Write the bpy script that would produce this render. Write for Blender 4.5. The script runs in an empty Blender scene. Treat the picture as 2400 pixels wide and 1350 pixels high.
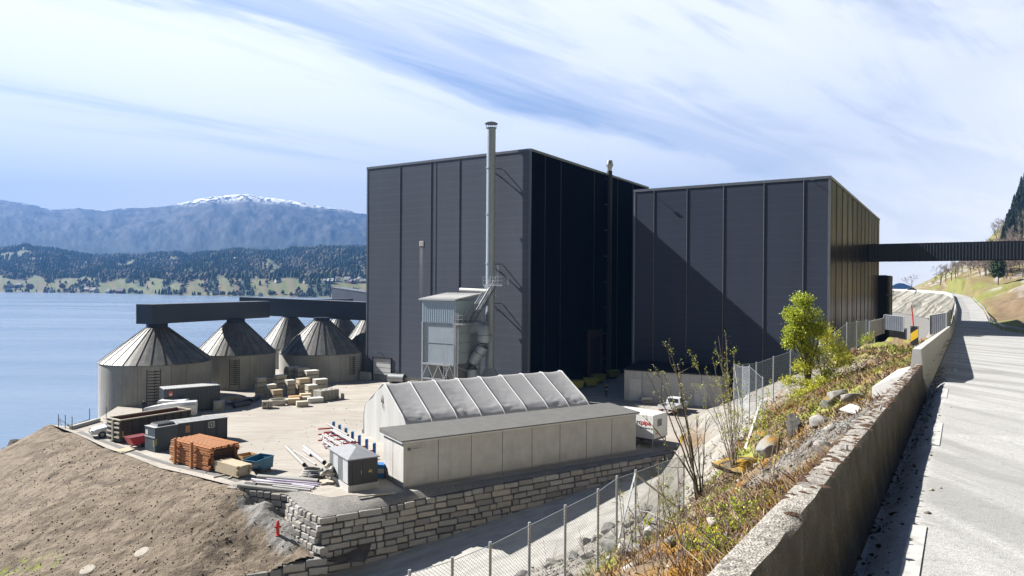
import bpy, bmesh, math, random
import numpy as np
from mathutils import Vector, Matrix, Euler
random.seed(7); RNG = np.random.default_rng(7)
S = bpy.context.scene; COL = S.collection
R = math.radians
# ------------------------------------------------------------------ camera
F_PX = 1638.85; PITCH = R(-0.2299); ROLL = R(0.3971); EYE = 15.0
AZ = R(32.5524)                      # plan angle of the two big buildings
cam = bpy.data.cameras.new('camera'); camo = bpy.data.objects.new('camera', cam); COL.objects.link(camo)
cam.sensor_width = 36.0; cam.lens = 36.0 * F_PX / 2400.0; cam.clip_start = 0.05; cam.clip_end = 20000
camo.matrix_world = Matrix.Translation((0, 0, EYE)) @ (Matrix.Rotation(R(90) + PITCH, 4, 'X') @ Matrix.Rotation(ROLL, 4, 'Z'))
S.camera = camo
# ------------------------------------------------------------------ world, sun, exposure
SUN_AZ = R(20.0); SUN_EL = R(40.0)   # sun to the left (-X), a little beyond the camera plane
w = bpy.data.worlds.new("World"); S.world = w; w.use_nodes = True
nt = w.node_tree; nt.nodes.clear()
def N(nt, t, **k):
    n = nt.nodes.new(t)
    for a, b in k.items():
        if a.startswith('i_'): n.inputs[a[2:].replace('_', ' ')].default_value = b
        else: setattr(n, a, b)
    return n
def L(nt, a, b): nt.links.new(a, b)
def M(nt, op, a, b=None, c=None):
    n = nt.nodes.new('ShaderNodeMath'); n.operation = op
    for i, v in enumerate((a, b, c)):
        if v is None: continue
        if isinstance(v, (int, float)): n.inputs[i].default_value = v
        else: L(nt, v, n.inputs[i])
    return n.outputs[0]
def ramp(nt, fac, stops, interp='LINEAR'):
    n = nt.nodes.new('ShaderNodeValToRGB'); cr = n.color_ramp; cr.interpolation = interp
    while len(cr.elements) < len(stops): cr.elements.new(0.5)
    for e, (p, c) in zip(cr.elements, stops):
        e.position = p; e.color = (c, c, c, 1) if isinstance(c, (int, float)) else tuple(c) + (1,)
    L(nt, fac, n.inputs[0]); return n.outputs[0]
def mixc(nt, fac, a, b, mode='MIX'):
    n = nt.nodes.new('ShaderNodeMix'); n.data_type = 'RGBA'; n.blend_type = mode
    for s, v in ((n.inputs[0], fac), (n.inputs[6], a), (n.inputs[7], b)):
        if isinstance(v, (int, float)): s.default_value = v
        elif isinstance(v, tuple): s.default_value = v + (1,) if len(v) == 3 else v
        else: L(nt, v, s)
    return n.outputs[2]
sky = N(nt, 'ShaderNodeTexSky', sky_type='NISHITA', sun_disc=False, sun_elevation=SUN_EL, sun_rotation=R(-70), altitude=20, air_density=1.0, dust_density=0.6, ozone_density=2.2)
tc = N(nt, 'ShaderNodeTexCoord'); sep = N(nt, 'ShaderNodeSeparateXYZ'); L(nt, tc.outputs['Generated'], sep.inputs[0])
zz = M(nt, 'MAXIMUM', sep.outputs[2], 0.02)
zz = M(nt, 'ADD', zz, 0.04)
cx = M(nt, 'DIVIDE', sep.outputs[0], zz); cy = M(nt, 'DIVIDE', sep.outputs[1], zz)
q = M(nt, 'MULTIPLY', M(nt, 'SUBTRACT', cy, cx), 0.7071)      # across the streaks
p_ = M(nt, 'MULTIPLY', M(nt, 'ADD', cy, cx), 0.7071)          # along the streaks
cv = N(nt, 'ShaderNodeCombineXYZ'); L(nt, M(nt, 'MULTIPLY', q, 1.0), cv.inputs[0]); L(nt, M(nt, 'MULTIPLY', p_, 0.30), cv.inputs[1])
n1 = N(nt, 'ShaderNodeTexNoise', i_Scale=0.9, i_Detail=9.0, i_Roughness=0.56, i_Distortion=0.35); L(nt, cv.outputs[0], n1.inputs['Vector'])
cv2 = N(nt, 'ShaderNodeCombineXYZ'); L(nt, q, cv2.inputs[0]); L(nt, M(nt, 'MULTIPLY', p_, 0.16), cv2.inputs[1]); cv2.inputs[2].default_value = 3.3
n2 = N(nt, 'ShaderNodeTexNoise', i_Scale=3.2, i_Detail=9.0, i_Roughness=0.62, i_Distortion=0.6); L(nt, cv2.outputs[0], n2.inputs['Vector'])
n3 = N(nt, 'ShaderNodeTexNoise', i_Scale=0.55, i_Detail=2.0); L(nt, cv2.outputs[0], n3.inputs['Vector'])
qd = M(nt, 'ADD', q, M(nt, 'MULTIPLY', M(nt, 'SUBTRACT', n1.outputs[0], 0.5), 2.0))
band = ramp(nt, M(nt, 'DIVIDE', qd, 8.0), [(0.0, 0.10), (0.10, 0.26), (0.20, 0.20), (0.27, 0.04), (0.335, 0.66), (0.41, 0.66), (0.46, 0.16), (0.50, 0.14), (0.58, 0.66), (1.0, 0.80)])
tex = M(nt, 'ADD', M(nt, 'MULTIPLY', n1.outputs[0], 0.9), M(nt, 'MULTIPLY', n2.outputs[0], 0.62))
dens = M(nt, 'ADD', M(nt, 'MULTIPLY', band, 0.9), M(nt, 'SUBTRACT', tex, 0.62))
dens = ramp(nt, dens, [(0.0, 0.10), (0.18, 0.48), (0.38, 0.90), (0.58, 1.0)], 'EASE')
hz = ramp(nt, sep.outputs[2], [(0.0, 0.95), (0.13, 0.82), (0.21, 0.36), (0.33, 0.0)])   # thin veil towards the horizon
sidef = ramp(nt, M(nt, 'ADD', M(nt, 'MULTIPLY', sep.outputs[0], 0.5), 0.5), [(0.30, 1.0), (0.50, 0.75), (0.9, 0.95)])
hz = M(nt, 'MULTIPLY', hz, sidef)
dens = M(nt, 'SUBTRACT', 1.0, M(nt, 'MULTIPLY', M(nt, 'SUBTRACT', 1.0, dens), M(nt, 'SUBTRACT', 1.0, hz)))
cl = mixc(nt, sidef, (8.3, 8.8, 9.8), (10.4, 10.4, 10.7))
cs = mixc(nt, 1.0, sky.outputs[0], (0.64, 0.82, 1.08), 'MULTIPLY')
# sky behind the viewer and overhead: cloudless, and dimmed to weaken fill light
back = ramp(nt, M(nt, 'ADD', M(nt, 'MULTIPLY', sep.outputs[1], 0.5), 0.5), [(0.42, 0.16), (0.68, 1.0)], 'EASE')
zen = ramp(nt, sep.outputs[2], [(0.38, 1.0), (0.62, 0.22)], 'EASE')
clr = M(nt, 'MULTIPLY', back, zen)
dens = M(nt, 'MULTIPLY', dens, clr)
fc = mixc(nt, dens, cs, cl)
dk = M(nt, 'ADD', M(nt, 'MULTIPLY', clr, 0.86), 0.14); dkv = N(nt, 'ShaderNodeCombineXYZ'); [L(nt, dk, dkv.inputs[i]) for i in range(3)]
fc = mixc(nt, 1.0, fc, dkv.outputs[0], 'MULTIPLY'); fc = mixc(nt, 1.0, fc, (0.78, 0.78, 0.78), 'MULTIPLY')
bg = N(nt, 'ShaderNodeBackground'); L(nt, fc, bg.inputs[0]); bg.inputs[1].default_value = 0.055
wo = N(nt, 'ShaderNodeOutputWorld'); L(nt, bg.outputs[0], wo.inputs[0])
sun = bpy.data.lights.new('sun', 'SUN'); sun.energy = 5.0; sun.angle = R(0.5); sun.color = (1.0, 0.955, 0.88)
suno = bpy.data.objects.new('sun', sun); COL.objects.link(suno)
sd = Vector((-math.cos(SUN_AZ) * math.cos(SUN_EL), math.sin(SUN_AZ) * math.cos(SUN_EL), math.sin(SUN_EL)))
suno.rotation_euler = (-sd).to_track_quat('-Z', 'Y').to_euler(); suno.location = (0, 0, 60)
S.view_settings.view_transform = 'Standard'; S.view_settings.look = 'None'; S.view_settings.exposure = 1.74; S.view_settings.gamma = 1
S.cycles.max_bounces = 6; S.cycles.diffuse_bounces = 2; S.cycles.glossy_bounces = 3; S.cycles.transmission_bounces = 4; S.cycles.transparent_max_bounces = 16; S.cycles.volume_bounces = 0
S.cycles.use_denoising = True
# ------------------------------------------------------------------ photo calibration: where a thing seen at a pixel stands in the place
_cp, _sp, _cr, _sr = math.cos(PITCH), math.sin(PITCH), math.cos(ROLL), math.sin(ROLL)
def ray(px, py):
    xr = (px - 1200) / F_PX; zr = -(py - 675) / F_PX
    x = xr * _cr - zr * _sr; up = xr * _sr + zr * _cr
    return (x, _cp - up * _sp, _sp + up * _cp)
def at(px, py, z=0.0):
    r = ray(px, py); t = (z - EYE) / r[2]; return Vector((r[0] * t, r[1] * t, z))
def atd(px, py, d):
    r = ray(px, py); t = d / r[1]; return Vector((r[0] * t, d, EYE + r[2] * t))
def HY(px): return 668.4 + 0.0069 * (px - 1200)
UX, UY = math.cos(AZ), -math.sin(AZ); NX, NY = math.sin(AZ), math.cos(AZ)
def sw(s, w_, z=0.0): return Vector((s * NX + w_ * UX, s * NY + w_ * UY, z))
# ------------------------------------------------------------------ noise
_perm = np.random.default_rng(11).random((256, 256))
def vnoise(x, y):
    x = np.asarray(x, float); y = np.asarray(y, float)
    xi = np.floor(x).astype(int); yi = np.floor(y).astype(int); fx = x - xi; fy = y - yi
    fx = fx * fx * (3 - 2 * fx); fy = fy * fy * (3 - 2 * fy)
    a = _perm[xi & 255, yi & 255]; b = _perm[(xi + 1) & 255, yi & 255]; c = _perm[xi & 255, (yi + 1) & 255]; d = _perm[(xi + 1) & 255, (yi + 1) & 255]
    return a + (b - a) * fx + (c - a) * fy + (a - b - c + d) * fx * fy
def fbm(x, y, o=4, rough=0.5):
    v = 0; a = 1; t = 0
    for i in range(o):
        v = v + a * vnoise(np.asarray(x) * 2 ** i + 17.3 * i, np.asarray(y) * 2 ** i + 9.1 * i); t += a; a *= rough
    return v / t
def sstep(a, b, x): t = np.clip((np.asarray(x, float) - a) / (b - a), 0, 1); return t * t * (3 - 2 * t)
# ------------------------------------------------------------------ materials
MATS = {}
def dim(c, k=0.76): return tuple(x * k for x in c)
def new_mat(name):
    m = bpy.data.materials.new(name); m.use_nodes = True; n = m.node_tree; n.nodes.clear()
    b = N(n, 'ShaderNodeBsdfPrincipled'); o = N(n, 'ShaderNodeOutputMaterial'); L(n, b.outputs[0], o.inputs[0])
    MATS[name] = m; return m, n, b
def coords(n, scale=(1, 1, 1), kind='Object'):
    t = N(n, 'ShaderNodeTexCoord'); mp = N(n, 'ShaderNodeMapping'); L(n, t.outputs[kind], mp.inputs[0]); mp.inputs['Scale'].default_value = scale
    return mp.outputs[0]
def noise(n, vec, scale, detail=5, rough=0.55, dist=0.0):
    t = N(n, 'ShaderNodeTexNoise', i_Scale=scale, i_Detail=float(detail), i_Roughness=rough, i_Distortion=dist); L(n, vec, t.inputs['Vector']); return t.outputs[0]
def bump(n, b, h, strength=0.3, dist=0.02, prev=None):
    t = N(n, 'ShaderNodeBump', i_Strength=strength, i_Distance=dist); L(n, h, t.inputs['Height'])
    L(n, t.outputs[0], b.inputs['Normal']); return t
def pm(name, c1, c2=None, scale=2.0, rough=0.7, metal=0.0, bmp=0.0, bdist=0.02, bscale=None, stretch=(1, 1, 1), island=0.0, detail=6, lo=0.35, hi=0.65, grime=0.0):
    """noise-mottled surface: c1..c2, optional per-piece variation, streaky grime and bump"""
    m, n, b = new_mat(name); v = coords(n, stretch)
    c2 = c2 or tuple(x * 0.8 for x in c1)
    if sum(c1) > 0.75: c1 = dim(c1, 0.80); c2 = dim(c2, 0.80)
    f = ramp(n, noise(n, v, scale, detail), [(lo, 0.0), (hi, 1.0)])
    col = mixc(n, f, c1, c2)
    f2 = noise(n, v, scale * 11, 3)
    col = mixc(n, M(n, 'MULTIPLY', f2, 0.35), col, tuple(x * 0.55 for x in c1))
    if grime:
        g = noise(n, coords(n, (3.0, 3.0, 0.22)), 1.6, 6, 0.65)
        col = mixc(n, ramp(n, g, [(0.52, 0.0), (0.72, grime)]), col, tuple(x * 0.42 for x in c1))
    if island:
        gi = N(n, 'ShaderNodeNewGeometry')
        k = M(n, 'ADD', M(n, 'MULTIPLY', gi.outputs['Random Per Island'], island), 1.0 - island / 2)
        vv = N(n, 'ShaderNodeCombineXYZ'); [L(n, k, vv.inputs[i]) for i in range(3)]
        col = mixc(n, 1.0, col, vv.outputs[0], 'MULTIPLY')
    L(n, col, b.inputs['Base Color']); b.inputs['Metallic'].default_value = metal
    rr = M(n, 'ADD', M(n, 'MULTIPLY', f2, 0.15), rough - 0.07); L(n, rr, b.inputs['Roughness'])
    if bmp: bump(n, b, noise(n, v, bscale or scale * 6, 6, 0.6), bmp, bdist)
    return m
def vcol_mat(name, rough=0.9, bmp=0.5, bdist=0.05, bscale=6.0, fine=30.0, amt=0.5, transl=0.0):
    """colour comes from the mesh's own surface colour attribute, broken up by fine noise"""
    m, n, b = new_mat(name); v = coords(n)
    a = N(n, 'ShaderNodeAttribute', attribute_name='Col')
    f = noise(n, v, fine, 5, 0.65); g = noise(n, v, fine * 0.23, 4, 0.6)
    k = M(n, 'ADD', M(n, 'MULTIPLY', M(n, 'ADD', f, g), amt), 1.0 - amt)
    vv = N(n, 'ShaderNodeCombineXYZ'); [L(n, k, vv.inputs[i]) for i in range(3)]
    col = mixc(n, 1.0, a.outputs['Color'], vv.outputs[0], 'MULTIPLY')
    L(n, col, b.inputs['Base Color']); b.inputs['Roughness'].default_value = rough; b.inputs['Specular IOR Level'].default_value = 0.25
    if bmp: bump(n, b, noise(n, v, bscale, 7, 0.65), bmp, bdist)
    return m
# ------------------------------------------------------------------ mesh builder
class MB:
    def __init__(s): s.v = []; s.f = []
    def add(s, vs, fs, M_=None):
        k = len(s.v)
        s.v += [tuple(M_ @ Vector(p)) if M_ else tuple(p) for p in vs]
        s.f += [tuple(i + k for i in f) for f in fs]; return s
    def box(s, x0, x1, y0, y1, z0, z1, M_=None, taper=0.0):
        t = taper
        return s.add([(x0, y0, z0), (x1, y0, z0), (x1, y1, z0), (x0, y1, z0), (x0 + t, y0 + t, z1), (x1 - t, y0 + t, z1), (x1 - t, y1 - t, z1), (x0 + t, y1 - t, z1)],
                     [(3, 2, 1, 0), (4, 5, 6, 7), (0, 1, 5, 4), (1, 2, 6, 5), (2, 3, 7, 6), (3, 0, 4, 7)], M_)
    def bar(s, p, q, w_=0.05, h=None):
        """square bar between two points"""
        p = Vector(p); q = Vector(q); d = q - p; l = d.length
        if l < 1e-6: return s
        h = h or w_
        m = Matrix.Translation(p) @ d.to_track_quat('X', 'Z').to_matrix().to_4x4()
        return s.box(0, l, -w_ / 2, w_ / 2, -h / 2, h / 2, m)
    def tube(s, p, q, r, r2=None, n=10, cap=True, inner=None):
        p = Vector(p); q = Vector(q); d = q - p
        r2 = r if r2 is None else r2
        m = Matrix.Translation(p) @ d.to_track_quat('Z', 'Y').to_matrix().to_4x4(); l = d.length
        vs = [(r * math.cos(2 * math.pi * i / n), r * math.sin(2 * math.pi * i / n), 0) for i in range(n)] + [(r2 * math.cos(2 * math.pi * i / n), r2 * math.sin(2 * math.pi * i / n), l) for i in range(n)]
        fs = [(i, (i + 1) % n, n + (i + 1) % n, n + i) for i in range(n)]
        if inner:
            k = len(vs)
            vs += [(inner * math.cos(2 * math.pi * i / n), inner * math.sin(2 * math.pi * i / n), z) for z in (0, l) for i in range(n)]
            for i in range(n):
                j = (i + 1) % n
                fs += [(k + j, k + i, k + n + i, k + n + j), (j, i, k + i, k + j), (n + i, n + j, k + n + j, k + n + i)]
        elif cap: fs += [tuple(range(n - 1, -1, -1)), tuple(range(n, 2 * n))]
        return s.add(vs, fs, m)
    def path(s, pts, r, n=6, rs=None):
        """smooth tube along points"""
        pts = [Vector(p) for p in pts]; k0 = len(s.v); m = len(pts)
        for i, p in enumerate(pts):
            d = (pts[min(i + 1, m - 1)] - pts[max(i - 1, 0)]); d = d.normalized() if d.length > 1e-9 else Vector((0, 0, 1))
            a = d.cross(Vector((0.123, 0.05, 1) if abs(d.z) < 0.95 else (1, 0, 0))).normalized(); b = d.cross(a)
            rr = rs[i] if rs else r
            for j in range(n):
                t = 2 * math.pi * j / n; s.v.append(tuple(p + (a * math.cos(t) + b * math.sin(t)) * rr))
        for i in range(m - 1):
            for j in range(n):
                s.f.append((k0 + i * n + j, k0 + i * n + (j + 1) % n, k0 + (i + 1) * n + (j + 1) % n, k0 + (i + 1) * n + j))
        s.f.append(tuple(k0 + j for j in range(n))); s.f.append(tuple(k0 + (m - 1) * n + j for j in range(n - 1, -1, -1))); return s
    def lathe(s, prof, n=32, c=(0, 0, 0), cap=False):
        k0 = len(s.v); m = len(prof)
        for r, z in prof:
            for j in range(n):
                t = 2 * math.pi * j / n; s.v.append((c[0] + r * math.cos(t), c[1] + r * math.sin(t), c[2] + z))
        for i in range(m - 1):
            for j in range(n):
                s.f.append((k0 + i * n + j, k0 + i * n + (j + 1) % n, k0 + (i + 1) * n + (j + 1) % n, k0 + (i + 1) * n + j))
        if cap: s.f.append(tuple(k0 + (m - 1) * n + j for j in range(n))); s.f.append(tuple(k0 + j for j in range(n - 1, -1, -1)))
        return s
    def prism(s, poly, z0, z1, M_=None):
        n = len(poly)
        return s.add([(x, y, z0) for x, y in poly] + [(x, y, z1) for x, y in poly], [(i, (i + 1) % n, n + (i + 1) % n, n + i) for i in range(n)] + [tuple(range(n - 1, -1, -1)), tuple(range(n, 2 * n))], M_)
    def extr(s, poly, y0, y1, M_=None):
        """side profile (x,z) pushed along y"""
        n = len(poly)
        return s.add([(x, y0, z) for x, z in poly] + [(x, y1, z) for x, z in poly], [(i, (i + 1) % n, n + (i + 1) % n, n + i) for i in range(n)] + [tuple(range(n - 1, -1, -1)), tuple(range(n, 2 * n))], M_)
    def build(s, name, mat, parent=None, smooth=False, bevel=0.0, fix=True):
        me = bpy.data.meshes.new(name); me.from_pydata(s.v, [], s.f); me.update()
        if fix:
            bm = bmesh.new(); bm.from_mesh(me); bmesh.ops.recalc_face_normals(bm, faces=bm.faces)
            if bevel: bmesh.ops.bevel(bm, geom=bm.edges[:], offset=bevel, segments=1, profile=0.5, affect='EDGES')
            bm.to_mesh(me); bm.free()
        if smooth:
            me.shade_smooth()
            try: me.set_sharp_from_angle(angle=R(38))
            except Exception: pass
        if isinstance(mat, str): mat = MATS[mat]
        me.materials.append(mat)
        o = bpy.data.objects.new(name, me); COL.objects.link(o)
        if parent: o.parent = parent
        return o
def tag(o, label=None, cat=None, group=None, kind=None):
    if label: o['label'] = label
    if cat: o['category'] = cat
    if group: o['group'] = group
    if kind: o['kind'] = kind
    return o
def thing(name, label, cat, loc=(0, 0, 0), rz=0.0, group=None):
    o = bpy.data.objects.new(name, None); COL.objects.link(o); o.empty_display_size = 0.3
    o.location = loc; o.rotation_euler = (0, 0, rz); return tag(o, label, cat, group)
def dup(root, loc, rz=None, label=None, scale=None):
    r = root.copy(); COL.objects.link(r); r.location = loc
    if rz is not None: r.rotation_euler = (root.rotation_euler[0], root.rotation_euler[1], rz)
    if label: r['label'] = label
    if scale: r.scale = scale if isinstance(scale, tuple) else (scale,) * 3
    for ch in root.children:
        c = ch.copy(); COL.objects.link(c); c.parent = r
        for g in ch.children:
            d = g.copy(); COL.objects.link(d); d.parent = c
    return r
def struct(name, mb_or_obj, mat=None, smooth=False, **k):
    o = mb_or_obj.build(name, mat, smooth=smooth, **k) if isinstance(mb_or_obj, MB) else mb_or_obj
    o['kind'] = 'structure'; return o
def set_cols(o, cols):
    a = o.data.color_attributes.new('Col', 'FLOAT_COLOR', 'POINT')
    c = np.ones((len(cols), 4), np.float32); c[:, :3] = cols; a.data.foreach_set('color', c.ravel())
def grid_obj(name, X, Y, Z, mat, cols=None, smooth=True, keep=None):
    ny, nx = X.shape; vs = np.stack([X, Y, Z], -1).reshape(-1, 3)
    idx = np.arange(ny * nx).reshape(ny, nx)
    q_ = np.stack([idx[:-1, :-1], idx[:-1, 1:], idx[1:, 1:], idx[1:, :-1]], -1).reshape(-1, 4)
    if keep is not None: q_ = q_[keep.reshape(-1)]
    me = bpy.data.meshes.new(name); me.from_pydata(vs.tolist(), [], q_.tolist()); me.update()
    if smooth: me.shade_smooth()
    me.materials.append(MATS[mat] if isinstance(mat, str) else mat)
    o = bpy.data.objects.new(name, me); COL.objects.link(o)
    if cols is not None: set_cols(o, cols.reshape(-1, 3))
    return o
def mesh_np(name, V, Fc, mat, cols=None, parent=None, smooth=False):
    me = bpy.data.meshes.new(name); V = np.asarray(V, np.float32); Fc = np.asarray(Fc, np.int32); k = Fc.shape[1]
    me.vertices.add(len(V)); me.vertices.foreach_set('co', V.ravel())
    me.loops.add(Fc.size); me.loops.foreach_set('vertex_index', Fc.ravel())
    me.polygons.add(len(Fc)); me.polygons.foreach_set('loop_start', np.arange(0, Fc.size, k, dtype=np.int32)); me.polygons.foreach_set('loop_total', np.full(len(Fc), k, np.int32))
    me.update(calc_edges=True)
    if smooth: me.shade_smooth()
    me.materials.append(MATS[mat] if isinstance(mat, str) else mat)
    o = bpy.data.objects.new(name, me); COL.objects.link(o)
    if cols is not None: set_cols(o, cols)
    if parent: o.parent = parent
    return o
class RBF:
    """smooth surface through surveyed ground points"""
    def __init__(s, pts, smooth=0.3):
        P = np.array([tuple(p) for p in pts], float); s.c = P[:, :2]; n = len(P)
        D = np.sqrt(((s.c[:, None] - s.c[None]) ** 2).sum(-1) + smooth)
        A = np.zeros((n + 3, n + 3)); A[:n, :n] = -D; A[:n, n] = 1; A[:n, n + 1:] = s.c; A[n, :n] = 1; A[n + 1:, :n] = s.c.T
        s.w = np.linalg.lstsq(A, np.concatenate([P[:, 2], np.zeros(3)]), rcond=None)[0]; s.sm = smooth
    def __call__(s, x, y):
        x = np.asarray(x, float); sh = x.shape; x = x.ravel(); y = np.asarray(y, float).ravel(); out = np.zeros(len(x))
        for i in range(0, len(x), 20000):
            xx = x[i:i + 20000]; yy = y[i:i + 20000]
            D = np.sqrt((xx[:, None] - s.c[None, :, 0]) ** 2 + (yy[:, None] - s.c[None, :, 1]) ** 2 + s.sm)
            out[i:i + 20000] = -D @ s.w[:-3] + s.w[-3] + s.w[-2] * xx + s.w[-1] * yy
        return out.reshape(sh)
# ================================================================== MATERIALS
def clad_mat(name, c, pitch=0.12, seam=1.15, rough=0.45, vertical=False, metal=0.0, dirt=0.25, spec=0.5, sheen=0.0):
    """profiled sheet: fine ribs as relief, a paler lap line between sheets"""
    m, n, b = new_mat(name); v = coords(n); s = N(n, 'ShaderNodeSeparateXYZ'); L(n, v, s.inputs[0])
    ax = s.outputs[2]
    if vertical: ax = M(n, 'ADD', s.outputs[0], s.outputs[1])
    ph = M(n, 'FRACT', M(n, 'DIVIDE', ax, pitch)); rib = M(n, 'ABSOLUTE', M(n, 'SUBTRACT', ph, 0.5))
    col = mixc(n, ramp(n, noise(n, coords(n, (0.25, 0.25, 0.06)), 1.0, 6, 0.6), [(0.35, 0.0), (0.7, dirt)]), c, tuple(x * 1.5 for x in c))
    col = mixc(n, M(n, 'MULTIPLY', ramp(n, rib, [(0.0, 1.0), (0.18, 0.0)]), 0.45), col, tuple(x * 0.45 for x in c))
    if seam:
        f = M(n, 'FRACT', M(n, 'DIVIDE', ax, seam)); col = mixc(n, M(n, 'MULTIPLY', ramp(n, f, [(0.0, 1.0), (0.03, 1.0), (0.05, 0.0)]), 0.5), col, tuple(x * 1.7 for x in c))
    L(n, col, b.inputs['Base Color']); b.inputs['Roughness'].default_value = rough; b.inputs['Metallic'].default_value = metal
    b.inputs['Specular IOR Level'].default_value = spec
    bump(n, b, rib, 0.3, 0.02)
    if sheen:      # weak mirror coat
        b.inputs['Specular IOR Level'].default_value = 0.0
        g = N(n, 'ShaderNodeBsdfGlossy', i_Roughness=0.22); g.inputs['Color'].default_value = (0.85, 0.82, 0.82, 1)
        mx = N(n, 'ShaderNodeMixShader'); L(n, M(n, 'MULTIPLY', ramp(n, noise(n, coords(n, (0.5, 0.5, 0.05)), 1.0, 5, 0.6), [(0.35, 0.55), (0.65, 1.0)]), sheen), mx.inputs[0]); L(n, b.outputs[0], mx.inputs[1]); L(n, g.outputs[0], mx.inputs[2]); L(n, mx.outputs[0], n.nodes['Material Output'].inputs[0])
    return m
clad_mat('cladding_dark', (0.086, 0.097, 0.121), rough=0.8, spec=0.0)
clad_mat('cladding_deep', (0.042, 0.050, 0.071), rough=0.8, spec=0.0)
clad_mat('cladding_shade', (0.0035, 0.004, 0.008), rough=0.8, spec=0.0)  # flank shade put into the colour: near-black copy of the front cladding
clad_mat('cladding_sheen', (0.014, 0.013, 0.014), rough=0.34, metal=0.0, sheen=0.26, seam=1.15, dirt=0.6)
clad_mat('gallery_dark', (0.030, 0.040, 0.060), pitch=0.3, seam=0, rough=0.45, vertical=True, dirt=0.35)
clad_mat('housing_grey', (0.29, 0.36, 0.43), pitch=0.36, seam=0, rough=0.45, vertical=True, dirt=0.1)
pm('panel_grey', (0.36, 0.42, 0.48), (0.31, 0.37, 0.43), 0.5, 0.45, bmp=0.2, bdist=0.05, bscale=0.5)
pm('trim_light', (0.13, 0.145, 0.175), rough=0.4, metal=0.3)
pm('trim_dark', (0.016, 0.018, 0.028), rough=0.5)
pm('galv', (0.36, 0.41, 0.47), (0.30, 0.35, 0.41), 3, 0.45, metal=0.15, bmp=0.05)
pm('galv_post', (0.50, 0.53, 0.56), (0.40, 0.42, 0.45), 4, 0.5, metal=0.3)
pm('white_paint', (0.80, 0.81, 0.82), (0.74, 0.75, 0.77), 1.0, 0.4, grime=0.15)
pm('white_matte', (0.72, 0.72, 0.70), (0.60, 0.60, 0.58), 1.0, 0.8, grime=0.3)
pm('black_paint', (0.012, 0.013, 0.016), (0.02, 0.021, 0.024), 2, 0.4)
pm('rubber', (0.02, 0.02, 0.02), rough=0.8)
pm('door_white', (0.68, 0.70, 0.70), (0.60, 0.62, 0.63), 0.6, 0.5, grime=0.2)
pm('concrete_wall', (0.40, 0.385, 0.35), (0.31, 0.30, 0.275), 0.7, 0.85, bmp=0.25, bdist=0.01, grime=0.4)
pm('concrete_pale', (0.56, 0.55, 0.53), (0.47, 0.46, 0.445), 0.9, 0.85, bmp=0.25, bdist=0.01, grime=0.25)
pm('roof_felt', (0.115, 0.115, 0.112), (0.095, 0.095, 0.093), 1.5, 0.9, bmp=0.3, bdist=0.01, bscale=60)
pm('container_dark', (0.022, 0.027, 0.040), (0.030, 0.036, 0.050), 1.0, 0.45, grime=0.3)
pm('container_roof', (0.50, 0.51, 0.52), (0.42, 0.43, 0.44), 1.5, 0.5, grime=0.2)
pm('teal_steel', (0.042, 0.060, 0.075), (0.032, 0.046, 0.06), 1.2, 0.5, grime=0.3)
pm('rust_in', (0.16, 0.055, 0.03), (0.09, 0.03, 0.018), 1.5, 0.9, bmp=0.2, grime=0.4)
pm('rust_dark', (0.060, 0.048, 0.036), (0.035, 0.032, 0.028), 2.0, 0.75, grime=0.3)
pm('hivis_yellow', (0.62, 0.60, 0.05), rough=0.5)
pm('yellow_paint', (0.72, 0.46, 0.02), (0.66, 0.42, 0.02), 2, 0.45)
pm('bin_yellow', (0.40, 0.40, 0.04), (0.32, 0.33, 0.035), 2, 0.6)
pm('red_paint', (0.50, 0.03, 0.03), (0.40, 0.03, 0.03), 2, 0.45)
pm('red_dark', (0.16, 0.015, 0.02), rough=0.5)
pm('blue_rack', (0.03, 0.17, 0.45), (0.025, 0.13, 0.38), 2, 0.45)
pm('blue_skip', (0.025, 0.14, 0.24), (0.02, 0.10, 0.19), 2, 0.5, grime=0.2)
pm('orange_wood', (0.42, 0.175, 0.06), (0.26, 0.10, 0.035), 3, 0.75, island=0.9, stretch=(1, 6, 6))
pm('orange_end', (0.10, 0.045, 0.02), (0.05, 0.03, 0.018), 3, 0.9, island=0.6)
pm('pale_wood', (0.52, 0.43, 0.30), (0.42, 0.34, 0.23), 3, 0.8, island=0.7)
pm('grey_wood', (0.50, 0.46, 0.38), (0.38, 0.345, 0.285), 3, 0.85, island=0.6)
pm('ply', (0.55, 0.33, 0.15), (0.45, 0.26, 0.11), 2, 0.7)
pm('pipe_grey', (0.34, 0.335, 0.32), (0.27, 0.265, 0.25), 1.5, 0.6, grime=0.2)
pm('pipe_white', (0.42, 0.41, 0.42), (0.34, 0.33, 0.34), 1.5, 0.5, grime=0.2)
pm('pipe_dark', (0.07, 0.075, 0.08), (0.05, 0.05, 0.055), 1.5, 0.5)
pm('lilac_wrap', (0.46, 0.40, 0.55), (0.60, 0.56, 0.64), 2.5, 0.4, bmp=0.4, bdist=0.03, bscale=5)
pm('tarp', (0.43, 0.43, 0.445), (0.39, 0.39, 0.405), 0.8, 0.6, bmp=0.35, bdist=0.03, bscale=2.2, stretch=(1, 1, 0.6))
pm('tarp_end', (0.50, 0.505, 0.50), (0.45, 0.455, 0.45), 0.8, 0.6, bmp=0.5, bdist=0.05, bscale=3, stretch=(2.5, 2.5, 0.12))
pm('cabinet_dark', (0.028, 0.029, 0.032), rough=0.5)
pm('cabinet_grey', (0.13, 0.15, 0.155), rough=0.5)
pm('roof_metal', (0.30, 0.31, 0.33), (0.25, 0.26, 0.28), 2, 0.45, grime=0.15)
pm('tank_grey', (0.42, 0.44, 0.46), rough=0.4, metal=0.4)
pm('ibc', (0.60, 0.58, 0.52), rough=0.4)
pm('silver', (0.55, 0.55, 0.54), rough=0.3, metal=0.8)
pm('soot', (0.010, 0.010, 0.012), rough=0.6)
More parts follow.
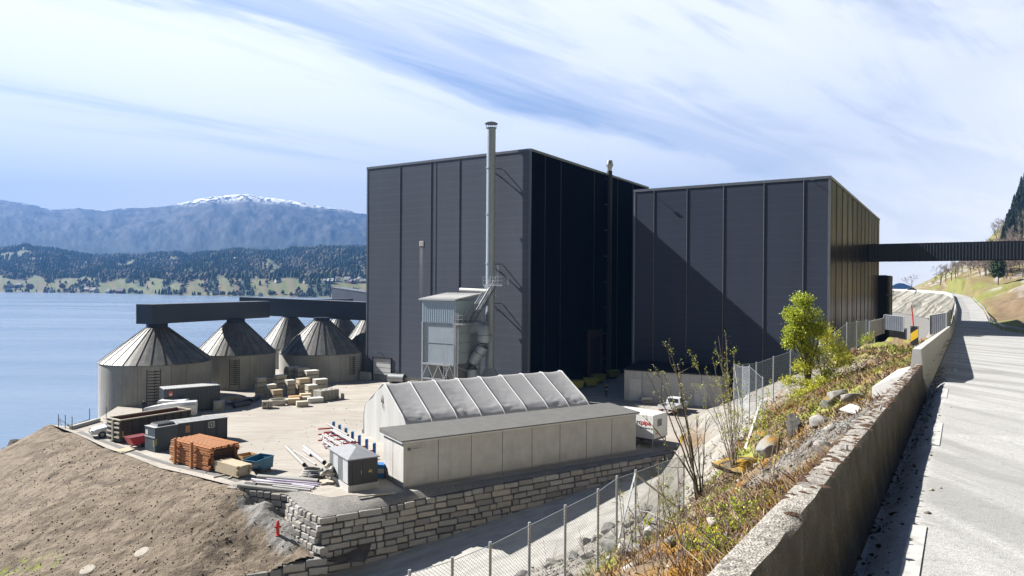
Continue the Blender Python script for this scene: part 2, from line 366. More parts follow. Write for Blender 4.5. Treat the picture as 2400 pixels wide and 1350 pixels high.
pm('orange_steel', (0.05, 0.02, 0.004), rough=0.6)
pm('skin', (0.45, 0.27, 0.19), rough=0.6); pm('navy_cloth', (0.012, 0.014, 0.022), rough=0.9)
pm('car_white', (0.75, 0.77, 0.80), (0.72, 0.74, 0.78), 1, 0.25)
pm('car_glass', (0.02, 0.025, 0.03), rough=0.08)
pm('car_dark', (0.015, 0.016, 0.020), rough=0.25)
pm('lamp_red', (0.45, 0.02, 0.02), rough=0.3); pm('lamp_clear', (0.6, 0.6, 0.62), rough=0.15)
pm('bark', (0.075, 0.055, 0.04), (0.12, 0.10, 0.08), 6, 0.9, bmp=0.4, bdist=0.01)
pm('twig', (0.16, 0.12, 0.10), (0.24, 0.20, 0.17), 5, 0.85)
pm('moss_brown', (0.055, 0.028, 0.018), (0.09, 0.05, 0.025), 12, 0.95, bmp=0.8, bdist=0.02, bscale=60)
pm('manhole', (0.46, 0.42, 0.36), (0.36, 0.33, 0.28), 2, 0.9, bmp=0.3)
pm('house_white', (0.72, 0.72, 0.70), rough=0.8); pm('house_red', (0.30, 0.05, 0.04), rough=0.8); pm('house_roof', (0.10, 0.10, 0.11), rough=0.8)
pm('house_ochre', (0.45, 0.36, 0.20), rough=0.8)
vcol_mat('ground_veg', bmp=0.9, bdist=0.10, bscale=5.0, fine=14.0, amt=0.75)
vcol_mat('dirt', bmp=1.0, bdist=0.13, bscale=4.0, fine=9.0, amt=0.8)
vcol_mat('hill_veg', bmp=0.6, bdist=0.6, bscale=0.6, fine=1.2, amt=0.7)
vcol_mat('far_veg', bmp=0.0, fine=0.03, amt=0.4)
vcol_mat('leafmat', bmp=0.0, fine=9.0, amt=0.35, rough=0.7)
vcol_mat('rockmat', bmp=0.8, bdist=0.08, bscale=3.0, fine=8.0, amt=0.6)
def leaf_material():
    m, n, b = new_mat('leaves'); a = N(n, 'ShaderNodeAttribute', attribute_name='Col')
    L(n, a.outputs['Color'], b.inputs['Base Color']); b.inputs['Roughness'].default_value = 0.5
    t = N(n, 'ShaderNodeBsdfTranslucent'); L(n, a.outputs['Color'], t.inputs[0])
    mx = N(n, 'ShaderNodeMixShader'); mx.inputs[0].default_value = 0.42; L(n, b.outputs[0], mx.inputs[1]); L(n, t.outputs[0], mx.inputs[2])
    L(n, mx.outputs[0], n.nodes['Material Output'].inputs[0])
leaf_material()
def yard_material():
    m, n, b = new_mat('yard'); v = coords(n)
    a = noise(n, coords(n, (1, 1, 1)), 0.06, 6, 0.6, 0.8); st = noise(n, coords(n, (0.12, 0.55, 1)), 0.9, 8, 0.7, 1.6); f = noise(n, v, 5.0, 6, 0.7)
    c = mixc(n, ramp(n, a, [(0.38, 0), (0.62, 1)]), (0.29, 0.268, 0.24), (0.365, 0.342, 0.308))
    c = mixc(n, M(n, 'MULTIPLY', ramp(n, st, [(0.47, 0), (0.58, 1)]), 0.55), c, (0.235, 0.20, 0.165))
    c = mixc(n, M(n, 'MULTIPLY', ramp(n, noise(n, v, 0.35, 5, 0.6, 0.5), [(0.56, 0), (0.66, 1)]), 0.35), c, (0.19, 0.165, 0.14))
    c = mixc(n, M(n, 'MULTIPLY', f, 0.4), c, (0.18, 0.165, 0.145)); L(n, c, b.inputs['Base Color']); b.inputs['Roughness'].default_value = 0.9
    bump(n, b, f, 0.4, 0.03)
yard_material()
def gravel_mat(name, c1, c2, sc=14.0):
    m, n, b = new_mat(name); v = coords(n)
    vo = N(n, 'ShaderNodeTexVoronoi', i_Scale=sc); L(n, v, vo.inputs['Vector'])
    s = N(n, 'ShaderNodeSeparateXYZ'); L(n, vo.outputs['Color'], s.inputs[0])
    c = mixc(n, s.outputs[0], c1, c2); c = mixc(n, M(n, 'MULTIPLY', noise(n, v, 0.8, 5), 0.5), c, tuple(x * 0.7 for x in c1))
    L(n, c, b.inputs['Base Color']); b.inputs['Roughness'].default_value = 0.9; bump(n, b, vo.outputs['Distance'], 0.7, 0.04)
gravel_mat('gravel', (0.14, 0.135, 0.125), (0.27, 0.26, 0.245)); gravel_mat('gravel_dark', (0.10, 0.10, 0.098), (0.2, 0.196, 0.19))
def asphalt_mat():
    m, n, b = new_mat('asphalt'); v = coords(n)
    vo = N(n, 'ShaderNodeTexVoronoi', i_Scale=85.0); L(n, v, vo.inputs['Vector']); s = N(n, 'ShaderNodeSeparateXYZ'); L(n, vo.outputs['Color'], s.inputs[0])
    c = mixc(n, s.outputs[0], (0.22, 0.22, 0.218), (0.44, 0.438, 0.43))
    tr = noise(n, coords(n, (1, 1, 1)), 0.35, 5, 0.6, 0.4); c = mixc(n, ramp(n, tr, [(0.38, 0.0), (0.66, 0.45)]), c, (0.35, 0.348, 0.342))
    mp = N(n, 'ShaderNodeMapping'); tco = N(n, 'ShaderNodeTexCoord'); L(n, tco.outputs['Object'], mp.inputs[0]); mp.inputs['Rotation'].default_value = (0, 0, AZ); mp.inputs['Scale'].default_value = (1.0, 0.06, 1)
    wt = noise(n, mp.outputs[0], 1.1, 5, 0.6, 0.3); c = mixc(n, ramp(n, wt, [(0.44, 0.0), (0.60, 0.65)]), c, (0.17, 0.17, 0.165))
    pt = noise(n, v, 0.22, 2, 0.4); c = mixc(n, ramp(n, pt, [(0.60, 0.0), (0.61, 0.22)]), c, (0.14, 0.14, 0.138))
    cr = noise(n, v, 1.1, 8, 0.7, 1.2); c = mixc(n, ramp(n, cr, [(0.485, 0.0), (0.5, 0.22), (0.515, 0.0)]), c, (0.07, 0.07, 0.07))
    c = mixc(n, M(n, 'MULTIPLY', ramp(n, noise(n, v, 9.0, 3, 0.7), [(0.66, 0), (0.72, 1)]), 0.5), c, (0.10, 0.095, 0.085))
    L(n, c, b.inputs['Base Color']); b.inputs['Roughness'].default_value = 0.85; bump(n, b, vo.outputs['Distance'], 0.4, 0.007)
asphalt_mat()
def ramp_road_mat():
    m, n, b = new_mat('service_road'); v = coords(n, (1, 1, 1))
    st = N(n, 'ShaderNodeAttribute', attribute_name='Col'); s = N(n, 'ShaderNodeSeparateXYZ'); L(n, st.outputs['Vector'], s.inputs[0])
    cv_ = N(n, 'ShaderNodeCombineXYZ'); L(n, M(n, 'MULTIPLY', s.outputs[0], 9.0), cv_.inputs[0]); L(n, M(n, 'MULTIPLY', s.outputs[1], 3.0), cv_.inputs[1])
    k = noise(n, cv_.outputs[0], 1.6, 6, 0.6, 0.2)
    c = mixc(n, ramp(n, k, [(0.36, 0), (0.64, 1)]), (0.31, 0.305, 0.285), (0.46, 0.45, 0.42))
    c = mixc(n, M(n, 'MULTIPLY', noise(n, v, 12, 4, 0.7), 0.35), c, (0.22, 0.21, 0.19))
    L(n, c, b.inputs['Base Color']); b.inputs['Roughness'].default_value = 0.9; bump(n, b, noise(n, v, 8, 5), 0.3, 0.02)
ramp_road_mat()
def stone_mat():
    m, n, b = new_mat('stone'); v = coords(n); gi = N(n, 'ShaderNodeNewGeometry'); r_ = gi.outputs['Random Per Island']
    c = ramp(n, r_, [(0.0, (0.20, 0.20, 0.195)), (0.3, (0.31, 0.305, 0.295)), (0.55, (0.15, 0.15, 0.15)), (0.75, (0.32, 0.29, 0.25)), (1.0, (0.25, 0.25, 0.245))])
    c = mixc(n, ramp(n, noise(n, coords(n, (1, 1, 2.5)), 2.5, 7, 0.65, 0.6), [(0.35, 0), (0.7, 0.55)]), c, (0.17, 0.155, 0.14))
    L(n, c, b.inputs['Base Color']); b.inputs['Roughness'].default_value = 0.85; bump(n, b, noise(n, v, 5, 7, 0.65), 0.6, 0.05)
stone_mat()
def old_wall_mat():
    m, n, b = new_mat('old_concrete'); v = coords(n)
    vo = N(n, 'ShaderNodeTexVoronoi', i_Scale=70.0); L(n, v, vo.inputs['Vector']); s = N(n, 'ShaderNodeSeparateXYZ'); L(n, vo.outputs['Color'], s.inputs[0])
    c = mixc(n, s.outputs[0], (0.17, 0.155, 0.135), (0.43, 0.405, 0.365))
    c = mixc(n, ramp(n, noise(n, v, 2.2, 7, 0.65), [(0.50, 0.0), (0.68, 0.75)]), c, (0.085, 0.07, 0.06))
    c = mixc(n, ramp(n, noise(n, coords(n, (1, 1, 0.25)), 4.0, 6, 0.7), [(0.58, 0.0), (0.66, 0.6)]), c, (0.035, 0.03, 0.028))
    gn = N(n, 'ShaderNodeNewGeometry'); sn = N(n, 'ShaderNodeSeparateXYZ'); L(n, gn.outputs['Normal'], sn.inputs[0])   # steep faces mixed towards dark brown
    steep_dk = M(n, 'MULTIPLY', ramp(n, sn.outputs[2], [(0.35, 1.0), (0.75, 0.0)]), ramp(n, noise(n, v, 3.0, 7, 0.7), [(0.25, 0.55), (0.6, 0.92)])); c = mixc(n, steep_dk, c, (0.062, 0.050, 0.043))
    L(n, c, b.inputs['Base Color']); b.inputs['Roughness'].default_value = 0.9
    h = M(n, 'ADD', noise(n, v, 30, 6, 0.7), M(n, 'MULTIPLY', vo.outputs['Distance'], 0.6)); bump(n, b, h, 0.9, 0.018)
old_wall_mat()
def silo_mats():
    m, n, b = new_mat('silo_wall'); t = N(n, 'ShaderNodeTexCoord'); s = N(n, 'ShaderNodeSeparateXYZ'); L(n, t.outputs['Object'], s.inputs[0])
    ang = M(n, 'ARCTAN2', s.outputs[1], s.outputs[0])
    cv_ = N(n, 'ShaderNodeCombineXYZ'); L(n, M(n, 'MULTIPLY', ang, 6.0), cv_.inputs[0]); L(n, M(n, 'MULTIPLY', s.outputs[2], 0.07), cv_.inputs[1])
    st = noise(n, cv_.outputs[0], 1.8, 7, 0.7)
    v = coords(n); c = mixc(n, ramp(n, noise(n, v, 0.35, 6, 0.6), [(0.35, 0), (0.65, 1)]), (0.33, 0.325, 0.305), (0.25, 0.245, 0.232))
    top = ramp(n, M(n, 'DIVIDE', s.outputs[2], 8.0), [(0.0, 0.45), (0.6, 0.6), (1.0, 1.0)])
    c = mixc(n, M(n, 'MULTIPLY', ramp(n, st, [(0.50, 0), (0.66, 0.85)]), top), c, (0.20, 0.155, 0.115))
    c = mixc(n, M(n, 'MULTIPLY', ramp(n, noise(n, cv_.outputs[0], 4.7, 5, 0.7), [(0.55, 0), (0.7, 0.6)]), top), c, (0.13, 0.12, 0.11))
    f = M(n, 'FRACT', M(n, 'MULTIPLY', M(n, 'ADD', ang, 3.1416), 22 / 6.2832)); c = mixc(n, ramp(n, f, [(0.0, 0.75), (0.018, 0.75), (0.03, 0.0)]), c, (0.10, 0.095, 0.09))
    L(n, c, b.inputs['Base Color']); b.inputs['Roughness'].default_value = 0.85; bump(n, b, noise(n, v, 3, 6), 0.2, 0.03)
    m, n, b = new_mat('silo_roof'); v = coords(n); t = N(n, 'ShaderNodeTexCoord'); s = N(n, 'ShaderNodeSeparateXYZ'); L(n, t.outputs['Object'], s.inputs[0])
    ang = M(n, 'ARCTAN2', s.outputs[1], s.outputs[0]); k = M(n, 'MULTIPLY', M(n, 'ADD', ang, 3.1416), 26 / 6.2832)
    wn = N(n, 'ShaderNodeTexWhiteNoise', noise_dimensions='1D'); L(n, M(n, 'FLOOR', k), wn.inputs['W'])
    c = mixc(n, wn.outputs['Value'], (0.15, 0.158, 0.17), (0.25, 0.25, 0.245))
    c = mixc(n, ramp(n, noise(n, v, 1.0, 6, 0.65, 0.5), [(0.4, 0), (0.7, 0.7)]), c, (0.40, 0.385, 0.35))
    f = M(n, 'FRACT', k); c = mixc(n, ramp(n, f, [(0, 0.8), (0.03, 0.8), (0.05, 0)]), c, (0.09, 0.09, 0.10))
    L(n, c, b.inputs['Base Color']); b.inputs['Roughness'].default_value = 0.5; b.inputs['Metallic'].default_value = 0.15; bump(n, b, noise(n, v, 1.4, 4), 0.15, 0.02)
silo_mats()
def water_mat():
    m, n, b = new_mat('water'); v = coords(n, (1.0, 1.0, 1)); b.inputs['Base Color'].default_value = (0.13, 0.19, 0.28, 1)
    b.inputs['IOR'].default_value = 1.33
    ln = noise(n, coords(n, (0.003, 0.02, 1)), 1.0, 5, 0.6, 0.6); L(n, ramp(n, ln, [(0.4, 0.19), (0.62, 0.27)]), b.inputs['Roughness'])
    L(n, mixc(n, ramp(n, ln, [(0.42, 0.0), (0.6, 1.0)]), (0.125, 0.185, 0.27), (0.15, 0.205, 0.29)), b.inputs['Base Color'])
    h = M(n, 'ADD', noise(n, coords(n, (0.35, 1.0, 1)), 0.35, 8, 0.7), M(n, 'MULTIPLY', noise(n, v, 0.05, 3), 1.2)); bump(n, b, h, 0.45, 0.22)
    return m
water_mat()
# ================================================================== THE FJORD AND THE FAR SHORE
WZ = -5.0
wb = MB(); wb.add([(-6400, -300, WZ), (1700, -300, WZ), (1700, 3200, WZ), (-6400, 3200, WZ)], [(0, 1, 2, 3)]); struct('water', wb, 'water', fix=False)
PXM = np.array([-900, -500, -200, 0, 60, 120, 180, 240, 300, 400, 450, 500, 575, 620, 680, 740, 800, 860, 950, 1100, 1250]); 
YM = np.array([450, 462, 470, 474, 484, 497, 494, 500, 494, 489, 476, 466, 461, 468, 476, 490, 497, 510, 520, 530, 545])
PXH = np.array([-900, -200, 0, 70, 150, 220, 330, 400, 440, 480, 560, 620, 700, 760, 800, 860, 1000, 1250]); 
YH = np.array([590, 592, 588, 584, 592, 603, 600, 596, 601, 598, 586, 593, 594, 586, 581, 583, 585, 590])
def shore_d(px): return np.interp(px, [-900, 0, 160, 300, 420, 780, 900, 1250], [1500, 1330, 1300, 1250, 1120, 1010, 990, 930])
def far_z(px, d):
    """height of the far shore: low farmed shelf, wooded middle hills, then the mountain"""
    ds = shore_d(px); hy = HY(px)
    zmid = 15 + (hy - np.interp(px, PXH, YH)) / F_PX * 2350
    zm = 15 + (hy - np.interp(px, PXM, YM)) / F_PX * 5600
    t = (d - ds) / (2350 - ds)
    shelf = 20 * sstep(0, 0.12, t) + 10 * fbm(px / 60.0, t * 6, 3) * sstep(0, 0.1, t)
    z = WZ - 3 + 3.6 * sstep(-0.02, 0.01, t) + shelf * sstep(0, 0.05, t) + (zmid - 26) * sstep(0.10, 1.0, t) ** 0.8
    z = z + (fbm(px / 45.0, d / 260.0, 4) - 0.5) * 34 * sstep(0.08, 0.4, t) * (1 - sstep(0.8, 1.0, t))
    back = 1 - 0.35 * sstep(2400, 3000, d)
    z = np.where(d > 2350, zmid * back + (zm - zmid * back) * sstep(2900, 5600, d) ** 0.75, z)
    z = z + (fbm(px / 38.0 + 5, d / 420.0, 5, 0.55) - 0.5) * 55 * sstep(2900, 3900, d) * (1 - sstep(4700, 5600, d) * 0.95)
    z = z + (fbm(px / 16.0 + 5, d / 150.0, 4, 0.5) - 0.5) * 9 * sstep(3000, 4000, d)
    return z
def field_mask(px, d):
    t = (d - shore_d(px)) / (2350 - shore_d(px))
    f = fbm(px / 42.0 + 3.1, t * 20 + 1.7, 4)
    low = sstep(0.50, 0.56, f) * (1 - sstep(0.22, 0.30, t)) * sstep(0.0, 0.015, t)
    hi = sstep(0.60, 0.64, fbm(px / 40.0 + 9, t * 14, 3)) * (1 - sstep(0.75, 0.85, t)) * 0.9
    return np.maximum(low, hi), t
def far_terrain():
    px = np.linspace(-560, 1250, 620); d = np.concatenate([np.linspace(900, 2400, 170), np.linspace(2410, 5900, 170)])
    P_, D_ = np.meshgrid(px, d); Z = far_z(P_, D_)
    X = (P_ - 1200) / F_PX * D_
    fm, t = field_mask(P_, D_); fm = fm[..., None]
    n1_ = fbm(P_ / 25.0, D_ / 130.0, 4)[..., None]; n2_ = fbm(P_ / 7.0 + 40, D_ / 60.0, 4)[..., None]
    wood = np.array([0.026, 0.040, 0.026]) * (1 - sstep(0.5, 0.6, n1_)) + np.array([0.10, 0.080, 0.058]) * sstep(0.5, 0.6, n1_)
    fld = np.array([0.085, 0.105, 0.038]) * (1 - sstep(0.45, 0.6, n2_)) + np.array([0.125, 0.11, 0.06]) * sstep(0.45, 0.6, n2_)
    c = wood * (1 - fm) + fld * fm
    mt = sstep(2500, 3300, D_)[..., None]; alt = sstep(150, 420, Z)[..., None]
    mcol = (np.array([0.014, 0.020, 0.018]) * (1 - alt) + np.array([0.045, 0.040, 0.038]) * alt) * (0.35 + 1.3 * sstep(0.3, 0.7, n1_)) * (0.6 + 0.8 * n2_)
    ns = fbm(P_ / 9.0 + 2, D_ / 110.0 + 7, 5, 0.7); zm = 15 + (HY(P_) - np.interp(P_, PXM, YM)) / F_PX * 5600
    snow = sstep(0.49, 0.51, ns + 0.10 * sstep(zm - 90, zm - 20, Z)) * sstep(zm - 260, zm - 40, Z) * sstep(500, 600, Z) * sstep(395, 440, P_)
    snow = np.maximum(snow, 0.9 * sstep(0.58, 0.60, ns) * sstep(zm - 60, zm - 15, Z) * sstep(420, 470, Z))[..., None]
    c = c * (1 - mt) + mcol * mt; c = c * (1 - snow) + np.array([0.95, 0.95, 0.97]) * snow
    struct('hills', grid_obj('hills', X, D_, Z, 'far_veg', c))
far_terrain()
def far_woods():
    """woods across the water, one mass: crowns with uneven heights, conifers and leafless broadleaves"""
    n = 30000; px = RNG.uniform(-500, 900, n); u = RNG.random(n); ds = shore_d(px); d = ds + (2450 - ds) * u ** 1.25 + 3
    fm, t = field_mask(px, d)
    ns = fbm(px / 25.0, d / 130.0, 4); con = ns < 0.50 + 0.08 * (RNG.random(n) - 0.5)
    ok = (RNG.random(n) > fm * 1.06) & (RNG.random(n) < np.where(con, 1.0, 0.75)) & (RNG.random(n) < 0.55 + 0.5 * sstep(0.1, 0.3, t)); px, d, con, t = px[ok], d[ok], con[ok], t[ok]; n = len(px)
    Z = far_z(px, d); X = (px - 1200) / F_PX * d; h = np.where(con, RNG.uniform(9, 16, n), RNG.uniform(6, 12, n)) * (1 - 0.35 * (t < 0.1)); r = np.where(con, h * 0.19, h * 0.40) * RNG.uniform(0.8, 1.25, n)
    k = 6; V = []; Fq = []; C = []
    lev = [(0.10, 1.0, 0.0), (0.45, 0.85, 0.0), (0.75, 0.45, 0.0), (1.0, 0.04, 0)]
    levb = [(0.15, 0.55, 0), (0.45, 1.0, 0), (0.78, 0.8, 0), (1.0, 0.15, 0)]
    P = np.zeros((n, 4, k, 3)); ang = RNG.random(n) * 6.28
    for i in range(4):
        hh = np.where(con, lev[i][0], levb[i][0]); rr = np.where(con, lev[i][1], levb[i][1])
        for j in range(k):
            jit = RNG.uniform(0.7, 1.3, n)
            P[:, i, j, 0] = X + r * rr * jit * np.cos(ang + j * 6.283 / k); P[:, i, j, 1] = d + r * rr * jit * np.sin(ang + j * 6.283 / k); P[:, i, j, 2] = Z + h * hh * RNG.uniform(0.95, 1.05, n)
    base = (np.arange(n) * 4 * k)[:, None, None, None]; I = np.arange(3)[None, :, None, None]; J = np.arange(k)[None, None, :, None]
    q_ = np.concatenate([base + I * k + J, base + I * k + (J + 1) % k, base + (I + 1) * k + (J + 1) % k, base + (I + 1) * k + J], -1).reshape(-1, 4)
    cc = np.where(con[:, None], np.array([[0.020, 0.040, 0.022]]) * RNG.uniform(0.6, 1.5, (n, 1)), np.array([[0.075, 0.062, 0.046]]) * RNG.uniform(0.6, 1.3, (n, 1)) + np.array([[0.0, 0.02, 0.0]]) * RNG.random((n, 1)))
    cols = np.repeat(cc, 4 * k, 0)
    o = mesh_np('woods', P.reshape(-1, 3), q_, 'far_veg', cols); tag(o, kind='stuff', label='conifer and leafless woods on the far shore hills', cat='woods')
far_woods()
def far_houses():
    def house(kind, wmat):
        t = thing('house', None, 'house'); b = MB(); b.box(-5, 5, -4, 4, 0, 4.5); b.extr([(-5, 4.5), (5, 4.5), (5, 4.5)], -4, 4) if False else None
        b.add([(-5, -4, 4.5), (-5, 4, 4.5), (-5, 0, 8), (5, -4, 4.5), (5, 4, 4.5), (5, 0, 8)], [(0, 1, 2), (3, 5, 4)]); b.build('wall', wmat, t)
        r_ = MB(); r_.add([(-5.4, -4.6, 4.1), (5.4, -4.6, 4.1), (5.4, 0, 8.3), (-5.4, 0, 8.3), (-5.4, 4.6, 4.1), (5.4, 4.6, 4.1)], [(0, 1, 2, 3), (3, 2, 5, 4)]); r_.build('roof', 'house_roof' if wmat != 'house_ochre' else 'white_matte', t); return t
    kinds = {'house_white': ('white', None), 'house_red': ('red', None), 'house_ochre': ('ochre', None)}
    protos = {k: house(k, k) for k in kinds}; used = set()
    spots = [(25, 672, 'w'), (44, 671, 'o'), (70, 674, 'r'), (110, 610, 'w'), (160, 612, 'o'), (182, 618, 'w'), (204, 617, 'w'), (230, 640, 'w'), (236, 646, 'o'), (242, 651, 'w'), (146, 672, 'r'), (204, 681, 'o'), (216, 683, 'r'), (222, 685, 'w'), (255, 687, 'w'), (283, 688, 'r'), (300, 661, 'w'), (308, 683, 'o'), (18, 687, 'o'), (108, 686, 'r'), (120, 686, 'w'), (170, 686, 'r'), (505, 689, 'w'), (502, 690, 'o'), (611, 693, 'w'), (651, 662, 'w'), (718, 663, 'w'), (762, 660, 'w'), (775, 662, 'o'), (792, 659, 'w'), (815, 661, 'w'), (822, 664, 'r'), (834, 661, 'w'), (843, 660, 'w'), (850, 663, 'o'), (856, 661, 'w'), (560, 634, 'w'), (547, 611, 'o')]
    for i, (px, py, k) in enumerate(spots):
        # walk out along the sight line until it meets the ground of the far shore
        r_ = ray(px, py); dd = shore_d(px) + 4
        while dd < 2400 and EYE + r_[2] * dd > float(far_z(np.array(px), np.array(dd))) + 1: dd += 6
        x = (px - 1200) / F_PX * dd; z = float(far_z(np.array(px), np.array(dd)))
        key = {'w': 'house_white', 'r': 'house_red', 'o': 'house_ochre'}[k]; nm = kinds[key][0]
        lab = f'small {nm} house among trees on the far shore of the fjord'
        rz = RNG.uniform(0, 3.1); s_ = float(RNG.uniform(0.7, 1.25))
        if key not in used: o = protos[key]; o.location = (x, dd, z - 0.5); o.rotation_euler[2] = rz; o['label'] = lab; used.add(key)
        else: o = dup(protos[key], (x, dd, z - 0.5), rz, lab, s_)
        o['group'] = f'{nm} houses on the far shore'
far_houses()
# ================================================================== GROUND OF THE SITE
def poly_at(pts, z=0.0): return [at(p[0], p[1], p[2] if len(p) > 2 else z) for p in pts]
BANK_EDGE = poly_at([(120, 995), (187, 1020), (249, 1050), (311, 1071), (373, 1096), (436, 1110), (510, 1129), (545, 1138)])
WALL_SIDE = poly_at([(545, 1140, 0.0), (617, 1150, -0.1), (675, 1160, -0.25), (707, 1190, -0.45), (752, 1213, -0.6)])
WALL_FRONT = poly_at([(752, 1213, -0.6), (900, 1188, -0.55), (1000, 1166, -0.42), (1100, 1147, -0.28), (1200, 1128, -0.18), (1400, 1092, -0.05), (1610, 1055, 0.0)])
INNER = poly_at([(545, 1135), (620, 1138), (700, 1150), (740, 1160), (775, 1166), (817, 1160), (900, 1160), (960, 1153), (1100, 1130), (1250, 1106), (1450, 1073), (1610, 1046)])
yb = MB(); out = [p for p in BANK_EDGE] + INNER
QE = [at(175, 1001), at(232, 984)]; QL = [(QE[1].x - 0.6, QE[1].y + 1), (-48.0, 86), (-52, 98), (-54, 112), (-50, 150), (-20, 260)]
pts = [(p.x, p.y) for p in out] + [(30, 60), (48, 64), (72, 80), (100, 100), (140, 150), (160, 260)] + QL[::-1] + [(QE[0].x, QE[0].y)]
yb.add([(x, y, 0) for x, y in pts], [tuple(range(len(pts)))])
struct('yard', yb, 'yard', fix=False)
qb = MB(); e0 = BANK_EDGE[0]; edge = [(e0.x, e0.y), (QE[0].x, QE[0].y)] + QL
for a, b in zip(edge, edge[1:]): qb.add([(a[0], a[1], 0), (b[0], b[1], 0), (b[0] - 1.5, b[1], WZ - 1), (a[0] - 1.5, a[1], WZ - 1)], [(0, 1, 2, 3)])
struct('quay_edge', qb, 'concrete_wall', fix=False)
def resample(P, n):
    P = [Vector(p) for p in P]; d = [0]
    for a, b in zip(P, P[1:]): d.append(d[-1] + (b - a).length)
    out = []
    for t in np.linspace(0, d[-1], n):
        i = min(max(int(np.searchsorted(d, t)) - 1, 0), len(P) - 2); k = (t - d[i]) / max(d[i + 1] - d[i], 1e-9); out.append(P[i].lerp(P[i + 1], k))
    return out
def strip(name, A, B, mat, n=60, m=6, bulge=0.0, cols=False, rough=0.0):
    A = resample(A, n); B = resample(B, n); X = np.zeros((n, m)); Y = X.copy(); Z = X.copy()
    for i in range(n):
        for j in range(m):
            t = j / (m - 1); p = A[i].lerp(B[i], t); X[i, j], Y[i, j], Z[i, j] = p.x, p.y, p.z + bulge * math.sin(math.pi * t)
    if rough: Z += (fbm(X * 2, Y * 2, 3) - 0.5) * rough * np.sin(np.linspace(0.15, 3.0, m))[None, :]
    c = None
    if cols: c = np.stack([np.tile(np.linspace(0, 1, m), (n, 1)), np.tile(np.linspace(0, 6, n)[:, None], (1, m)), np.zeros((n, m))], -1)
    return struct(name, grid_obj(name, X, Y, Z, mat, c))
LIP = resample(WALL_SIDE, 24)[:-1] + resample(WALL_FRONT, 60)
IN2 = [p - Vector((0, 0, 0.008)) for p in resample(INNER, 83)]
strip('gravel_apron', IN2, LIP, 'gravel', 120, 8, bulge=0.05, rough=0.12)
# asphalt strip and drain line along the bank
KERB = poly_at([(185, 1012), (280, 1048), (342, 1071), (404, 1090), (470, 1105), (523, 1116), (560, 1128)], 0.004)
kb = MB()
for a, b in zip(KERB, KERB[1:]):
    d = (b - a).normalized(); n_ = Vector((-d.y, d.x, 0)) * 0.28; kb.add([a - n_, b - n_, b + n_, a + n_], [(0, 1, 2, 3)])
struct('drainage_strip', kb, 'gravel_dark', fix=False)
# ---- dirt bank below the yard edge
CORN = WALL_SIDE[-1]
LOWWALL = [Vector((CORN.x - 0.15, CORN.y - 0.35, -3.1)), at(640, 1333, -3.4), at(575, 1350, -3.65), at(480, 1385, -4.0), at(380, 1420, -4.3)]
bank_pts = [(p.x, p.y, -0.03) for p in BANK_EDGE] + [(p.x + 2, p.y + 2, -0.25) for p in BANK_EDGE[2:]]
bank_pts += [tuple(p) for p in LOWWALL]
for px, py, z in [(735, 1300, -3.0), (705, 1247, -2.1), (675, 1222, -1.7), (642, 1202, -1.3), (610, 1182, -0.9), (575, 1165, -0.5), (650, 1246, -2.0), (560, 1200, -1.2), (600, 1290, -2.9), (500, 1250, -2.0), (400, 1180, -1.0), (450, 1330, -3.2),
                  (300, 1130, -0.7), (300, 1250, -2.4), (332, 1295, -2.9), (205, 1336, -3.6), (200, 1180, -1.6), (120, 1090, -1.0), (60, 1120, -2.2), (0, 1200, -3.5), (0, 1350, -4.6), (100, 1250, -3.0), (-200, 1350, -5.0), (-150, 1200, -4.6),
                  (0, 1062, -3.4), (75, 1028, -2.2), (110, 1012, -1.1), (140, 1005, -0.3), (400, 1500, -4.6), (0, 1500, -5.0), (-400, 1500, -6.0), (700, 1500, -4.8)]: bank_pts.append(tuple(at(px, py, z)))
for px, py, z in [(0, 1040, -5.8), (60, 1015, -5.6), (90, 1003, -5.4), (100, 990, -5.6), (-100, 1070, -6.2), (-300, 1120, -6.5)]: bank_pts.append(tuple(at(px, py, z)))
for p, hh in zip(WALL_SIDE, (0.2, 0.95, 1.45, 1.8, 2.4)): bank_pts.append((p.x - 0.3, p.y - 0.5, p.z - hh))
BANK = RBF(bank_pts, 0.6)
def bank_z(x, y): return BANK(x, y) + (fbm(np.asarray(x) * 0.9, np.asarray(y) * 1.7, 5, 0.6) - 0.5) * 0.30 + (fbm(np.asarray(x) * 0.16, np.asarray(y) * 0.2, 2) - 0.5) * 0.5 - np.abs(fbm((np.asarray(x) + np.asarray(y) * 1.4) * 0.28 + 4, (np.asarray(x) * 1.4 - np.asarray(y)) * 0.9, 4, 0.6) - 0.5) * 0.26
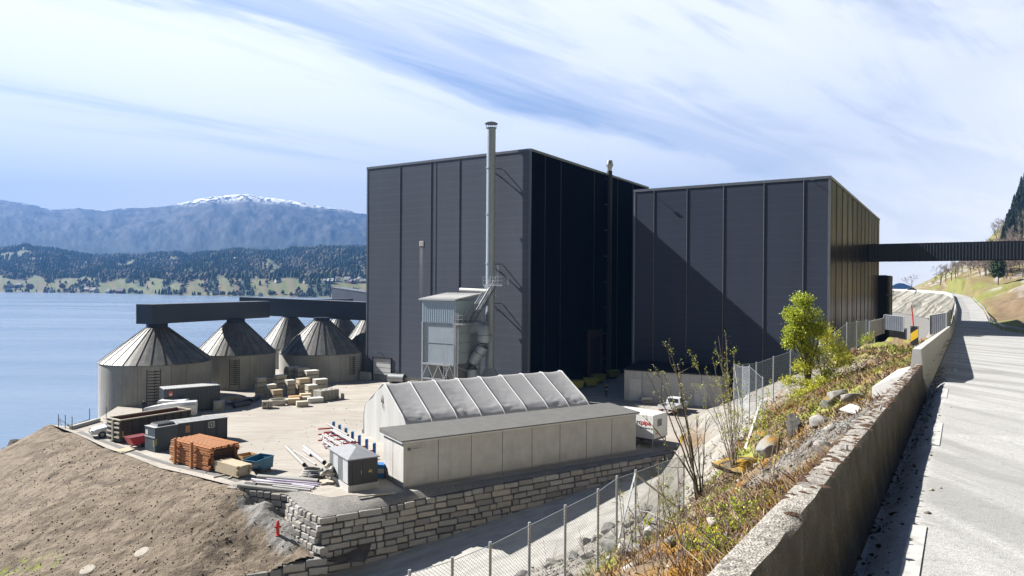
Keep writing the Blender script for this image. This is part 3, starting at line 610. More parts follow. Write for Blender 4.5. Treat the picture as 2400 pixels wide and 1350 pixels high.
def dirt_bank():
    x = np.concatenate([np.linspace(-90, -50, 60), np.linspace(-49.7, -9.5, 330)]); y = np.linspace(30, 84, 330)
    X, Y = np.meshgrid(x, y); Z = bank_z(X, Y)
    ex = np.array([p.x for p in BANK_EDGE] + [p.x for p in WALL_SIDE[1:]]); ey = np.array([p.y for p in BANK_EDGE] + [p.y for p in WALL_SIDE[1:]])
    edge_y = np.interp(X, ex, ey, left=95)
    lx = np.array([p.x for p in LOWWALL][::-1]); ly = np.array([p.y for p in LOWWALL][::-1]); low_y = np.interp(X, lx, ly, left=-99)
    Z = np.minimum(Z, np.where(Y > edge_y - 0.6, -0.02 - 0.02 * (Y > edge_y), 99))
    Z = np.where(Y > edge_y + 0.6, np.minimum(Z, -0.45), Z)
    left = X < BANK_EDGE[0].x - 1; Z = np.where(left & (Y > 74), np.minimum(Z, -5.6), Z)
    inwall = (Y > edge_y + 0.1) & (X > WALL_SIDE[0].x)
    c5 = (Y < edge_y + 1.6) & (Y > low_y - 0.25) | left
    keep = (c5[:-1, :-1] & c5[1:, 1:] & c5[:-1, 1:] & c5[1:, :-1])
    n1_ = fbm(X * 0.5, Y * 0.9, 5, 0.6)[..., None]; n2_ = fbm(X * 3, Y * 5, 3)[..., None]; n3_ = fbm(X * 0.12 + 4, Y * 0.12, 3)[..., None]
    c = np.array([0.115, 0.090, 0.066]) * (1 - n1_) + np.array([0.205, 0.167, 0.125]) * n1_
    c = c * (0.75 + 0.5 * n2_)
    dk = sstep(0.5, 0.62, fbm(X * 0.7 + 8, Y * 1.6, 5, 0.65))[..., None] * 0.55; c = c * (1 - dk) + np.array([0.055, 0.040, 0.028]) * dk
    # grey crushed stone beside the retaining wall
    g = BANK_GRAVEL(X, Y)[..., None]; c = c * (1 - g) + np.array([0.20, 0.196, 0.187]) * (0.7 + 0.6 * n2_) * g
    gp = at(35, 1345, -4.3); gr = (sstep(0.50, 0.60, fbm(X * 1.4, Y * 1.4, 4, 0.65)) * (1 - sstep(1.4, 2.8, np.hypot((X - gp.x) * 0.8, (Y - gp.y) * 1.3))))[..., None]
    c = c * (1 - gr) + np.array([0.16, 0.19, 0.03]) * gr
    struct('earth_bank', grid_obj('earth_bank', X, Y, Z, 'dirt', c, keep=keep))
def BANK_GRAVEL(X, Y):
    P = [at(560, 1150, -0.4), at(600, 1190, -1.2), at(645, 1225, -1.9), at(670, 1260, -2.4), at(715, 1275, -2.8)]
    d = np.full(np.shape(X), 99.0)
    for p, r_ in zip(P, (0.5, 1.2, 1.7, 1.5, 0.9)): d = np.minimum(d, np.hypot(X - p.x, Y - p.y) / r_)
    return 1 - sstep(0.75, 1.15, d + (fbm(X * 1.5, Y * 1.5, 3) - 0.5) * 0.7)
dirt_bank()
# ---- stone retaining walls
RAMP_L = [Vector((p.x, p.y, z)) - Vector((0.02, 0.5, 0)) for p, z in zip([WALL_FRONT[i] for i in range(7)], (-4.35, -3.9, -3.45, -2.95, -2.45, -1.6, -0.45))]
def stones(P_top, zbot, name, row=0.45, lmin=0.5, lmax=1.7, batter=0.10, depth=0.5, top_first=True, seed=1):
    rg = random.Random(seed); b = MB(); d = [0]
    for a, c in zip(P_top, P_top[1:]): d.append(d[-1] + math.hypot(c.x - a.x, c.y - a.y))
    T = d[-1]
    def pt(t):
        i = 0
        while i < len(d) - 2 and d[i + 1] < t: i += 1
        k = (t - d[i]) / (d[i + 1] - d[i]); return P_top[i].lerp(P_top[i + 1], k), (P_top[i + 1] - P_top[i]).normalized()
    def zb(t): return float(np.interp(t, d, zbot))
    k = 0; ntop = int(max(p.z - z for p, z in zip(P_top, zbot)) / row) + 2
    for k in range(ntop):
        t = -rg.random() * 0.6
        while t < T:
            l = rg.uniform(lmin, lmax); h = row * rg.uniform(0.84, 1.03); m = t + l / 2
            if m > T + 0.3: break
            p, dr = pt(min(max(m, 0.0), T)); p = p + Vector((dr.x, dr.y, 0)) * (m - min(max(m, 0), T))
            if p.z - k * row > zb(min(max(m, 0), T)) - 0.35:
                o = Vector((dr.y, -dr.x, 0)); a = math.atan2(dr.y, dr.x)
                Mx = Matrix.Translation(Vector((p.x, p.y, p.z - k * row - row)) + o * (k * row * batter + rg.uniform(-0.05, 0.05))) @ Matrix.Rotation(a, 4, 'Z') @ Matrix.Rotation(rg.uniform(-0.02, 0.02), 4, 'Y')
                g = 0.010; x0 = -l / 2 + g; x1 = l / 2 - g; j = lambda s_: rg.uniform(-s_, s_)
                vs = []
                for yy, s_ in ((-0.16, 0.05), (depth, 0.02)):
                    vs += [(x0 + abs(j(s_)) * 1.2, yy + j(0.04), g + abs(j(s_)) * 0.6), (x1 - abs(j(s_)) * 1.2, yy + j(0.04), g + abs(j(s_)) * 0.6), (x1 - abs(j(s_)) * 1.2, yy + j(0.04), h - abs(j(s_)) * 0.6), (x0 + abs(j(s_)) * 1.2, yy + j(0.04), h - abs(j(s_)) * 0.6)]
                b.add(vs, [(0, 1, 2, 3), (7, 6, 5, 4), (0, 4, 5, 1), (1, 5, 6, 2), (2, 6, 7, 3), (3, 7, 4, 0)], Mx)
            t += l
    return b
def retaining_wall(name, label, P, zb, **k):
    t = thing(name, label, 'wall', (0, 0, 0)); stones(P, zb, name, **k).build('stones', 'stone', t, bevel=0.035)
    bk = MB(); n = len(P)   # dark earth behind the joints
    for i in range(n - 1):
        a, c = P[i], P[i + 1]; dr = (c - a).normalized(); o = Vector((-dr.y, dr.x, 0)) * 0.10
        bt = Vector((dr.y, -dr.x, 0)) * 0.0
        bk.add([a + o - Vector((0, 0, 0.1)), c + o - Vector((0, 0, 0.1)), Vector((c.x, c.y, zb[i + 1] - 0.8)) + o - o * 3.5, Vector((a.x, a.y, zb[i] - 0.8)) + o - o * 3.5], [(0, 1, 2, 3)])
    bk.build('backing', 'gravel_dark', t, fix=False); return t
zf = [v.z for v in RAMP_L]
retaining_wall('retaining_wall', 'long grey natural stone retaining wall below the concrete storage building', WALL_FRONT, zf, seed=3)
retaining_wall('retaining_wall', 'sunlit short stone wall side turning back towards the pipe pile', WALL_SIDE, [-0.5, -0.9, -1.9, -2.6, -3.4], seed=5, lmin=0.45, lmax=1.0, batter=0.16)
LW = [LOWWALL[0] + Vector((0.2, -0.25, 0.1)), LOWWALL[1], LOWWALL[2], LOWWALL[3], LOWWALL[4]]
retaining_wall('retaining_wall', 'low row of stone blocks holding up the brown earth bank', LW[::-1], [-5.9, -5.8, -5.6, -5.3, -4.9], seed=8, lmin=0.8, lmax=1.5, row=0.55)
# ---- service road running down beside the wall
RAMP_R = poly_at([(760, 1560, -5.2), (1000, 1420, -4.6), (1130, 1372, -4.3), (1243, 1330, -3.9), (1323, 1288, -3.4), (1402, 1248, -2.8), (1484, 1209, -2.1), (1555, 1175, -1.4), (1612, 1110, -0.45), (1640, 1040, 0.0)])
RL = [Vector((-34, 30, -5.3)), Vector((-22, 38.5, -5.0)), Vector((CORN.x - 0.5, CORN.y - 1.1, -4.45))] + [p + Vector((0, 0.9, 0)) for p in RAMP_L[1:]] + [at(1618, 1050, 0.0) + Vector((0.5, 3, 0.02))]
RRa = [Vector((-26, 18, -5.3))] + RAMP_R
strip('service_road', RL, [p - Vector((-1.5, 1.5, 0.0)) for p in RRa], 'service_road', 140, 14, cols=True)
# ================================================================== ROAD ABOVE AND THE SLOPE BELOW IT
def road_z(s):
    y = np.asarray(s, float) * NY; return 13.25 - np.interp(y, [-30, 0, 100, 130, 170, 280, 400, 470, 520], [-1.3, 0, 4.45, 4.62, 3.5, 1.7, 0.05, -0.1, 3.0])
def left_off(s): return np.interp(s, [-30, 150, 200, 333, 400, 475, 560, 640], [-0.62, -0.45, -0.2, -1.5, -5, -22, -52, -95])
S_R = np.concatenate([np.arange(-30, 30, 0.5), np.arange(30, 160, 2.0), np.arange(160, 645, 8)])
def right_off(s): return np.interp(s, [-30, 60, 96, 112, 128, 160, 200, 330, 400, 475, 560, 640], [9.0, 9.5, 10.5, 9.0, 5.6, 4.9, 5.1, 4.0, 0.2, -16, -46, -88])
def road_lift(s, w_): return 0.26 * sstep(0.0, 0.34, w_ - left_off(s)) * (1 - sstep(18.5, 26, s))  # near road raised beside the parapet to narrow the parapet's shadow
def road():
    m = 46; X = np.zeros((len(S_R), m)); Y = X.copy(); Z = X.copy()
    for j in range(m):
        t = (j / (m - 1)) ** 2; w_ = left_off(S_R) * (1 - t) + right_off(S_R) * t
        X[:, j] = S_R * NX + w_ * UX; Y[:, j] = S_R * NY + w_ * UY; Z[:, j] = road_z(S_R) + road_lift(S_R, w_)
    struct('road', grid_obj('road', X, Y, Z, 'asphalt'))
    mk = MB(); s = -6.0
    def quad(s0, s1, w0, w1, f=lambda s_: 0.0):
        n_ = 4
        for i in range(n_):
            a_, b_ = s0 + (s1 - s0) * i / n_, s0 + (s1 - s0) * (i + 1) / n_
            pts = [(a_, w0), (a_, w1), (b_, w1), (b_, w0)]; mk.add([sw(s_, w_ + f(s_), float(road_z(s_)) + float(road_lift(s_, w_ + f(s_))) + 0.008) for s_, w_ in pts], [(0, 1, 2, 3)])
        return
        mk.add([sw(s0, w0 + f(s0), float(road_z(s0)) + 0.006), sw(s0, w1 + f(s0), float(road_z(s0)) + 0.006), sw(s1, w1 + f(s1), float(road_z(s1)) + 0.006), sw(s1, w0 + f(s1), float(road_z(s1)) + 0.006)], [(0, 1, 2, 3)])
    lf = lambda s_: float(left_off(s_)) + 0.31 + 0.14 * float(sstep(20, 28, s_))
    for s in np.arange(3.7, 330, 5.9): quad(s, s + 2.1, 0, 0.10, lf)
    rf = lambda s_: float(np.interp(s_, [0, 40, 90, 130, 200, 300], [3.5, 3.55, 4.3, 4.5, 4.7, 3.4]))
    for s in np.arange(20.0, 260, 5.0): quad(s, s + 2.2, 0, 0.12, rf)
    pmk = struct('road_marking', mk, 'marking', fix=False)
pm('marking', (0.50, 0.495, 0.48), (0.33, 0.33, 0.325), 9, 0.8, lo=0.48, hi=0.66)
road()
def wall_profile(name, label, cat, s0, s1, woff, prof, mat, step=0.5, rg=0.0, ends=True, zf=None, group=None, parts=None):
    t = thing(name, label, cat, (0, 0, 0), group=group)
    ss = np.arange(s0, s1 + 1e-6, step); n = len(prof); V = []; Fq = []
    for i, s in enumerate(ss):
        for k, (x, z) in enumerate(prof):
            j1 = (fbm(s * 2.0 + k * 7, k * 3.3, 3) - 0.5) * rg; j2 = (fbm(s * 2.3 + k * 5, k * 2.1 + 9, 3) - 0.5) * rg
            p = sw(s, woff(s) + x + float(j1), float(road_z(s)) + (z if zf is None else z * zf(s)) + float(j2)); V.append(tuple(p))
    for i in range(len(ss) - 1):
        for k in range(n): Fq.append((i * n + k, i * n + (k + 1) % n, (i + 1) * n + (k + 1) % n, (i + 1) * n + k))
    b = MB(); b.v = V; b.f = Fq + [tuple(range(n)), tuple((len(ss) - 1) * n + k for k in range(n - 1, -1, -1))]
    b.build('body', mat, t, smooth=True); return t
# old rough parapet: (offset from its road face, height)
OW = lambda s: -0.63
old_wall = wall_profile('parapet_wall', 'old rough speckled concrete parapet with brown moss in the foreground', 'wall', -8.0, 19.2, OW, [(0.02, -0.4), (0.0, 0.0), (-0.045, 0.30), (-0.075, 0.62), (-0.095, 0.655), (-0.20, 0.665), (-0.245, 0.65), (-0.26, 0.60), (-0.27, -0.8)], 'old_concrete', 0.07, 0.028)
mo = MB(); rg = random.Random(5)
for i in range(330):
    s = rg.uniform(4.0, 19.0) ** 1.0; s = 3.6 + (s - 3.6) * 1.0
    if rg.random() < 0.35 and s < 8: continue
    wv = -0.63 - rg.uniform(0.085, 0.235); L_ = rg.uniform(0.02, 0.072); W_ = rg.uniform(0.010, 0.028); a = rg.uniform(-0.5, 0.5); c = sw(s, wv, float(road_z(s)) + 0.662)
    k0 = len(mo.v); n = 11; hh = rg.uniform(0.004, 0.014)
    for j in range(n):
        t = j * 6.283 / n; r_ = rg.uniform(0.8, 1.15); dx = L_ * r_ * math.cos(t); dy = W_ * r_ * math.sin(t)
        mo.v.append((c.x + dx * UX - dy * NX * 1, c.y + dx * UY - dy * NY, c.z - 0.004))
    mo.v.append((c.x, c.y, c.z + hh)); mo.f += [(k0 + j, k0 + (j + 1) % n, k0 + n) for j in range(n)]
mo.build('moss', 'moss_brown', old_wall, fix=False)
for s, n_ in ((6.3, 1), (9.2, 2)):
    bb = MB()
    for q_ in range(n_): bb.tube(sw(s + q_ * 0.14, -0.76, float(road_z(s)) + 0.64), sw(s + q_ * 0.14, -0.76, float(road_z(s)) + 0.70), 0.012, n=8)
    bb.build('anchor_bolt', 'galv_post', old_wall)
# new smooth concrete barrier
def bar_off(s): return float(left_off(s)) - 0.02
nb = wall_profile('concrete_barrier', 'smooth pale concrete road barrier that starts beyond the mossy parapet', 'barrier', 19.6, 150.0, bar_off, [(0.0, -0.2), (0.0, 0.05), (-0.10, 0.30), (-0.16, 1.0), (-0.34, 1.0), (-0.42, 0.05), (-0.42, -0.8)], 'concrete_pale', 1.2, 0.0)
ft = MB(); f0 = sw(19.2, -0.66, float(road_z(19))); 
ft.add([sw(18.6, -0.98, float(road_z(18.6)) + 0.50), sw(20.2, -0.80, float(road_z(20)) + 0.60), sw(21.4, -1.35, float(road_z(21)) + 0.35), sw(19.0, -1.75, float(road_z(19)) + 0.05), sw(18.6, -0.98, float(road_z(18)) - 0.6), sw(20.2, -0.80, float(road_z(20)) - 0.6), sw(21.4, -1.35, float(road_z(21)) - 0.6), sw(19.0, -1.75, float(road_z(19)) - 0.6)], [(0, 1, 2, 3), (0, 4, 5, 1), (1, 5, 6, 2), (2, 6, 7, 3), (3, 7, 4, 0)])
ft.build('footing', 'concrete_pale', nb)
nb2 = wall_profile('concrete_barrier', 'far pale concrete barrier along the road where it climbs to the crest', 'barrier', 155.0, 600.0, lambda s: float(left_off(s)) - 0.05, [(0.0, -0.2), (0.0, 0.1), (-0.16, 1.0), (-0.34, 1.0), (-0.42, -3.6)], 'concrete_pale', 6.0)
# ---- slope between road and yard
slope_pts = []
for s in np.arange(-20, 130, 4.0): slope_pts.append(tuple(sw(s, -0.86 if s < 19 else -1.2, float(road_z(s)) + (0.42 if s < 12 else 0.30 if s < 17 else -0.02))))
FENCE1 = [(960, 1340, 14.5), (1060, 1310, 14.9), (1149, 1274, 15.6), (1241, 1228, 16.6), (1325, 1187, 17.7), (1402, 1149, 19.0), (1446, 1118, 20.2), (1490, 1104, 21.4), (1603, 1064, 26.0)]
F1 = [atd(x, y, d) for x, y, d in FENCE1]; FH = 2.15
for p in F1: slope_pts.append((p.x, p.y, p.z - FH))
for px, py, d in ((1243, 1352, 30), (1323, 1325, 31), (1402, 1292, 32), (1484, 1250, 34), (1540, 1218, 38), (1580, 1180, 41), (1150, 1395, 29), (1402, 1268, 41), (1323, 1306, 40), (1484, 1232, 43), (1050, 1440, 28)): slope_pts.append(tuple(atd(px, py, d)))
for p in F1[2:]: slope_pts.append((p.x + 2.2, p.y - 1.9, p.z - FH + 1.6))
for p in RAMP_R[:8]: slope_pts.append((p.x, p.y, p.z - 0.1)); slope_pts.append((p.x - 2.5, p.y + 2.5, p.z - 0.9))
for px, py, d in [(1632, 978, 50), (1622, 1000, 49), (1615, 1030, 48), (1700, 962, 47), (1750, 935, 44), (1800, 908, 42), (1860, 882, 43), (1700, 1020, 38), (1800, 985, 32), (1900, 930, 34), (1960, 880, 40), (1985, 825, 51), (2030, 806, 63), (2080, 792, 80), (1930, 862, 46), (1860, 1010, 21), (1700, 1110, 25), (1640, 1150, 28), (1920, 985, 18.0), (1980, 960, 18.5), (1900, 1040, 13.0), (2050, 885, 24), (2090, 860, 27), (2000, 900, 27)]:
    slope_pts.append(tuple(atd(px, py, d)))
for x, y in [(12.0, 54), (13.0, 57), (14.5, 61), (17, 66), (22, 72), (28, 76), (36, 78), (46, 84), (56, 98), (66, 118), (10.5, 60), (20, 84), (34, 90), (5, 62), (78, 150)]: slope_pts.append((x, y, -0.8 if y < 64 else -0.5))
SLOPE = RBF(slope_pts, 0.15)
def slope_z(x, y):
    x = np.asarray(x, float); y = np.asarray(y, float); w_ = x * UX + y * UY; s = x * NX + y * NY
    z = SLOPE(x, y); k = sstep(-1.1, -2.4, w_)
    z = z + k * ((fbm(x * 0.55, y * 0.55, 4, 0.55) - 0.5) * (0.25 + 0.5 * sstep(-7, -3, w_)) + (fbm(x * 1.7, y * 1.7, 3) - 0.5) * 0.30 * sstep(-9, -6, w_) + (fbm(x * 4.6, y * 4.6, 3) - 0.5) * 0.10)
    return z
def rock_mask(x, y):
    s = x * NX + y * NY; w_ = x * UX + y * UY
    a = 1 - sstep(0, 2.2, np.hypot((x - 15) / 3.0, (y - 46) / 3.4) - 1.3 + (fbm(x * 0.5, y * 0.5, 3) - 0.5))
    b = sstep(-7.5, -9.5, w_ - (fbm(x * 0.6, y * 0.6, 3) - 0.5) * 3)
    c = sstep(0.60, 0.64, fbm(x * 0.8 + 30, y * 0.8, 4, 0.6)) * 0.8 * sstep(8, 14, s) * (1 - sstep(19, 24, s))
    return np.clip(np.maximum(np.maximum(a, b), c), 0, 1)
def near_slope():
    s = np.concatenate([np.arange(-8, 26, 0.11), np.arange(26, 60, 0.3), np.arange(60, 132, 1.0)]); w_ = np.concatenate([-0.80 - np.arange(0, 9, 0.11), -9.8 - np.arange(0, 50, 0.5)])
    Wg, Sg = np.meshgrid(w_, s); X = Sg * NX + Wg * UX; Y = Sg * NY + Wg * UY; Z = slope_z(X, Y)
    rx = np.array([p.x for p in RAMP_R]); ry = np.array([p.y for p in RAMP_R]); rz_ = np.array([p.z for p in RAMP_R])
    t_ = np.interp(X + Y * 0.35, rx + ry * 0.35, ry - rx * 0.35); rzz = np.interp(X + Y * 0.35, rx + ry * 0.35, rz_); over = (Y - X * 0.35) - t_
    Z = np.where((over > -0.2) & (X + Y * 0.35 < 29.5), np.minimum(Z, rzz - 0.15 - 0.5 * np.clip(over, 0, 3)), Z); Z = np.maximum(Z, -7)
    rk = rock_mask(X, Y)[..., None]
    a = fbm(X * 0.9, Y * 0.9, 5, 0.6)[..., None]; b = fbm(X * 2.3 + 9, Y * 2.3, 4, 0.6)[..., None]; c_ = fbm(X * 7, Y * 7, 3)[..., None]; g = fbm(X * 0.45 + 20, Y * 0.45, 3)[..., None]
    col = np.array([0.11, 0.078, 0.05]) * (1 - a) + np.array([0.235, 0.175, 0.11]) * a
    mo_ = sstep(0.52, 0.62, b); col = col * (1 - mo_) + np.array([0.20, 0.105, 0.018]) * mo_
    far = sstep(16, 24, Sg)[..., None]; gg = sstep(0.55, 0.64, g * 0.55 + b * 0.45 + 0.05 * far); col = col * (1 - gg) + np.array([0.20, 0.215, 0.045]) * gg
    rc = np.array([0.235, 0.222, 0.20]) * (0.62 + 0.55 * a) * (0.8 + 0.4 * c_)
    # brown lichen streak down the front of the outcrop
    st = (np.exp(-((X - 12.3) / 0.45) ** 2) * sstep(43, 46, Y))[..., None]; rc = rc * (1 - st * 0.8) + np.array([0.12, 0.065, 0.02]) * st * 0.8
    gv = ((1 - sstep(0.5, 2.4, np.abs(Wg + 1.9))) * sstep(10, 13, Sg) * (1 - sstep(17, 20, Sg)))[..., None]
    col = col * (1 - rk) + rc * rk; col = col * (1 - gv * 0.9) + np.array([0.15, 0.145, 0.135]) * (0.6 + 0.8 * c_) * gv * 0.9
    col = col * (0.7 + 0.6 * c_)
    struct('hillside_slope', grid_obj('hillside_slope', X, Y, Z, 'ground_veg', col))
near_slope()
# ---- hill to the right of the road
hill_pts = []
for s in [-300, -200, -140, -90, -60] + list(np.arange(-30, 130, 10)) + [150, 180, 220, 270, 330, 390, 440, 475]: 
    w0 = float(right_off(s)); z0 = float(road_z(s)); hill_pts.append(tuple(sw(s, w0 + 0.3, z0 - 0.15)))
    hill_pts.append(tuple(sw(s, w0 + 5, z0 + 0.6)))
for px, py, d in [(2400, 700, 150), (2350, 715, 170), (2300, 690, 230), (2400, 672, 190), (2250, 672, 290), (2200, 668, 330), (2170, 668, 360), (2230, 655, 330), (2280, 650, 300), (2330, 668, 240), (2400, 655, 230), (2290, 632, 360), (2340, 628, 330), (2400, 622, 300), (2345, 605, 430), (2400, 560, 400), (2362, 560, 470), (2385, 510, 520), (2400, 455, 580), (2450, 400, 560), (2550, 300, 560), (2600, 520, 330), (2700, 420, 380), (2900, 300, 420), (2800, 560, 220), (3200, 400, 240), (2350, 585, 600), (2330, 620, 650), (2280, 640, 600), (2200, 668, 560), (2160, 672, 560), (2500, 250, 800), (3400, 560, 130), (3600, 300, 250)]:
    hill_pts.append(tuple(atd(px, py, d)))
for s in (-300, -200, -120, -60, -20, 20):
    for w_, z in ((25, 26), (60, 62), (120, 120), (220, 190)): hill_pts.append(tuple(sw(s, w_ + 8, z)))
for s in (-60, -100, -150, -220, -300): hill_pts.append(tuple(sw(s, -10 + s * 0.1, 12 + abs(s) * 0.55)))  # hillside carried on unseen behind the camera to block sky light
HILL = RBF(hill_pts, 4.0)
def hill_z(x, y): 
    k = sstep(0, 12, np.asarray(x) * UX + np.asarray(y) * UY - right_off(np.asarray(x) * NX + np.asarray(y) * NY))
    return HILL(x, y) + k * ((fbm(x * 0.06, y * 0.06, 5, 0.55) - 0.5) * 7 + (fbm(x * 0.5, y * 0.5, 3) - 0.5) * 0.8)
def right_hill():
    s = np.concatenate([np.arange(-300, -30, 6.0), np.arange(-30, 240, 1.6), np.arange(240, 700, 4)]); wr = np.concatenate([np.arange(0.0, 40, 0.9), 40 * 1.045 ** np.arange(0, 64)])
    Wr, Sg = np.meshgrid(wr, s); Wg = right_off(Sg) + Wr - 0.05; X = Sg * NX + Wg * UX; Y = Sg * NY + Wg * UY; Z = hill_z(X, Y); Z[:, 0] = road_z(s) - 0.02
    a = fbm(X * 0.08, Y * 0.08, 5, 0.6)[..., None]; b = fbm(X * 0.35 + 5, Y * 0.35, 4, 0.6)[..., None]; c_ = fbm(X * 1.3, Y * 1.3, 3)[..., None]
    col = np.array([0.12, 0.088, 0.045]) * (1 - b) + np.array([0.20, 0.165, 0.075]) * b
    g = sstep(0.50, 0.58, a); col = col * (1 - g) + np.array([0.15, 0.155, 0.045]) * g
    rk = sstep(0.57, 0.62, fbm(X * 0.13 + 50, Y * 0.16, 5, 0.6))[..., None] * sstep(2, 8, Wr)[..., None] * (1 - sstep(45, 90, Wr))[..., None]
    col = col * (1 - rk) + np.array([0.30, 0.28, 0.255]) * (0.6 + 0.6 * c_) * rk
    br = ((1 - sstep(22, 32, Wr)) * sstep(120, 140, Sg) * (1 - sstep(215, 245, Sg)) * sstep(0.8, 2.5, Wr))[..., None]; col = col * (1 - br * 0.92) + np.array([0.14, 0.098, 0.062]) * (0.6 + 0.8 * c_) * br * 0.92
    vg = ((1 - sstep(3.0, 5.0, Wr)) * sstep(100, 115, Sg) * (1 - sstep(150, 175, Sg)))[..., None]; col = col * (1 - vg) + np.array([0.15, 0.18, 0.04]) * vg
    up = sstep(55, 85, Z)[..., None]; col = col * (1 - up) + np.array([0.10, 0.105, 0.03]) * up
    struct('hillside', grid_obj('hillside', X, Y, Z, 'hill_veg', col))
right_hill()
# ---- rock cutting left of the climbing road, with the low access road at its foot
def rock_cut():
    s = np.arange(92, 560, 1.5); m = 26; X = np.zeros((len(s), m)); Y = X.copy(); Z = X.copy()
    top = np.interp(s, [92, 112, 130, 160, 200, 300, 420, 560], [-1.0, -1.6, -1.4, -1.0, -0.6, -0.6, -0.2, 0]) + road_z(s)
    for j in range(m):
        t = j / (m - 1); w_ = left_off(s) - 0.45 - (1.6 * t + 2.0 * t * t) - np.interp(s, [92, 118, 135, 560], [0, 0.3, 2.5, 3.5]) * min(t * 4, 1)
        w_ = w_ + (fbm(s * 0.13, np.full(len(s), j * 0.25), 5, 0.6) - 0.5) * 3.6 * math.sin(math.pi * min(t + 0.12, 1)) 
        X[:, j] = s * NX + w_ * UX; Y[:, j] = s * NY + w_ * UY; Z[:, j] = top + (0.15 - top) * t ** 0.8 + (fbm(s * 0.3 + 5, np.full(len(s), j * 0.4), 4) - 0.5) * 0.7 * (0 < j < m - 1)
    a = fbm(X * 0.5, Z * 0.5 + Y * 0.2, 5, 0.65)[..., None]; a = sstep(0.3, 0.7, a); col = np.array([0.06, 0.06, 0.05]) * (1 - a) + np.array([0.24, 0.23, 0.20]) * a
    st = sstep(0.55, 0.66, fbm(X * 1.6 + Y * 0.9, Z * 0.15, 4, 0.6))[..., None]; col = col * (1 - 0.5 * st) + np.array([0.14, 0.115, 0.085]) * 0.5 * st
    struct('rock_cutting', grid_obj('rock_cutting', X, Y, Z, 'rockmat', col))
    b = MB(); e = []
    for a_, c_ in zip(np.arange(96, 560, 10.0), np.arange(106, 570, 10.0)):
        for q0, q1 in ((a_, c_),): b.add([sw(q0, float(left_off(q0)) - 7.5, 0.02), sw(q1, float(left_off(q1)) - 7.5, 0.02), sw(q1, float(left_off(q1)) - 30, 0.02), sw(q0, float(left_off(q0)) - 30, 0.02)], [(0, 1, 2, 3)])
    struct('access_road', b, 'gravel', fix=False)
rock_cut()
# distant hill past the crest, haze blue put into its colour
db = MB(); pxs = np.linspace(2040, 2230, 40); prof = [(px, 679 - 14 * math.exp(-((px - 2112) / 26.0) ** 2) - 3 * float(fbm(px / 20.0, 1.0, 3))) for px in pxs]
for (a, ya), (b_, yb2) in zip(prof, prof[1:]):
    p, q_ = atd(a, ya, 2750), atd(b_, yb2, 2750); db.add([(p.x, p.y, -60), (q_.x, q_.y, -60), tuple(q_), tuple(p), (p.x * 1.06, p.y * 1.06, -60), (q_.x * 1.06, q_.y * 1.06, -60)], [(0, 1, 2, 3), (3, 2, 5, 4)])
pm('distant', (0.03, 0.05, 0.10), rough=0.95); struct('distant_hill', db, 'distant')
# ================================================================== THE TWO BIG HALLS
def hall_frame(px_base, name, label, loc):
    return thing(name, label, 'building', loc, -AZ)
A_L, A_D, A_H = 30.0, 42.4, 33.35; A0 = at(858, 889)
ha = hall_frame(0, 'storage_hall', 'tallest dark clad hall with the tall silver chimney against its front', A0)
def open_box(L_, D_, H_, faces):
    b = MB()
    if 'f' in faces: b.add([(0, 0, 0), (L_, 0, 0), (L_, 0, H_), (0, 0, H_)], [(0, 1, 2, 3)])
    if 'r' in faces: b.add([(L_, 0, 0), (L_, D_, 0), (L_, D_, H_), (L_, 0, H_)], [(0, 1, 2, 3)])
    if 'b' in faces: b.add([(0, D_, 0), (L_, D_, 0), (L_, D_, H_), (0, D_, H_)], [(3, 2, 1, 0)])
    if 'l' in faces: b.add([(0, 0, 0), (0, D_, 0), (0, D_, H_), (0, 0, H_)], [(3, 2, 1, 0)])
    if 't' in faces: b.add([(0, 0, H_), (L_, 0, H_), (L_, D_, H_), (0, D_, H_)], [(0, 1, 2, 3)])
    return b
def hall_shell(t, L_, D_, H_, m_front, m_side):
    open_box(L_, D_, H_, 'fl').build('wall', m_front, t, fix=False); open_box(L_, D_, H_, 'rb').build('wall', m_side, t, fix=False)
    b = MB(); b.add([(0, 0, H_ - 0.3), (L_, 0, H_ - 0.3), (L_, D_, H_ - 0.3), (0, D_, H_ - 0.3)], [(0, 1, 2, 3)]); b.build('roof', 'roof_felt', t, fix=False)
    c = MB()
    for x0, x1, y0, y1 in ((-0.08, L_ + 0.08, -0.08, 0.12), (-0.08, L_ + 0.08, D_ - 0.12, D_ + 0.08), (-0.08, 0.12, 0.12, D_ - 0.12), (L_ - 0.12, L_ + 0.08, 0.12, D_ - 0.12)): c.box(x0, x1, y0, y1, H_ - 0.28, H_ + 0.06)
    c.build('roof_flashing', 'trim_light', t)
    for x, y in ((0, 0), (L_, 0)):
        c = MB(); c.box(x - 0.05, x + 0.22 if x == 0 else x + 0.05, -0.05, 0.1, 0.9, H_ - 0.3) if x == 0 else c.box(x - 0.22, x + 0.05, -0.05, 0.2, 0.9, H_ - 0.3); c.build('corner_trim', 'trim_light', t)
hall_shell(ha, A_L, A_D, A_H, 'cladding_dark', 'cladding_shade')
def front_u(px, py, base, Ax=AZ):
    """distance along a facade (local x) where a pixel meets it"""
    r_ = ray(px, py); n_ = Vector((NX, NY, 0)); t_ = base.dot(n_) / (r_[0] * NX + r_[1] * NY); p = Vector((r_[0] * t_, r_[1] * t_, EYE + r_[2] * t_))
    return (p - base).dot(Vector((UX, UY, 0))), p.z
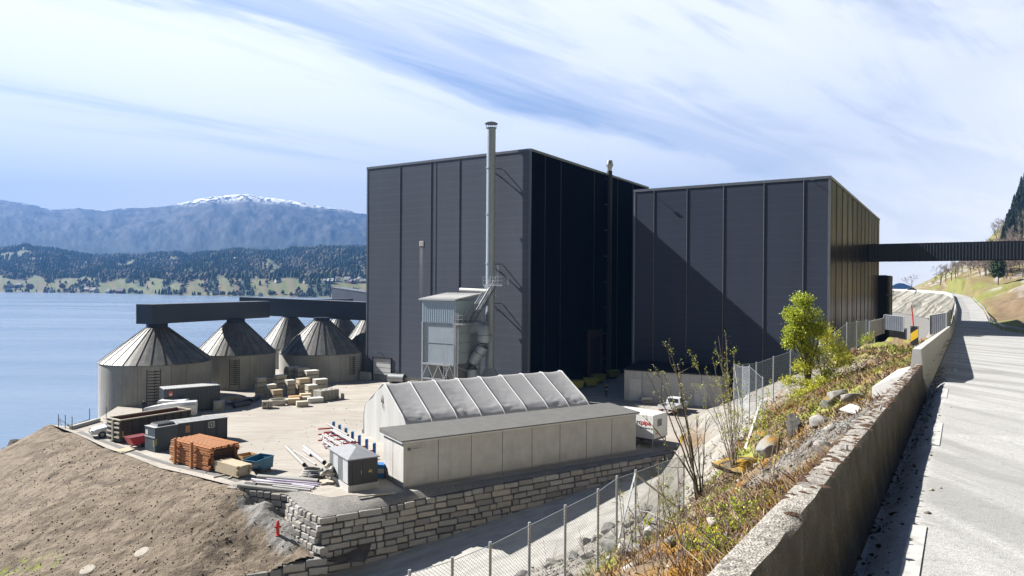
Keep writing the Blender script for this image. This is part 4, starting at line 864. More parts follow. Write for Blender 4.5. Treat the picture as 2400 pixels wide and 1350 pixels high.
def downpipe(t, x, H_, y=-0.055):
    c = MB(); c.tube((x - 0.12, y, 0.4), (x - 0.12, y, H_ - 0.3), 0.045, n=8)
    for z in np.arange(3, H_ - 1, 3.9): c.box(x - 0.2, x - 0.04, y - 0.07, 0.0, z, z + 0.06)
    c.build('downpipe', 'trim_light', t); c = MB(); c.box(x + 0.02, x + 0.10, -0.03, 0.01, 0.9, H_ - 0.3); c.build('cover_strip', 'trim_dark', t)
for px in (939, 1011.5, 1078): downpipe(ha, front_u(px, 500, A0)[0], A_H)
c = MB(); x_ = front_u(1021.5, 500, A0)[0]; c.box(x_ - 0.03, x_ + 0.03, -0.05, 0.02, 0.9, A_H - 0.3); c.build('cable_conduit', 'trim_light', ha)
c = MB(); c.box(-0.02, A_L + 0.02, -0.14, 0.02, 0.95, 1.02); c.build('base_flashing', 'trim_light', ha)
c = MB(); c.box(0.0, A_L, -0.06, 0.02, -0.5, 0.95); c.build('plinth', 'concrete_wall', ha)
# white sectional door
x0, _ = front_u(874, 860, A0); x1, _ = front_u(918, 860, A0)
door = thing('x', None, None); bpy.data.objects.remove(door)
d = MB(); d.box(x0 + 0.12, x1 - 0.1, -0.02, 0.03, 0.0, 3.5); do = d.build('sectional_door', 'door_white', ha)
d = MB()
for z in (0.7, 1.4, 2.1, 2.8): d.box(x0 + 0.12, x1 - 0.1, -0.035, -0.02, z - 0.02, z + 0.02)
d.build('panel_joint', 'trim_light', do)
d = MB(); d.box(x0 - 0.05, x0 + 0.12, -0.16, 0.05, 0, 3.55); d.box(x1 - 0.1, x1 + 0.0, -0.16, 0.05, 0, 3.55); d.box(x0 - 0.1, x1 + 0.05, -0.18, 0.05, 3.5, 3.68); d.build('door_frame', 'trim_dark', ha)
d = MB(); d.box(x0 - 2.4, x0 - 0.25, -0.5, -0.07, 0, 1.25); d.build('plinth_block', 'concrete_pale', ha); d = MB(); d.box(x0 - 2.45, x0 - 0.2, -0.55, -0.07, 1.25, 1.32); d.build('plinth_cap', 'trim_light', ha)
lx, lz = front_u(898, 829, A0); d = MB(); d.bar((lx - 0.3, 0, lz), (lx - 0.5, -1.0, lz + 0.25), 0.07); d.box(lx - 0.9, lx - 0.1, -1.3, -1.0, lz + 0.2, lz + 0.3); d.build('wall_lamp', 'trim_light', ha)
vx, vz = front_u(988, 571, A0); d = MB(); d.box(vx - 0.38, vx + 0.38, -0.06, 0.02, vz - 0.38, vz + 0.38); vo_ = d.build('air_vent', 'white_matte', ha)
d = MB(); d.box(vx - 0.28, vx + 0.28, -0.075, -0.055, vz - 0.28, vz + 0.28); d.build('grille', 'grey_wood', vo_)
# dust run below the vent
ds = MB(); ds.add([(vx - 0.36, -0.012, vz - 0.4), (vx + 0.36, -0.012, vz - 0.4), (vx + 0.45, -0.012, vz - 9), (vx - 0.6, -0.012, vz - 9)], [(3, 2, 1, 0)])
def streak_mat():
    m, n, b = new_mat('dust_streak'); v = coords(n); s = N(n, 'ShaderNodeSeparateXYZ'); L(n, v, s.inputs[0])
    b.inputs['Base Color'].default_value = (0.5, 0.5, 0.5, 1); b.inputs['Roughness'].default_value = 0.9
    f = M(n, 'SUBTRACT', 1.0, M(n, 'DIVIDE', M(n, 'SUBTRACT', vz - 0.4, s.outputs[2]), 8.6)); ed = ramp(n, M(n, 'ABSOLUTE', M(n, 'SUBTRACT', s.outputs[0], vx - 0.03)), [(0.15, 1), (0.48, 0)])
    nz = noise(n, coords(n, (1, 1, 0.5)), 1.5, 4); L(n, M(n, 'MULTIPLY', M(n, 'MULTIPLY', M(n, 'MAXIMUM', f, 0.0), ed), M(n, 'MULTIPLY', nz, 0.55)), b.inputs['Alpha'])
streak_mat(); ds.build('dust_streak', 'dust_streak', ha, fix=False)
# openings in the shaded flank, an orange steel portal
pg = MB()
def flank_y(px):
    r_ = ray(px, 800); o = A0 + Vector((UX, UY, 0)) * A_L; u_ = Vector((UX, UY, 0)); t_ = o.dot(u_) / (r_[0] * UX + r_[1] * UY); p = Vector((r_[0] * t_, r_[1] * t_, 0)); return (p - o).dot(Vector((NX, NY, 0)))
y0, y1 = flank_y(1378), flank_y(1406)
for y in (y0, y1): pg.box(A_L + 0.02, A_L + 0.4, y - 0.25, y + 0.25, 0, 8.0)
pg.box(A_L + 0.02, A_L + 0.4, y0 + 0.25, y1 - 0.25, 6.9, 8.0); pg.build('gate_portal', 'orange_steel', ha)
pg = MB(); pg.box(A_L - 0.5, A_L + 0.03, y0 + 0.25, y1 - 0.25, 0, 6.9); pg.build('gate_opening', 'soot', ha)
c = MB()
for px in (1275, 1312, 1390, 1445, 1480): y = flank_y(px); c.box(A_L - 0.01, A_L + 0.04, y - 0.05, y + 0.05, 1, A_H - 0.3)
c.build('cover_strip', 'trim_dark', ha)
# black flue on the flank with silver cowl
yf = flank_y(1418); fl = thing('flue_pipe', 'black flue on the shaded hall flank with a silver cowl above the roof', 'flue', ha.matrix_world @ Vector((0, 0, 0)))
fl.location = A0 + Vector((UX, UY, 0)) * (A_L + 0.6) + Vector((NX, NY, 0)) * yf; fl.rotation_euler = (0, 0, -AZ)
c = MB(); c.tube((0, 0, 0), (0, 0, A_H + 0.35), 0.42, n=16); c.build('shaft', 'soot', fl, smooth=True)
c = MB(); c.lathe([(0.36, A_H + 0.3), (0.36, A_H + 0.8), (0.60, A_H + 1.25), (0.60, A_H + 1.3), (0.42, A_H + 2.05), (0.0, A_H + 2.05)], 16); c.build('cowl', 'silver', fl, smooth=True)
c = MB()
for z in np.arange(3, A_H, 4.2): c.box(-0.7, -0.35, -0.5, 0.5, z, z + 0.12)
c.build('bracket', 'trim_light', fl)
# hall B
B_H = 28.5; B0 = at(1486.2, 445.8, B_H); B0.z = 0; B1 = at(1947, 413.5, B_H); B2 = at(2061.9, 514, B_H)
B_L = (Vector((B1.x, B1.y, 0)) - B0).length; B_D = (B2 - B1).length
hb = hall_frame(0, 'storage_hall', 'lower dark clad hall on the right whose bronze side catches the light', B0)
hall_shell(hb, B_L, B_D, B_H, 'cladding_deep', 'cladding_sheen')
for px in (1535, 1612.5, 1698, 1793, 1886): downpipe(hb, front_u(px, 500, B0)[0], B_H)
c = MB(); c.box(-0.02, B_L + 0.02, -0.1, 0.02, 0.95, 1.02); c.build('base_flashing', 'trim_light', hb)
c = MB()
for i in range(1, 12): y = B_D * i / 11.6; c.box(B_L - 0.01, B_L + 0.05, y - 0.09, y + 0.09, 0.5, B_H - 0.28)
c.build('cover_strip', 'trim_dark', hb)
for px, py in ((1523, 449), (1905, 424)):
    x, z = front_u(px, py, B0); c = MB(); c.bar((x, 0, z), (x + 0.1, -0.8, z + 0.02), 0.05); c.box(x - 0.15, x + 0.35, -1.0, -0.8, z - 0.05, z + 0.05); c.build('wall_lamp', 'trim_light', hb)
for k_, (dz, dy) in enumerate(((4.0, 23), (8.5, 23.6))):
    c = MB(); c.box(B_L + 0.01, B_L + 0.04, dy, dy + 0.35, dz, dz + 2.0); c.build('narrow_window', 'trim_dark', hb)
# plant against the far end of hall B
pl = thing('service_tower', 'black pipe tower standing behind the bronze side of the lower hall', 'tower', B2 - Vector((0, 0, B_H)) + Vector((NX, NY, 0)) * 0.4 + Vector((UX, UY, 0)) * -1.5, -AZ)
c = MB(); c.box(0, 2.6, 0, 5, 0, 17.5); c.build('casing', 'soot', pl)
for i, (x, y) in enumerate(((2.9, 0.8), (2.9, 2.6), (3.0, 4.4))):
    c = MB(); c.tube((x, y, 0), (x, y, 17.4), 0.5, n=12); c.build('pipe', 'pipe_dark', pl, smooth=True)
c = MB()
for z in (2.5, 8, 13.5): c.box(2.6, 4.1, -0.2, 5.0, z, z + 0.12); c.bar((4.0, -0.2, z), (4.0, -0.2, z + 1.1), 0.06)
c.build('platform', 'galv_post', pl)
# ---- low concrete building in the alley
lb0 = at(1463, 938); lb1 = at(1690, 957); v = (lb1 - lb0); ang = math.atan2(v.y, v.x); ll = v.length
lb = thing('concrete_shed', 'pale concrete shed with flat dark roof in the shadow before the lower hall', 'shed', lb0, ang)
b = MB(); b.box(0, ll, 0, 7.2, 0, 3.95); b.build('wall', 'concrete_pale', lb)
b = MB(); b.add([(-0.1, -0.15, 3.96), (ll + 0.15, -0.15, 3.96), (ll + 0.15, 7.2, 4.5), (-0.1, 7.2, 4.5), (-0.1, -0.15, 4.1), (ll + 0.15, -0.15, 4.1), (ll + 0.15, 7.2, 4.65), (-0.1, 7.2, 4.65)], [(0, 1, 2, 3), (4, 5, 6, 7), (0, 1, 5, 4), (1, 2, 6, 5), (2, 3, 7, 6), (3, 0, 4, 7)]); b.build('roof', 'trim_dark', lb)
b = MB(); 
for x in np.linspace(2.4, ll - 2.4, 4): b.box(x - 0.02, x + 0.02, -0.012, 0.02, 0.1, 3.9)
b.build('panel_joint', 'trim_dark', lb)
for x in (0.7, ll - 3.3): b = MB(); b.box(x, x + 1.6, -0.05, 0.03, 0.05, 2.9); b.build('door', 'white_matte', lb)
# ---- bridge gallery across the road
b0 = at(2035, 613, 19.5); bs = B1 + (B2 - B1).normalized() * 43.0; br = thing('conveyor_gallery', 'dark ribbed enclosed conveyor bridge crossing over the road from the lower hall', 'conveyor', (bs.x, bs.y, 0), -AZ)
BZ0, BZ1 = 19.55, 22.45
b = MB(); b.box(-0.2, 75, 0, 2.8, BZ0, BZ1); b.build('casing', 'gallery_dark', br)
b = MB(); 
for i in range(166): b.box(0.15 + i * 0.45, 0.30 + i * 0.45, -0.16, 0.0, BZ0 + 0.12, BZ1 - 0.1)
b.build('rib', 'gallery_dark', br)
b = MB(); b.box(-0.2, 75, -0.09, 2.9, BZ1, BZ1 + 0.10); b.box(-0.2, 75, -0.09, 0.0, BZ0 - 0.08, BZ0 + 0.1); b.build('edge_trim', 'trim_dark', br)
b = MB()
for x in (38.0, 70.0):
    for y in (0.3, 2.5): b.box(x - 0.25, x + 0.25, y - 0.25, y + 0.25, 5, BZ0)
b.build('support_leg', 'trim_dark', br)
# ---- steel chimney with flared hood
sx, _ = front_u(1165, 500, A0); CH = 36.4
def fl_(x, y, z=0.0): return A0 + Vector((UX, UY, 0)) * x + Vector((NX, NY, 0)) * y + Vector((0, 0, z))
CR = 0.61; cy_ = -1.55
ch = thing('steel_chimney', 'tall light grey steel chimney with a rain cap in front of the tallest hall', 'chimney', fl_(sx, cy_), -AZ)
c = MB(); c.tube((0, 0, 3.6), (0, 0, CH), CR, n=28); c.build('shaft', 'galv', ch, smooth=True)
c = MB()
for z in (4.0, 10.9, 17.9, 24.6, 30.9): c.tube((0, 0, z), (0, 0, z + 0.12), CR + 0.09, n=28)
c.build('flange_ring', 'galv', ch)
c = MB(); k = 1.15; c.lathe([(k * 2.0, 0.2), (k * 2.0, 0.75), (CR + 0.04, 3.7)], 8); c.build('hood', 'galv', ch)
c = MB(); c.tube((0, 0, CH - 0.02), (0, 0, CH + 0.08), CR + 0.10, n=28, inner=CR - 0.1)
for i in range(8): a = i * math.pi / 4; c.bar(((CR + 0.06) * math.cos(a), (CR + 0.06) * math.sin(a), CH), ((CR + 0.2) * math.cos(a), (CR + 0.2) * math.sin(a), CH + 0.62), 0.035)
cp = c.build('cap_bracket', 'trim_light', ch)
c = MB(); c.lathe([(CR + 0.26, CH + 0.6), (CR + 0.28, CH + 0.68), (0.5, CH + 0.86), (0.02, CH + 0.93)], 28, cap=True); c.build('rain_cap', 'trim_light', ch, smooth=True)
for z in (31.0, 17.9, 12.5):
    c = MB(); c.bar((0.15, 0.5, z), (0.9, 1.5, z), 0.1); c.bar((-0.15, 0.5, z), (-0.9, 1.5, z), 0.1); c.bar((0.6, 0.5, z - 0.9), (0.9, 1.5, z - 1.2), 0.08); c.build('wall_stay', 'trim_dark', ch)
# ---- dust filter unit
fx0, _ = front_u(988, 800, A0); 
FU = thing('dust_filter', 'light grey dust filter house on legs beside the steel chimney', 'filter plant', fl_(12.5, -8.6), -AZ)
# local frame: x along facade, y towards the facade; front face lies at y = 0
def pxl(px, py, off=8.6):
    """local x,z where a pixel meets the filter's front plane"""
    base = fl_(0, -off); r_ = ray(px, py); n_ = Vector((NX, NY, 0)); t_ = base.dot(n_) / (r_[0] * NX + r_[1] * NY); p = Vector((r_[0] * t_, r_[1] * t_, EYE + r_[2] * t_)); return (p - base).dot(Vector((UX, UY, 0))) - 12.5, p.z
xa, zt = pxl(990, 703); xb, zt2 = pxl(1068, 706); _, zm_ = pxl(1030, 757); _, zb_ = pxl(1030, 852)
FW = xb - xa; FD = 5.6
print('filter', xa, xb, zt, zt2, zm_, zb_)
c = MB(); c.box(xa, xb, 0, FD, zm_, zt); c.build('upper_housing', 'housing_grey', FU)
c = MB()
for i in range(int(FW / 0.36)): c.box(xa + 0.1 + i * 0.36, xa + 0.24 + i * 0.36, -0.05, 0, zm_ + 0.05, zt - 0.1)
for i in range(int(FD / 0.36)): c.box(xb, xb + 0.05, 0.1 + i * 0.36, 0.24 + i * 0.36, zm_ + 0.05, zt - 0.1)
c.build('rib', 'housing_grey', FU)
c = MB(); c.add([(xa - 0.4, -0.35, zt), (xb + 0.1, -0.35, zt), (xb + 0.1, FD + 0.2, zt + 0.75), (xa - 0.4, FD + 0.2, zt + 0.75), (xa - 0.4, -0.35, zt + 0.18), (xb + 0.1, -0.35, zt + 0.18), (xb + 0.1, FD + 0.2, zt + 0.93), (xa - 0.4, FD + 0.2, zt + 0.93)], [(0, 1, 2, 3), (4, 5, 6, 7), (0, 1, 5, 4), (1, 2, 6, 5), (2, 3, 7, 6), (3, 0, 4, 7)])
for i in range(26): x = xa - 0.3 + i * (FW + 0.3) / 26; c.add([(x, -0.36, zt + 0.2), (x + 0.09, -0.36, zt + 0.2), (x + 0.09, FD + 0.1, zt + 0.97), (x, FD + 0.1, zt + 0.97)], [(0, 1, 2, 3)])
c.build('roof', 'container_roof', FU, fix=False)
c = MB(); c.tube((xa + 1.6, FD + 0.6, zt + 1.35), (xb + 1.0, FD + 0.6, zt + 1.2), 0.28, n=12); c.build('roof_pipe', 'white_matte', FU, smooth=True)
c = MB(); c.box(xa + 0.12, xb - 0.1, 0.12, FD - 0.1, zb_, zm_); c.build('lower_casing', 'panel_grey', FU)
c = MB()
for z in np.linspace(zb_, zm_, 5)[1:-1]: c.box(xb - 0.1, xb - 0.03, 0.1, FD, z, z + 0.06)
c.box(xa + 0.1, xb, 0.07, 0.12, (zb_ + zm_) / 2, (zb_ + zm_) / 2 + 0.05); c.build('stiffener', 'galv', FU)
zl = zb_ - 1.05
c = MB()
for x in (xa + 0.05, xb - 0.05):
    for y in (0.05, FD - 0.1): c.box(x - 0.11, x + 0.11, y - 0.11, y + 0.11, 0, zm_ + 0.1)
c.build('support_leg', 'galv_post', FU)
c = MB()
for y in (0.0, FD - 0.1):
    c.box(xa, xb, y - 0.08, y + 0.08, zb_ - 0.25, zb_); c.box(xa, xb, y - 0.08, y + 0.08, zl - 1.1, zl - 0.95)
    n_ = 6
    for i in range(n_):
        p0 = xa + FW * i / n_; p1 = xa + FW * (i + 1) / n_; c.bar((p0, y, zb_ - 0.2 if i % 2 else zl - 1.0), (p1, y, zl - 1.0 if i % 2 else zb_ - 0.2), 0.09)
for x in (xa, xb): c.bar((x, 0, zb_ - 0.2), (x, FD, zl - 1.0), 0.09)
c.build('truss', 'galv_post', FU)
for x in (xa + FW * 0.25, xa + FW * 0.75):
    c = MB(); c.add([(x - FW * .24, 0.3, zb_), (x + FW * .24, 0.3, zb_), (x + FW * .24, FD - 0.3, zb_), (x - FW * .24, FD - 0.3, zb_), (x - 0.3, FD / 2 - 0.3, 0.9), (x + 0.3, FD / 2 - 0.3, 0.9), (x + 0.3, FD / 2 + 0.3, 0.9), (x - 0.3, FD / 2 + 0.3, 0.9)], [(0, 1, 5, 4), (1, 2, 6, 5), (2, 3, 7, 6), (3, 0, 4, 7), (4, 5, 6, 7)]); c.build('hopper', 'cabinet_grey', FU)
def ladder(b, x, y, z0, z1, w_=0.5, cage=True):
    for s_ in (-1, 1): b.bar((x + s_ * w_ / 2, y, z0), (x + s_ * w_ / 2, y, z1), 0.05)
    for z in np.arange(z0 + 0.2, z1, 0.3): b.bar((x - w_ / 2, y, z), (x + w_ / 2, y, z), 0.03)
    if cage:
        for z in np.arange(z0 + 2.2, z1, 0.75):
            pts = [(x + 0.38 * math.cos(a), y - 0.05 - 0.62 * math.sin(a), z) for a in np.linspace(0, math.pi, 7)]
            for p, q_ in zip(pts, pts[1:]): b.bar(p, q_, 0.035)
        for a in np.linspace(0, math.pi, 5): b.bar((x + 0.38 * math.cos(a), y - 0.05 - 0.62 * math.sin(a), z0 + 2.2), (x + 0.38 * math.cos(a), y - 0.05 - 0.62 * math.sin(a), z1), 0.03)
c = MB(); ladder(c, xb + 0.35, -0.25, zl - 1.0, zm_ + 1.4); c.build('caged_ladder', 'galv_post', FU)
c = MB(); ladder(c, xb - 1.4, -0.3, zl - 0.9, zb_ + 3.4, cage=False); c.build('short_ladder', 'galv_post', FU)
def railing(b, pts, h=1.1, posts=True):
    for p, q_ in zip(pts, pts[1:]):
        p = Vector(p); q_ = Vector(q_); l = (q_ - p).length; n_ = max(1, int(l / 1.1))
        for i in range(n_ + 1): r_ = p.lerp(q_, i / n_); b.bar(r_, r_ + Vector((0, 0, h)), 0.05)
        for hh in (h, h * 0.55, 0.1): b.bar(p + Vector((0, 0, hh)), q_ + Vector((0, 0, hh)), 0.04)
c = MB(); c.box(xb, xb + 1.5, -0.5, FD, zm_ - 0.12, zm_); railing(c, [(xb, -0.5, zm_), (xb + 1.5, -0.5, zm_), (xb + 1.5, FD, zm_)]); c.build('side_platform', 'galv_post', FU)
zh = 15.0; c = MB(); c.box(xb + 0.5, xb + 3.6, FD - 0.2, FD + 1.2, zh - 0.12, zh); railing(c, [(xb + 0.5, FD - 0.2, zh), (xb + 3.6, FD - 0.2, zh), (xb + 3.6, FD + 1.2, zh)], 1.1)
ladder(c, xb + 1.8, FD + 1.1, zh, zh + 2.6, cage=False); c.bar((xb + 0.8, FD + 1.1, zh - 0.1), (xb + 1.9, FD + 1.1, zh - 1.7), 0.07); c.bar((xb + 3.2, FD + 1.1, zh - 0.1), (xb + 2.1, FD + 1.1, zh - 1.7), 0.07)
c.build('high_platform', 'galv_post', FU)
c = MB(); p0 = Vector((xb + 1.45, 1.2, zm_)); p1 = Vector((xb + 1.95, FD + 0.2, zh))
for o in (Vector((-0.4, 0, 0)), Vector((0.4, 0, 0))):
    c.bar(p0 + o, p1 + o, 0.06, 0.22); c.bar(p0 + o + Vector((0, 0, 1.1)), p1 + o + Vector((0, 0, 1.1)), 0.04); c.bar(p0 + o + Vector((0, 0, 0.6)), p1 + o + Vector((0, 0, 0.6)), 0.03)
    for i in range(6): r_ = p0.lerp(p1, i / 5) + o; c.bar(r_, r_ + Vector((0, 0, 1.1)), 0.04)
for i in range(16): r_ = p0.lerp(p1, (i + 0.5) / 16); c.box(r_.x - 0.4, r_.x + 0.4, r_.y - 0.12, r_.y + 0.12, r_.z, r_.z + 0.03)
c.build('stair', 'trim_light', FU)
# swan-neck duct
def duct_pt(px, py, off): x, z = pxl(px, py, off); return Vector((x, 8.6 - off, z))
dp = [(1112, 768, 5.0), (1122, 765, 5.0), (1132, 772, 5.0), (1135, 786, 5.0), (1134, 800, 5.0), (1131, 812, 5.0), (1124, 826, 5.2), (1115, 838, 5.2), (1109, 850, 5.2), (1107, 865, 5.2), (1107, 900, 5.2)]
pts = [duct_pt(*p) for p in dp]; pts[0] = pts[0] + Vector((-1.5, 0, -0.1)); c = MB(); c.path(pts, 0.72, 16, rs=[0.8, 0.88, 0.95, 0.98, 0.92, 0.80, 0.78, 0.74, 0.72, 0.72, 0.72]); c.build('swan_neck_duct', 'galv', FU, smooth=True)
c = MB()
for i in (3, 5, 6, 8, 9): 
    a = (pts[i + 1 if i < 10 else i] - pts[i - 1]).normalized(); r_ = [0, 0, 0, 1.0, 0, 0.82, 0.80, 0, 0.74, 0.74][i]; c.tube(pts[i] - a * 0.05, pts[i] + a * 0.05, r_ + 0.02, n=16)
c.build('duct_flange', 'trim_light', FU)
# ================================================================== SILOS AND THEIR GALLERIES
def silo_make(name, label, c, R_, H_, HC=3.6):
    t = thing(name, label, 'silo', c, 0, 'concrete silos beside the fjord')
    b = MB(); b.tube((0, 0, -4.6), (0, 0, H_), R_, n=72); b.build('wall', 'silo_wall', t, smooth=True)
    b = MB(); b.lathe([(R_ + 0.08, H_ - 0.05), (R_ + 0.10, H_ + 0.06), (1.35, H_ + HC)], 26 * 2)
    for i in range(26): a = 2 * math.pi * i / 26; b.bar(((R_ + 0.05) * math.cos(a), (R_ + 0.05) * math.sin(a), H_ + 0.09), (1.33 * math.cos(a), 1.33 * math.sin(a), H_ + HC + 0.02), 0.06, 0.13); b.build('cone_roof', 'silo_roof', t, fix=False)
    b = MB(); b.tube((0, 0, H_ + HC - 0.2), (0, 0, H_ + HC + 0.55), 1.28, n=24); b.build('collar', 'cladding_deep', t)
    return t
def silo_rungs(t, ang, R_, z0, z1, n_=7):
    for z in np.linspace(z1, z0, n_):
        b = MB(); a0, a1 = ang - 0.115, ang + 0.115
        b.bar(((R_ + 0.06) * math.cos(a0), (R_ + 0.06) * math.sin(a0), z), ((R_ + 0.06) * math.cos(a1), (R_ + 0.06) * math.sin(a1), z), 0.07); b.bar(((R_ + 0.1) * math.cos(ang), (R_ + 0.1) * math.sin(ang), z - 0.08), ((R_ + 0.1) * math.cos(ang + 0.05), (R_ + 0.1) * math.sin(ang + 0.05), z + 0.1), 0.1)
        b.build('bracket', 'soot', t)
def silo_from(pxl_, pxr, base_d, name_label, y_eave, y_top):
    cpx = (pxl_ + pxr) / 2; R_ = 0; d = base_d
    half = (pxr - pxl_) / 2 / F_PX; R_ = half * d / math.sqrt(1 + half * half) * 0.945
    z_e = EYE - (y_eave - HY(cpx)) / F_PX * d; z_t = EYE - (y_top - HY(cpx)) / F_PX * d
    x = (cpx + 2 - 1200) / F_PX * d; print('silo', cpx, R_, z_e, z_t - z_e, x, d)
    return silo_make('silo', name_label, (x, d, 0), R_, z_e, z_t - z_e), R_, z_e
s1, r1, e1 = silo_from(241, 492, 91.0, 'nearest round concrete silo, leftmost, behind the open rusty skip', 845, 768)
s2, r2, e2 = silo_from(457, 645, 103.5, 'second concrete silo, between the leftmost one and the row behind the pallets', 826, 756)
s3, r3, e3 = silo_from(652, 852, 112.0, 'concrete silo with streaked wall right behind the pile of pallet boxes', 824, 752)
s4, r4, e4 = silo_from(605, 750, 128.0, 'silo roof peeking out between the two middle silos', 812, 744)
s5, r5, e5 = silo_from(726, 868, 136.0, 'half hidden silo behind the streaked one, mostly in shade', 810, 744)
s6, r6, e6 = silo_from(800, 935, 119.0, 'silo partly hidden by the left edge of the tallest hall', 812, 742)
silo_rungs(s1, R(-66), r1, 0.6, e1 - 0.7, 11); silo_rungs(s2, R(-70), r2, 0.8, e2 - 0.7, 12); silo_rungs(s3, R(-28), r3, 1.0, e3 - 0.6, 9)
for s_, a_, r_, e_ in ((s1, -66, r1, e1), (s2, -70, r2, e2)):
    b = MB()
    for da in (-0.115, 0.115): a = R(a_) + da; b.bar(((r_ + 0.03) * math.cos(a), (r_ + 0.03) * math.sin(a), 0.2), ((r_ + 0.03) * math.cos(a), (r_ + 0.03) * math.sin(a), e_ - 0.4), 0.05)
    b.build('ladder_rail', 'trim_dark', s_)
def gallery(name, label, p, q_, w_, z0, z1, end=None):
    p = Vector(p); q_ = Vector(q_); v = q_ - p; t = thing(name, label, 'conveyor', (p.x, p.y, 0), math.atan2(v.y, v.x)); l = v.length
    b = MB(); b.box(0, l, 0, w_, z0, z1); b.build('casing', 'gallery_dark', t)
    b = MB(); b.box(-0.06, l, -0.08, w_ + 0.08, z1, z1 + 0.08); b.build('roof_sheet', 'trim_light', t); return t
def zat(py, px, d): return EYE - (py - HY(px)) / F_PX * d
# first: over silo 1 and 2, joins the second
g1a = atd(361, 760, 77.2); g1b = atd(640, 745, 99.5)
zz0 = zat(762, 367, 78); gd = 77.0
g2a = atd(561, 740, 106.0); g2b = atd(861, 750, 86.5); gz = zat(742, 740, 95.0)
gallery('conveyor_gallery', 'long dark ribbed conveyor running from the silos into the tallest hall', (g2a.x, g2a.y, 0), (g2b.x, g2b.y, 0), 2.6, gz, gz + 3.1) if False else None
def gallery_px(label, a, b_, da, db_, w_=2.5):
    """a, b_: (x, y_top, y_bottom) of the near face at both ends"""
    pa, pb = atd(a[0], a[1], da), atd(b_[0], b_[1], db_); qa, qb = atd(a[0], a[2], da), atd(b_[0], b_[2], db_)
    v = pb - pa; v.z = 0; nrm = Vector((-v.y, v.x, 0)).normalized() * w_
    t = thing('conveyor_gallery', label, 'conveyor', (0, 0, 0)); b = MB()
    b.add([pa, pb, qb, qa, pa + nrm, pb + nrm, qb + nrm, qa + nrm], [(3, 2, 1, 0), (4, 5, 6, 7), (0, 1, 5, 4), (1, 2, 6, 5), (2, 3, 7, 6), (3, 0, 4, 7)]); b.build('casing', 'gallery_dark', t)
    up = Vector((0, 0, 0.09)); e = nrm * 0.04; b = MB(); b.add([pa - e, pb - e, pb + nrm, pa + nrm, pa - e + up, pb - e + up, pb + nrm + up, pa + nrm + up], [(0, 1, 2, 3), (4, 5, 6, 7), (0, 1, 5, 4), (1, 2, 6, 5), (2, 3, 7, 6), (3, 0, 4, 7)]); b.build('roof_sheet', 'trim_light', t); return t
gallery_px('long dark ribbed conveyor running from the silos into the tallest hall', (561, 697, 741), (862, 708, 746), 104.0, 107.0) if False else gallery_px('long dark ribbed conveyor running from the silos into the tallest hall', (561, 697, 737), (872, 710, 752), 118.0, 113.5)
gallery_px('dark enclosed conveyor over the two leftmost silos, sunlit roof edge', (357, 715, 760), (632, 707, 744), 87.3, 112.0, 2.4)
gallery_px('short dark conveyor rising behind the long one beside the tallest hall', (778, 674, 706), (900, 692, 740), 135.0, 122.0)
gallery_px('rear dark conveyor seen low between the galleries above the silos', (655, 703, 740), (815, 702, 738), 124.0, 122.0)
# haze: the air itself
def haze():
    b = MB(); b.box(-6800, 1800, -420, 6000, -64, 860); o = b.build('haze', 'soot', fix=True); o.data.materials.clear()
    m = bpy.data.materials.new('haze'); m.use_nodes = True; n = m.node_tree; n.nodes.clear(); v = N(n, 'ShaderNodeVolumePrincipled'); v.inputs['Color'].default_value = (0.092, 0.23, 0.53, 1); v.inputs['Density'].default_value = 0.00020; v.inputs['Anisotropy'].default_value = 0.2
    out = N(n, 'ShaderNodeOutputMaterial'); L(n, v.outputs[0], out.inputs['Volume']); o.data.materials.append(m); o['kind'] = 'stuff'
haze()
# ================================================================== YARD OBJECTS
def pose(a, b, z=0.0):
    p, q_ = at(a[0], a[1], z), at(b[0], b[1], z); v = q_ - p; return p, math.atan2(v.y, v.x), Vector((v.x, v.y)).length
def lerp(a, b, t): return a + (b - a) * t
# ---- foreground concrete storage building
p, a, l = pose((945, 1145), (1490, 1057)); W_ = 3.8
st = thing('storage_building', 'long flat roofed building of pale concrete panels on the stone retaining wall', 'building', p, a)
b = MB(); b.box(0, l, 0, W_, 0.12, 3.35); b.build('wall', 'concrete_pale', st)
b = MB(); b.box(-0.06, l + 0.06, -0.07, W_ + 0.06, -0.6, 0.12); b.build('plinth', 'concrete_wall', st)
b = MB(); b.box(-0.22, l + 0.22, -0.22, W_ + 0.22, 3.35, 3.47); b.build('fascia', 'white_matte', st)
b = MB(); b.add([(-0.26, -0.26, 3.47), (l + 0.26, -0.26, 3.47), (l + 0.26, W_ + 0.26, 3.47), (-0.26, W_ + 0.26, 3.47), (-0.26, -0.26, 3.56), (l + 0.26, -0.26, 3.56), (l + 0.26, W_ + 0.26, 3.80), (-0.26, W_ + 0.26, 3.80)], [(0, 1, 2, 3), (4, 5, 6, 7), (0, 1, 5, 4), (1, 2, 6, 5), (2, 3, 7, 6), (3, 0, 4, 7)]); b.build('roof', 'roof_felt', st)
for i in range(1, 8):
    b = MB(); x = l * i / 8.0; b.box(x - 0.018, x + 0.018, -0.008, 0.01, 0.12, 3.33); b.build('panel_joint', 'soot', st)
b = MB(); b.box(-0.008, 0.01, W_ * 0.52 - 0.02, W_ * 0.52 + 0.02, 0.12, 3.33); b.build('panel_joint', 'soot', st)
b = MB(); b.box(0.35, 0.55, -0.14, 0.0, 2.75, 2.92); b.build('outlet_box', 'cabinet_grey', st)
b = MB(); b.bar((0.8, -0.05, 2.80), (1.35, -0.35, 2.84), 0.10, 0.05); b.build('wall_lamp', 'white_matte', st)
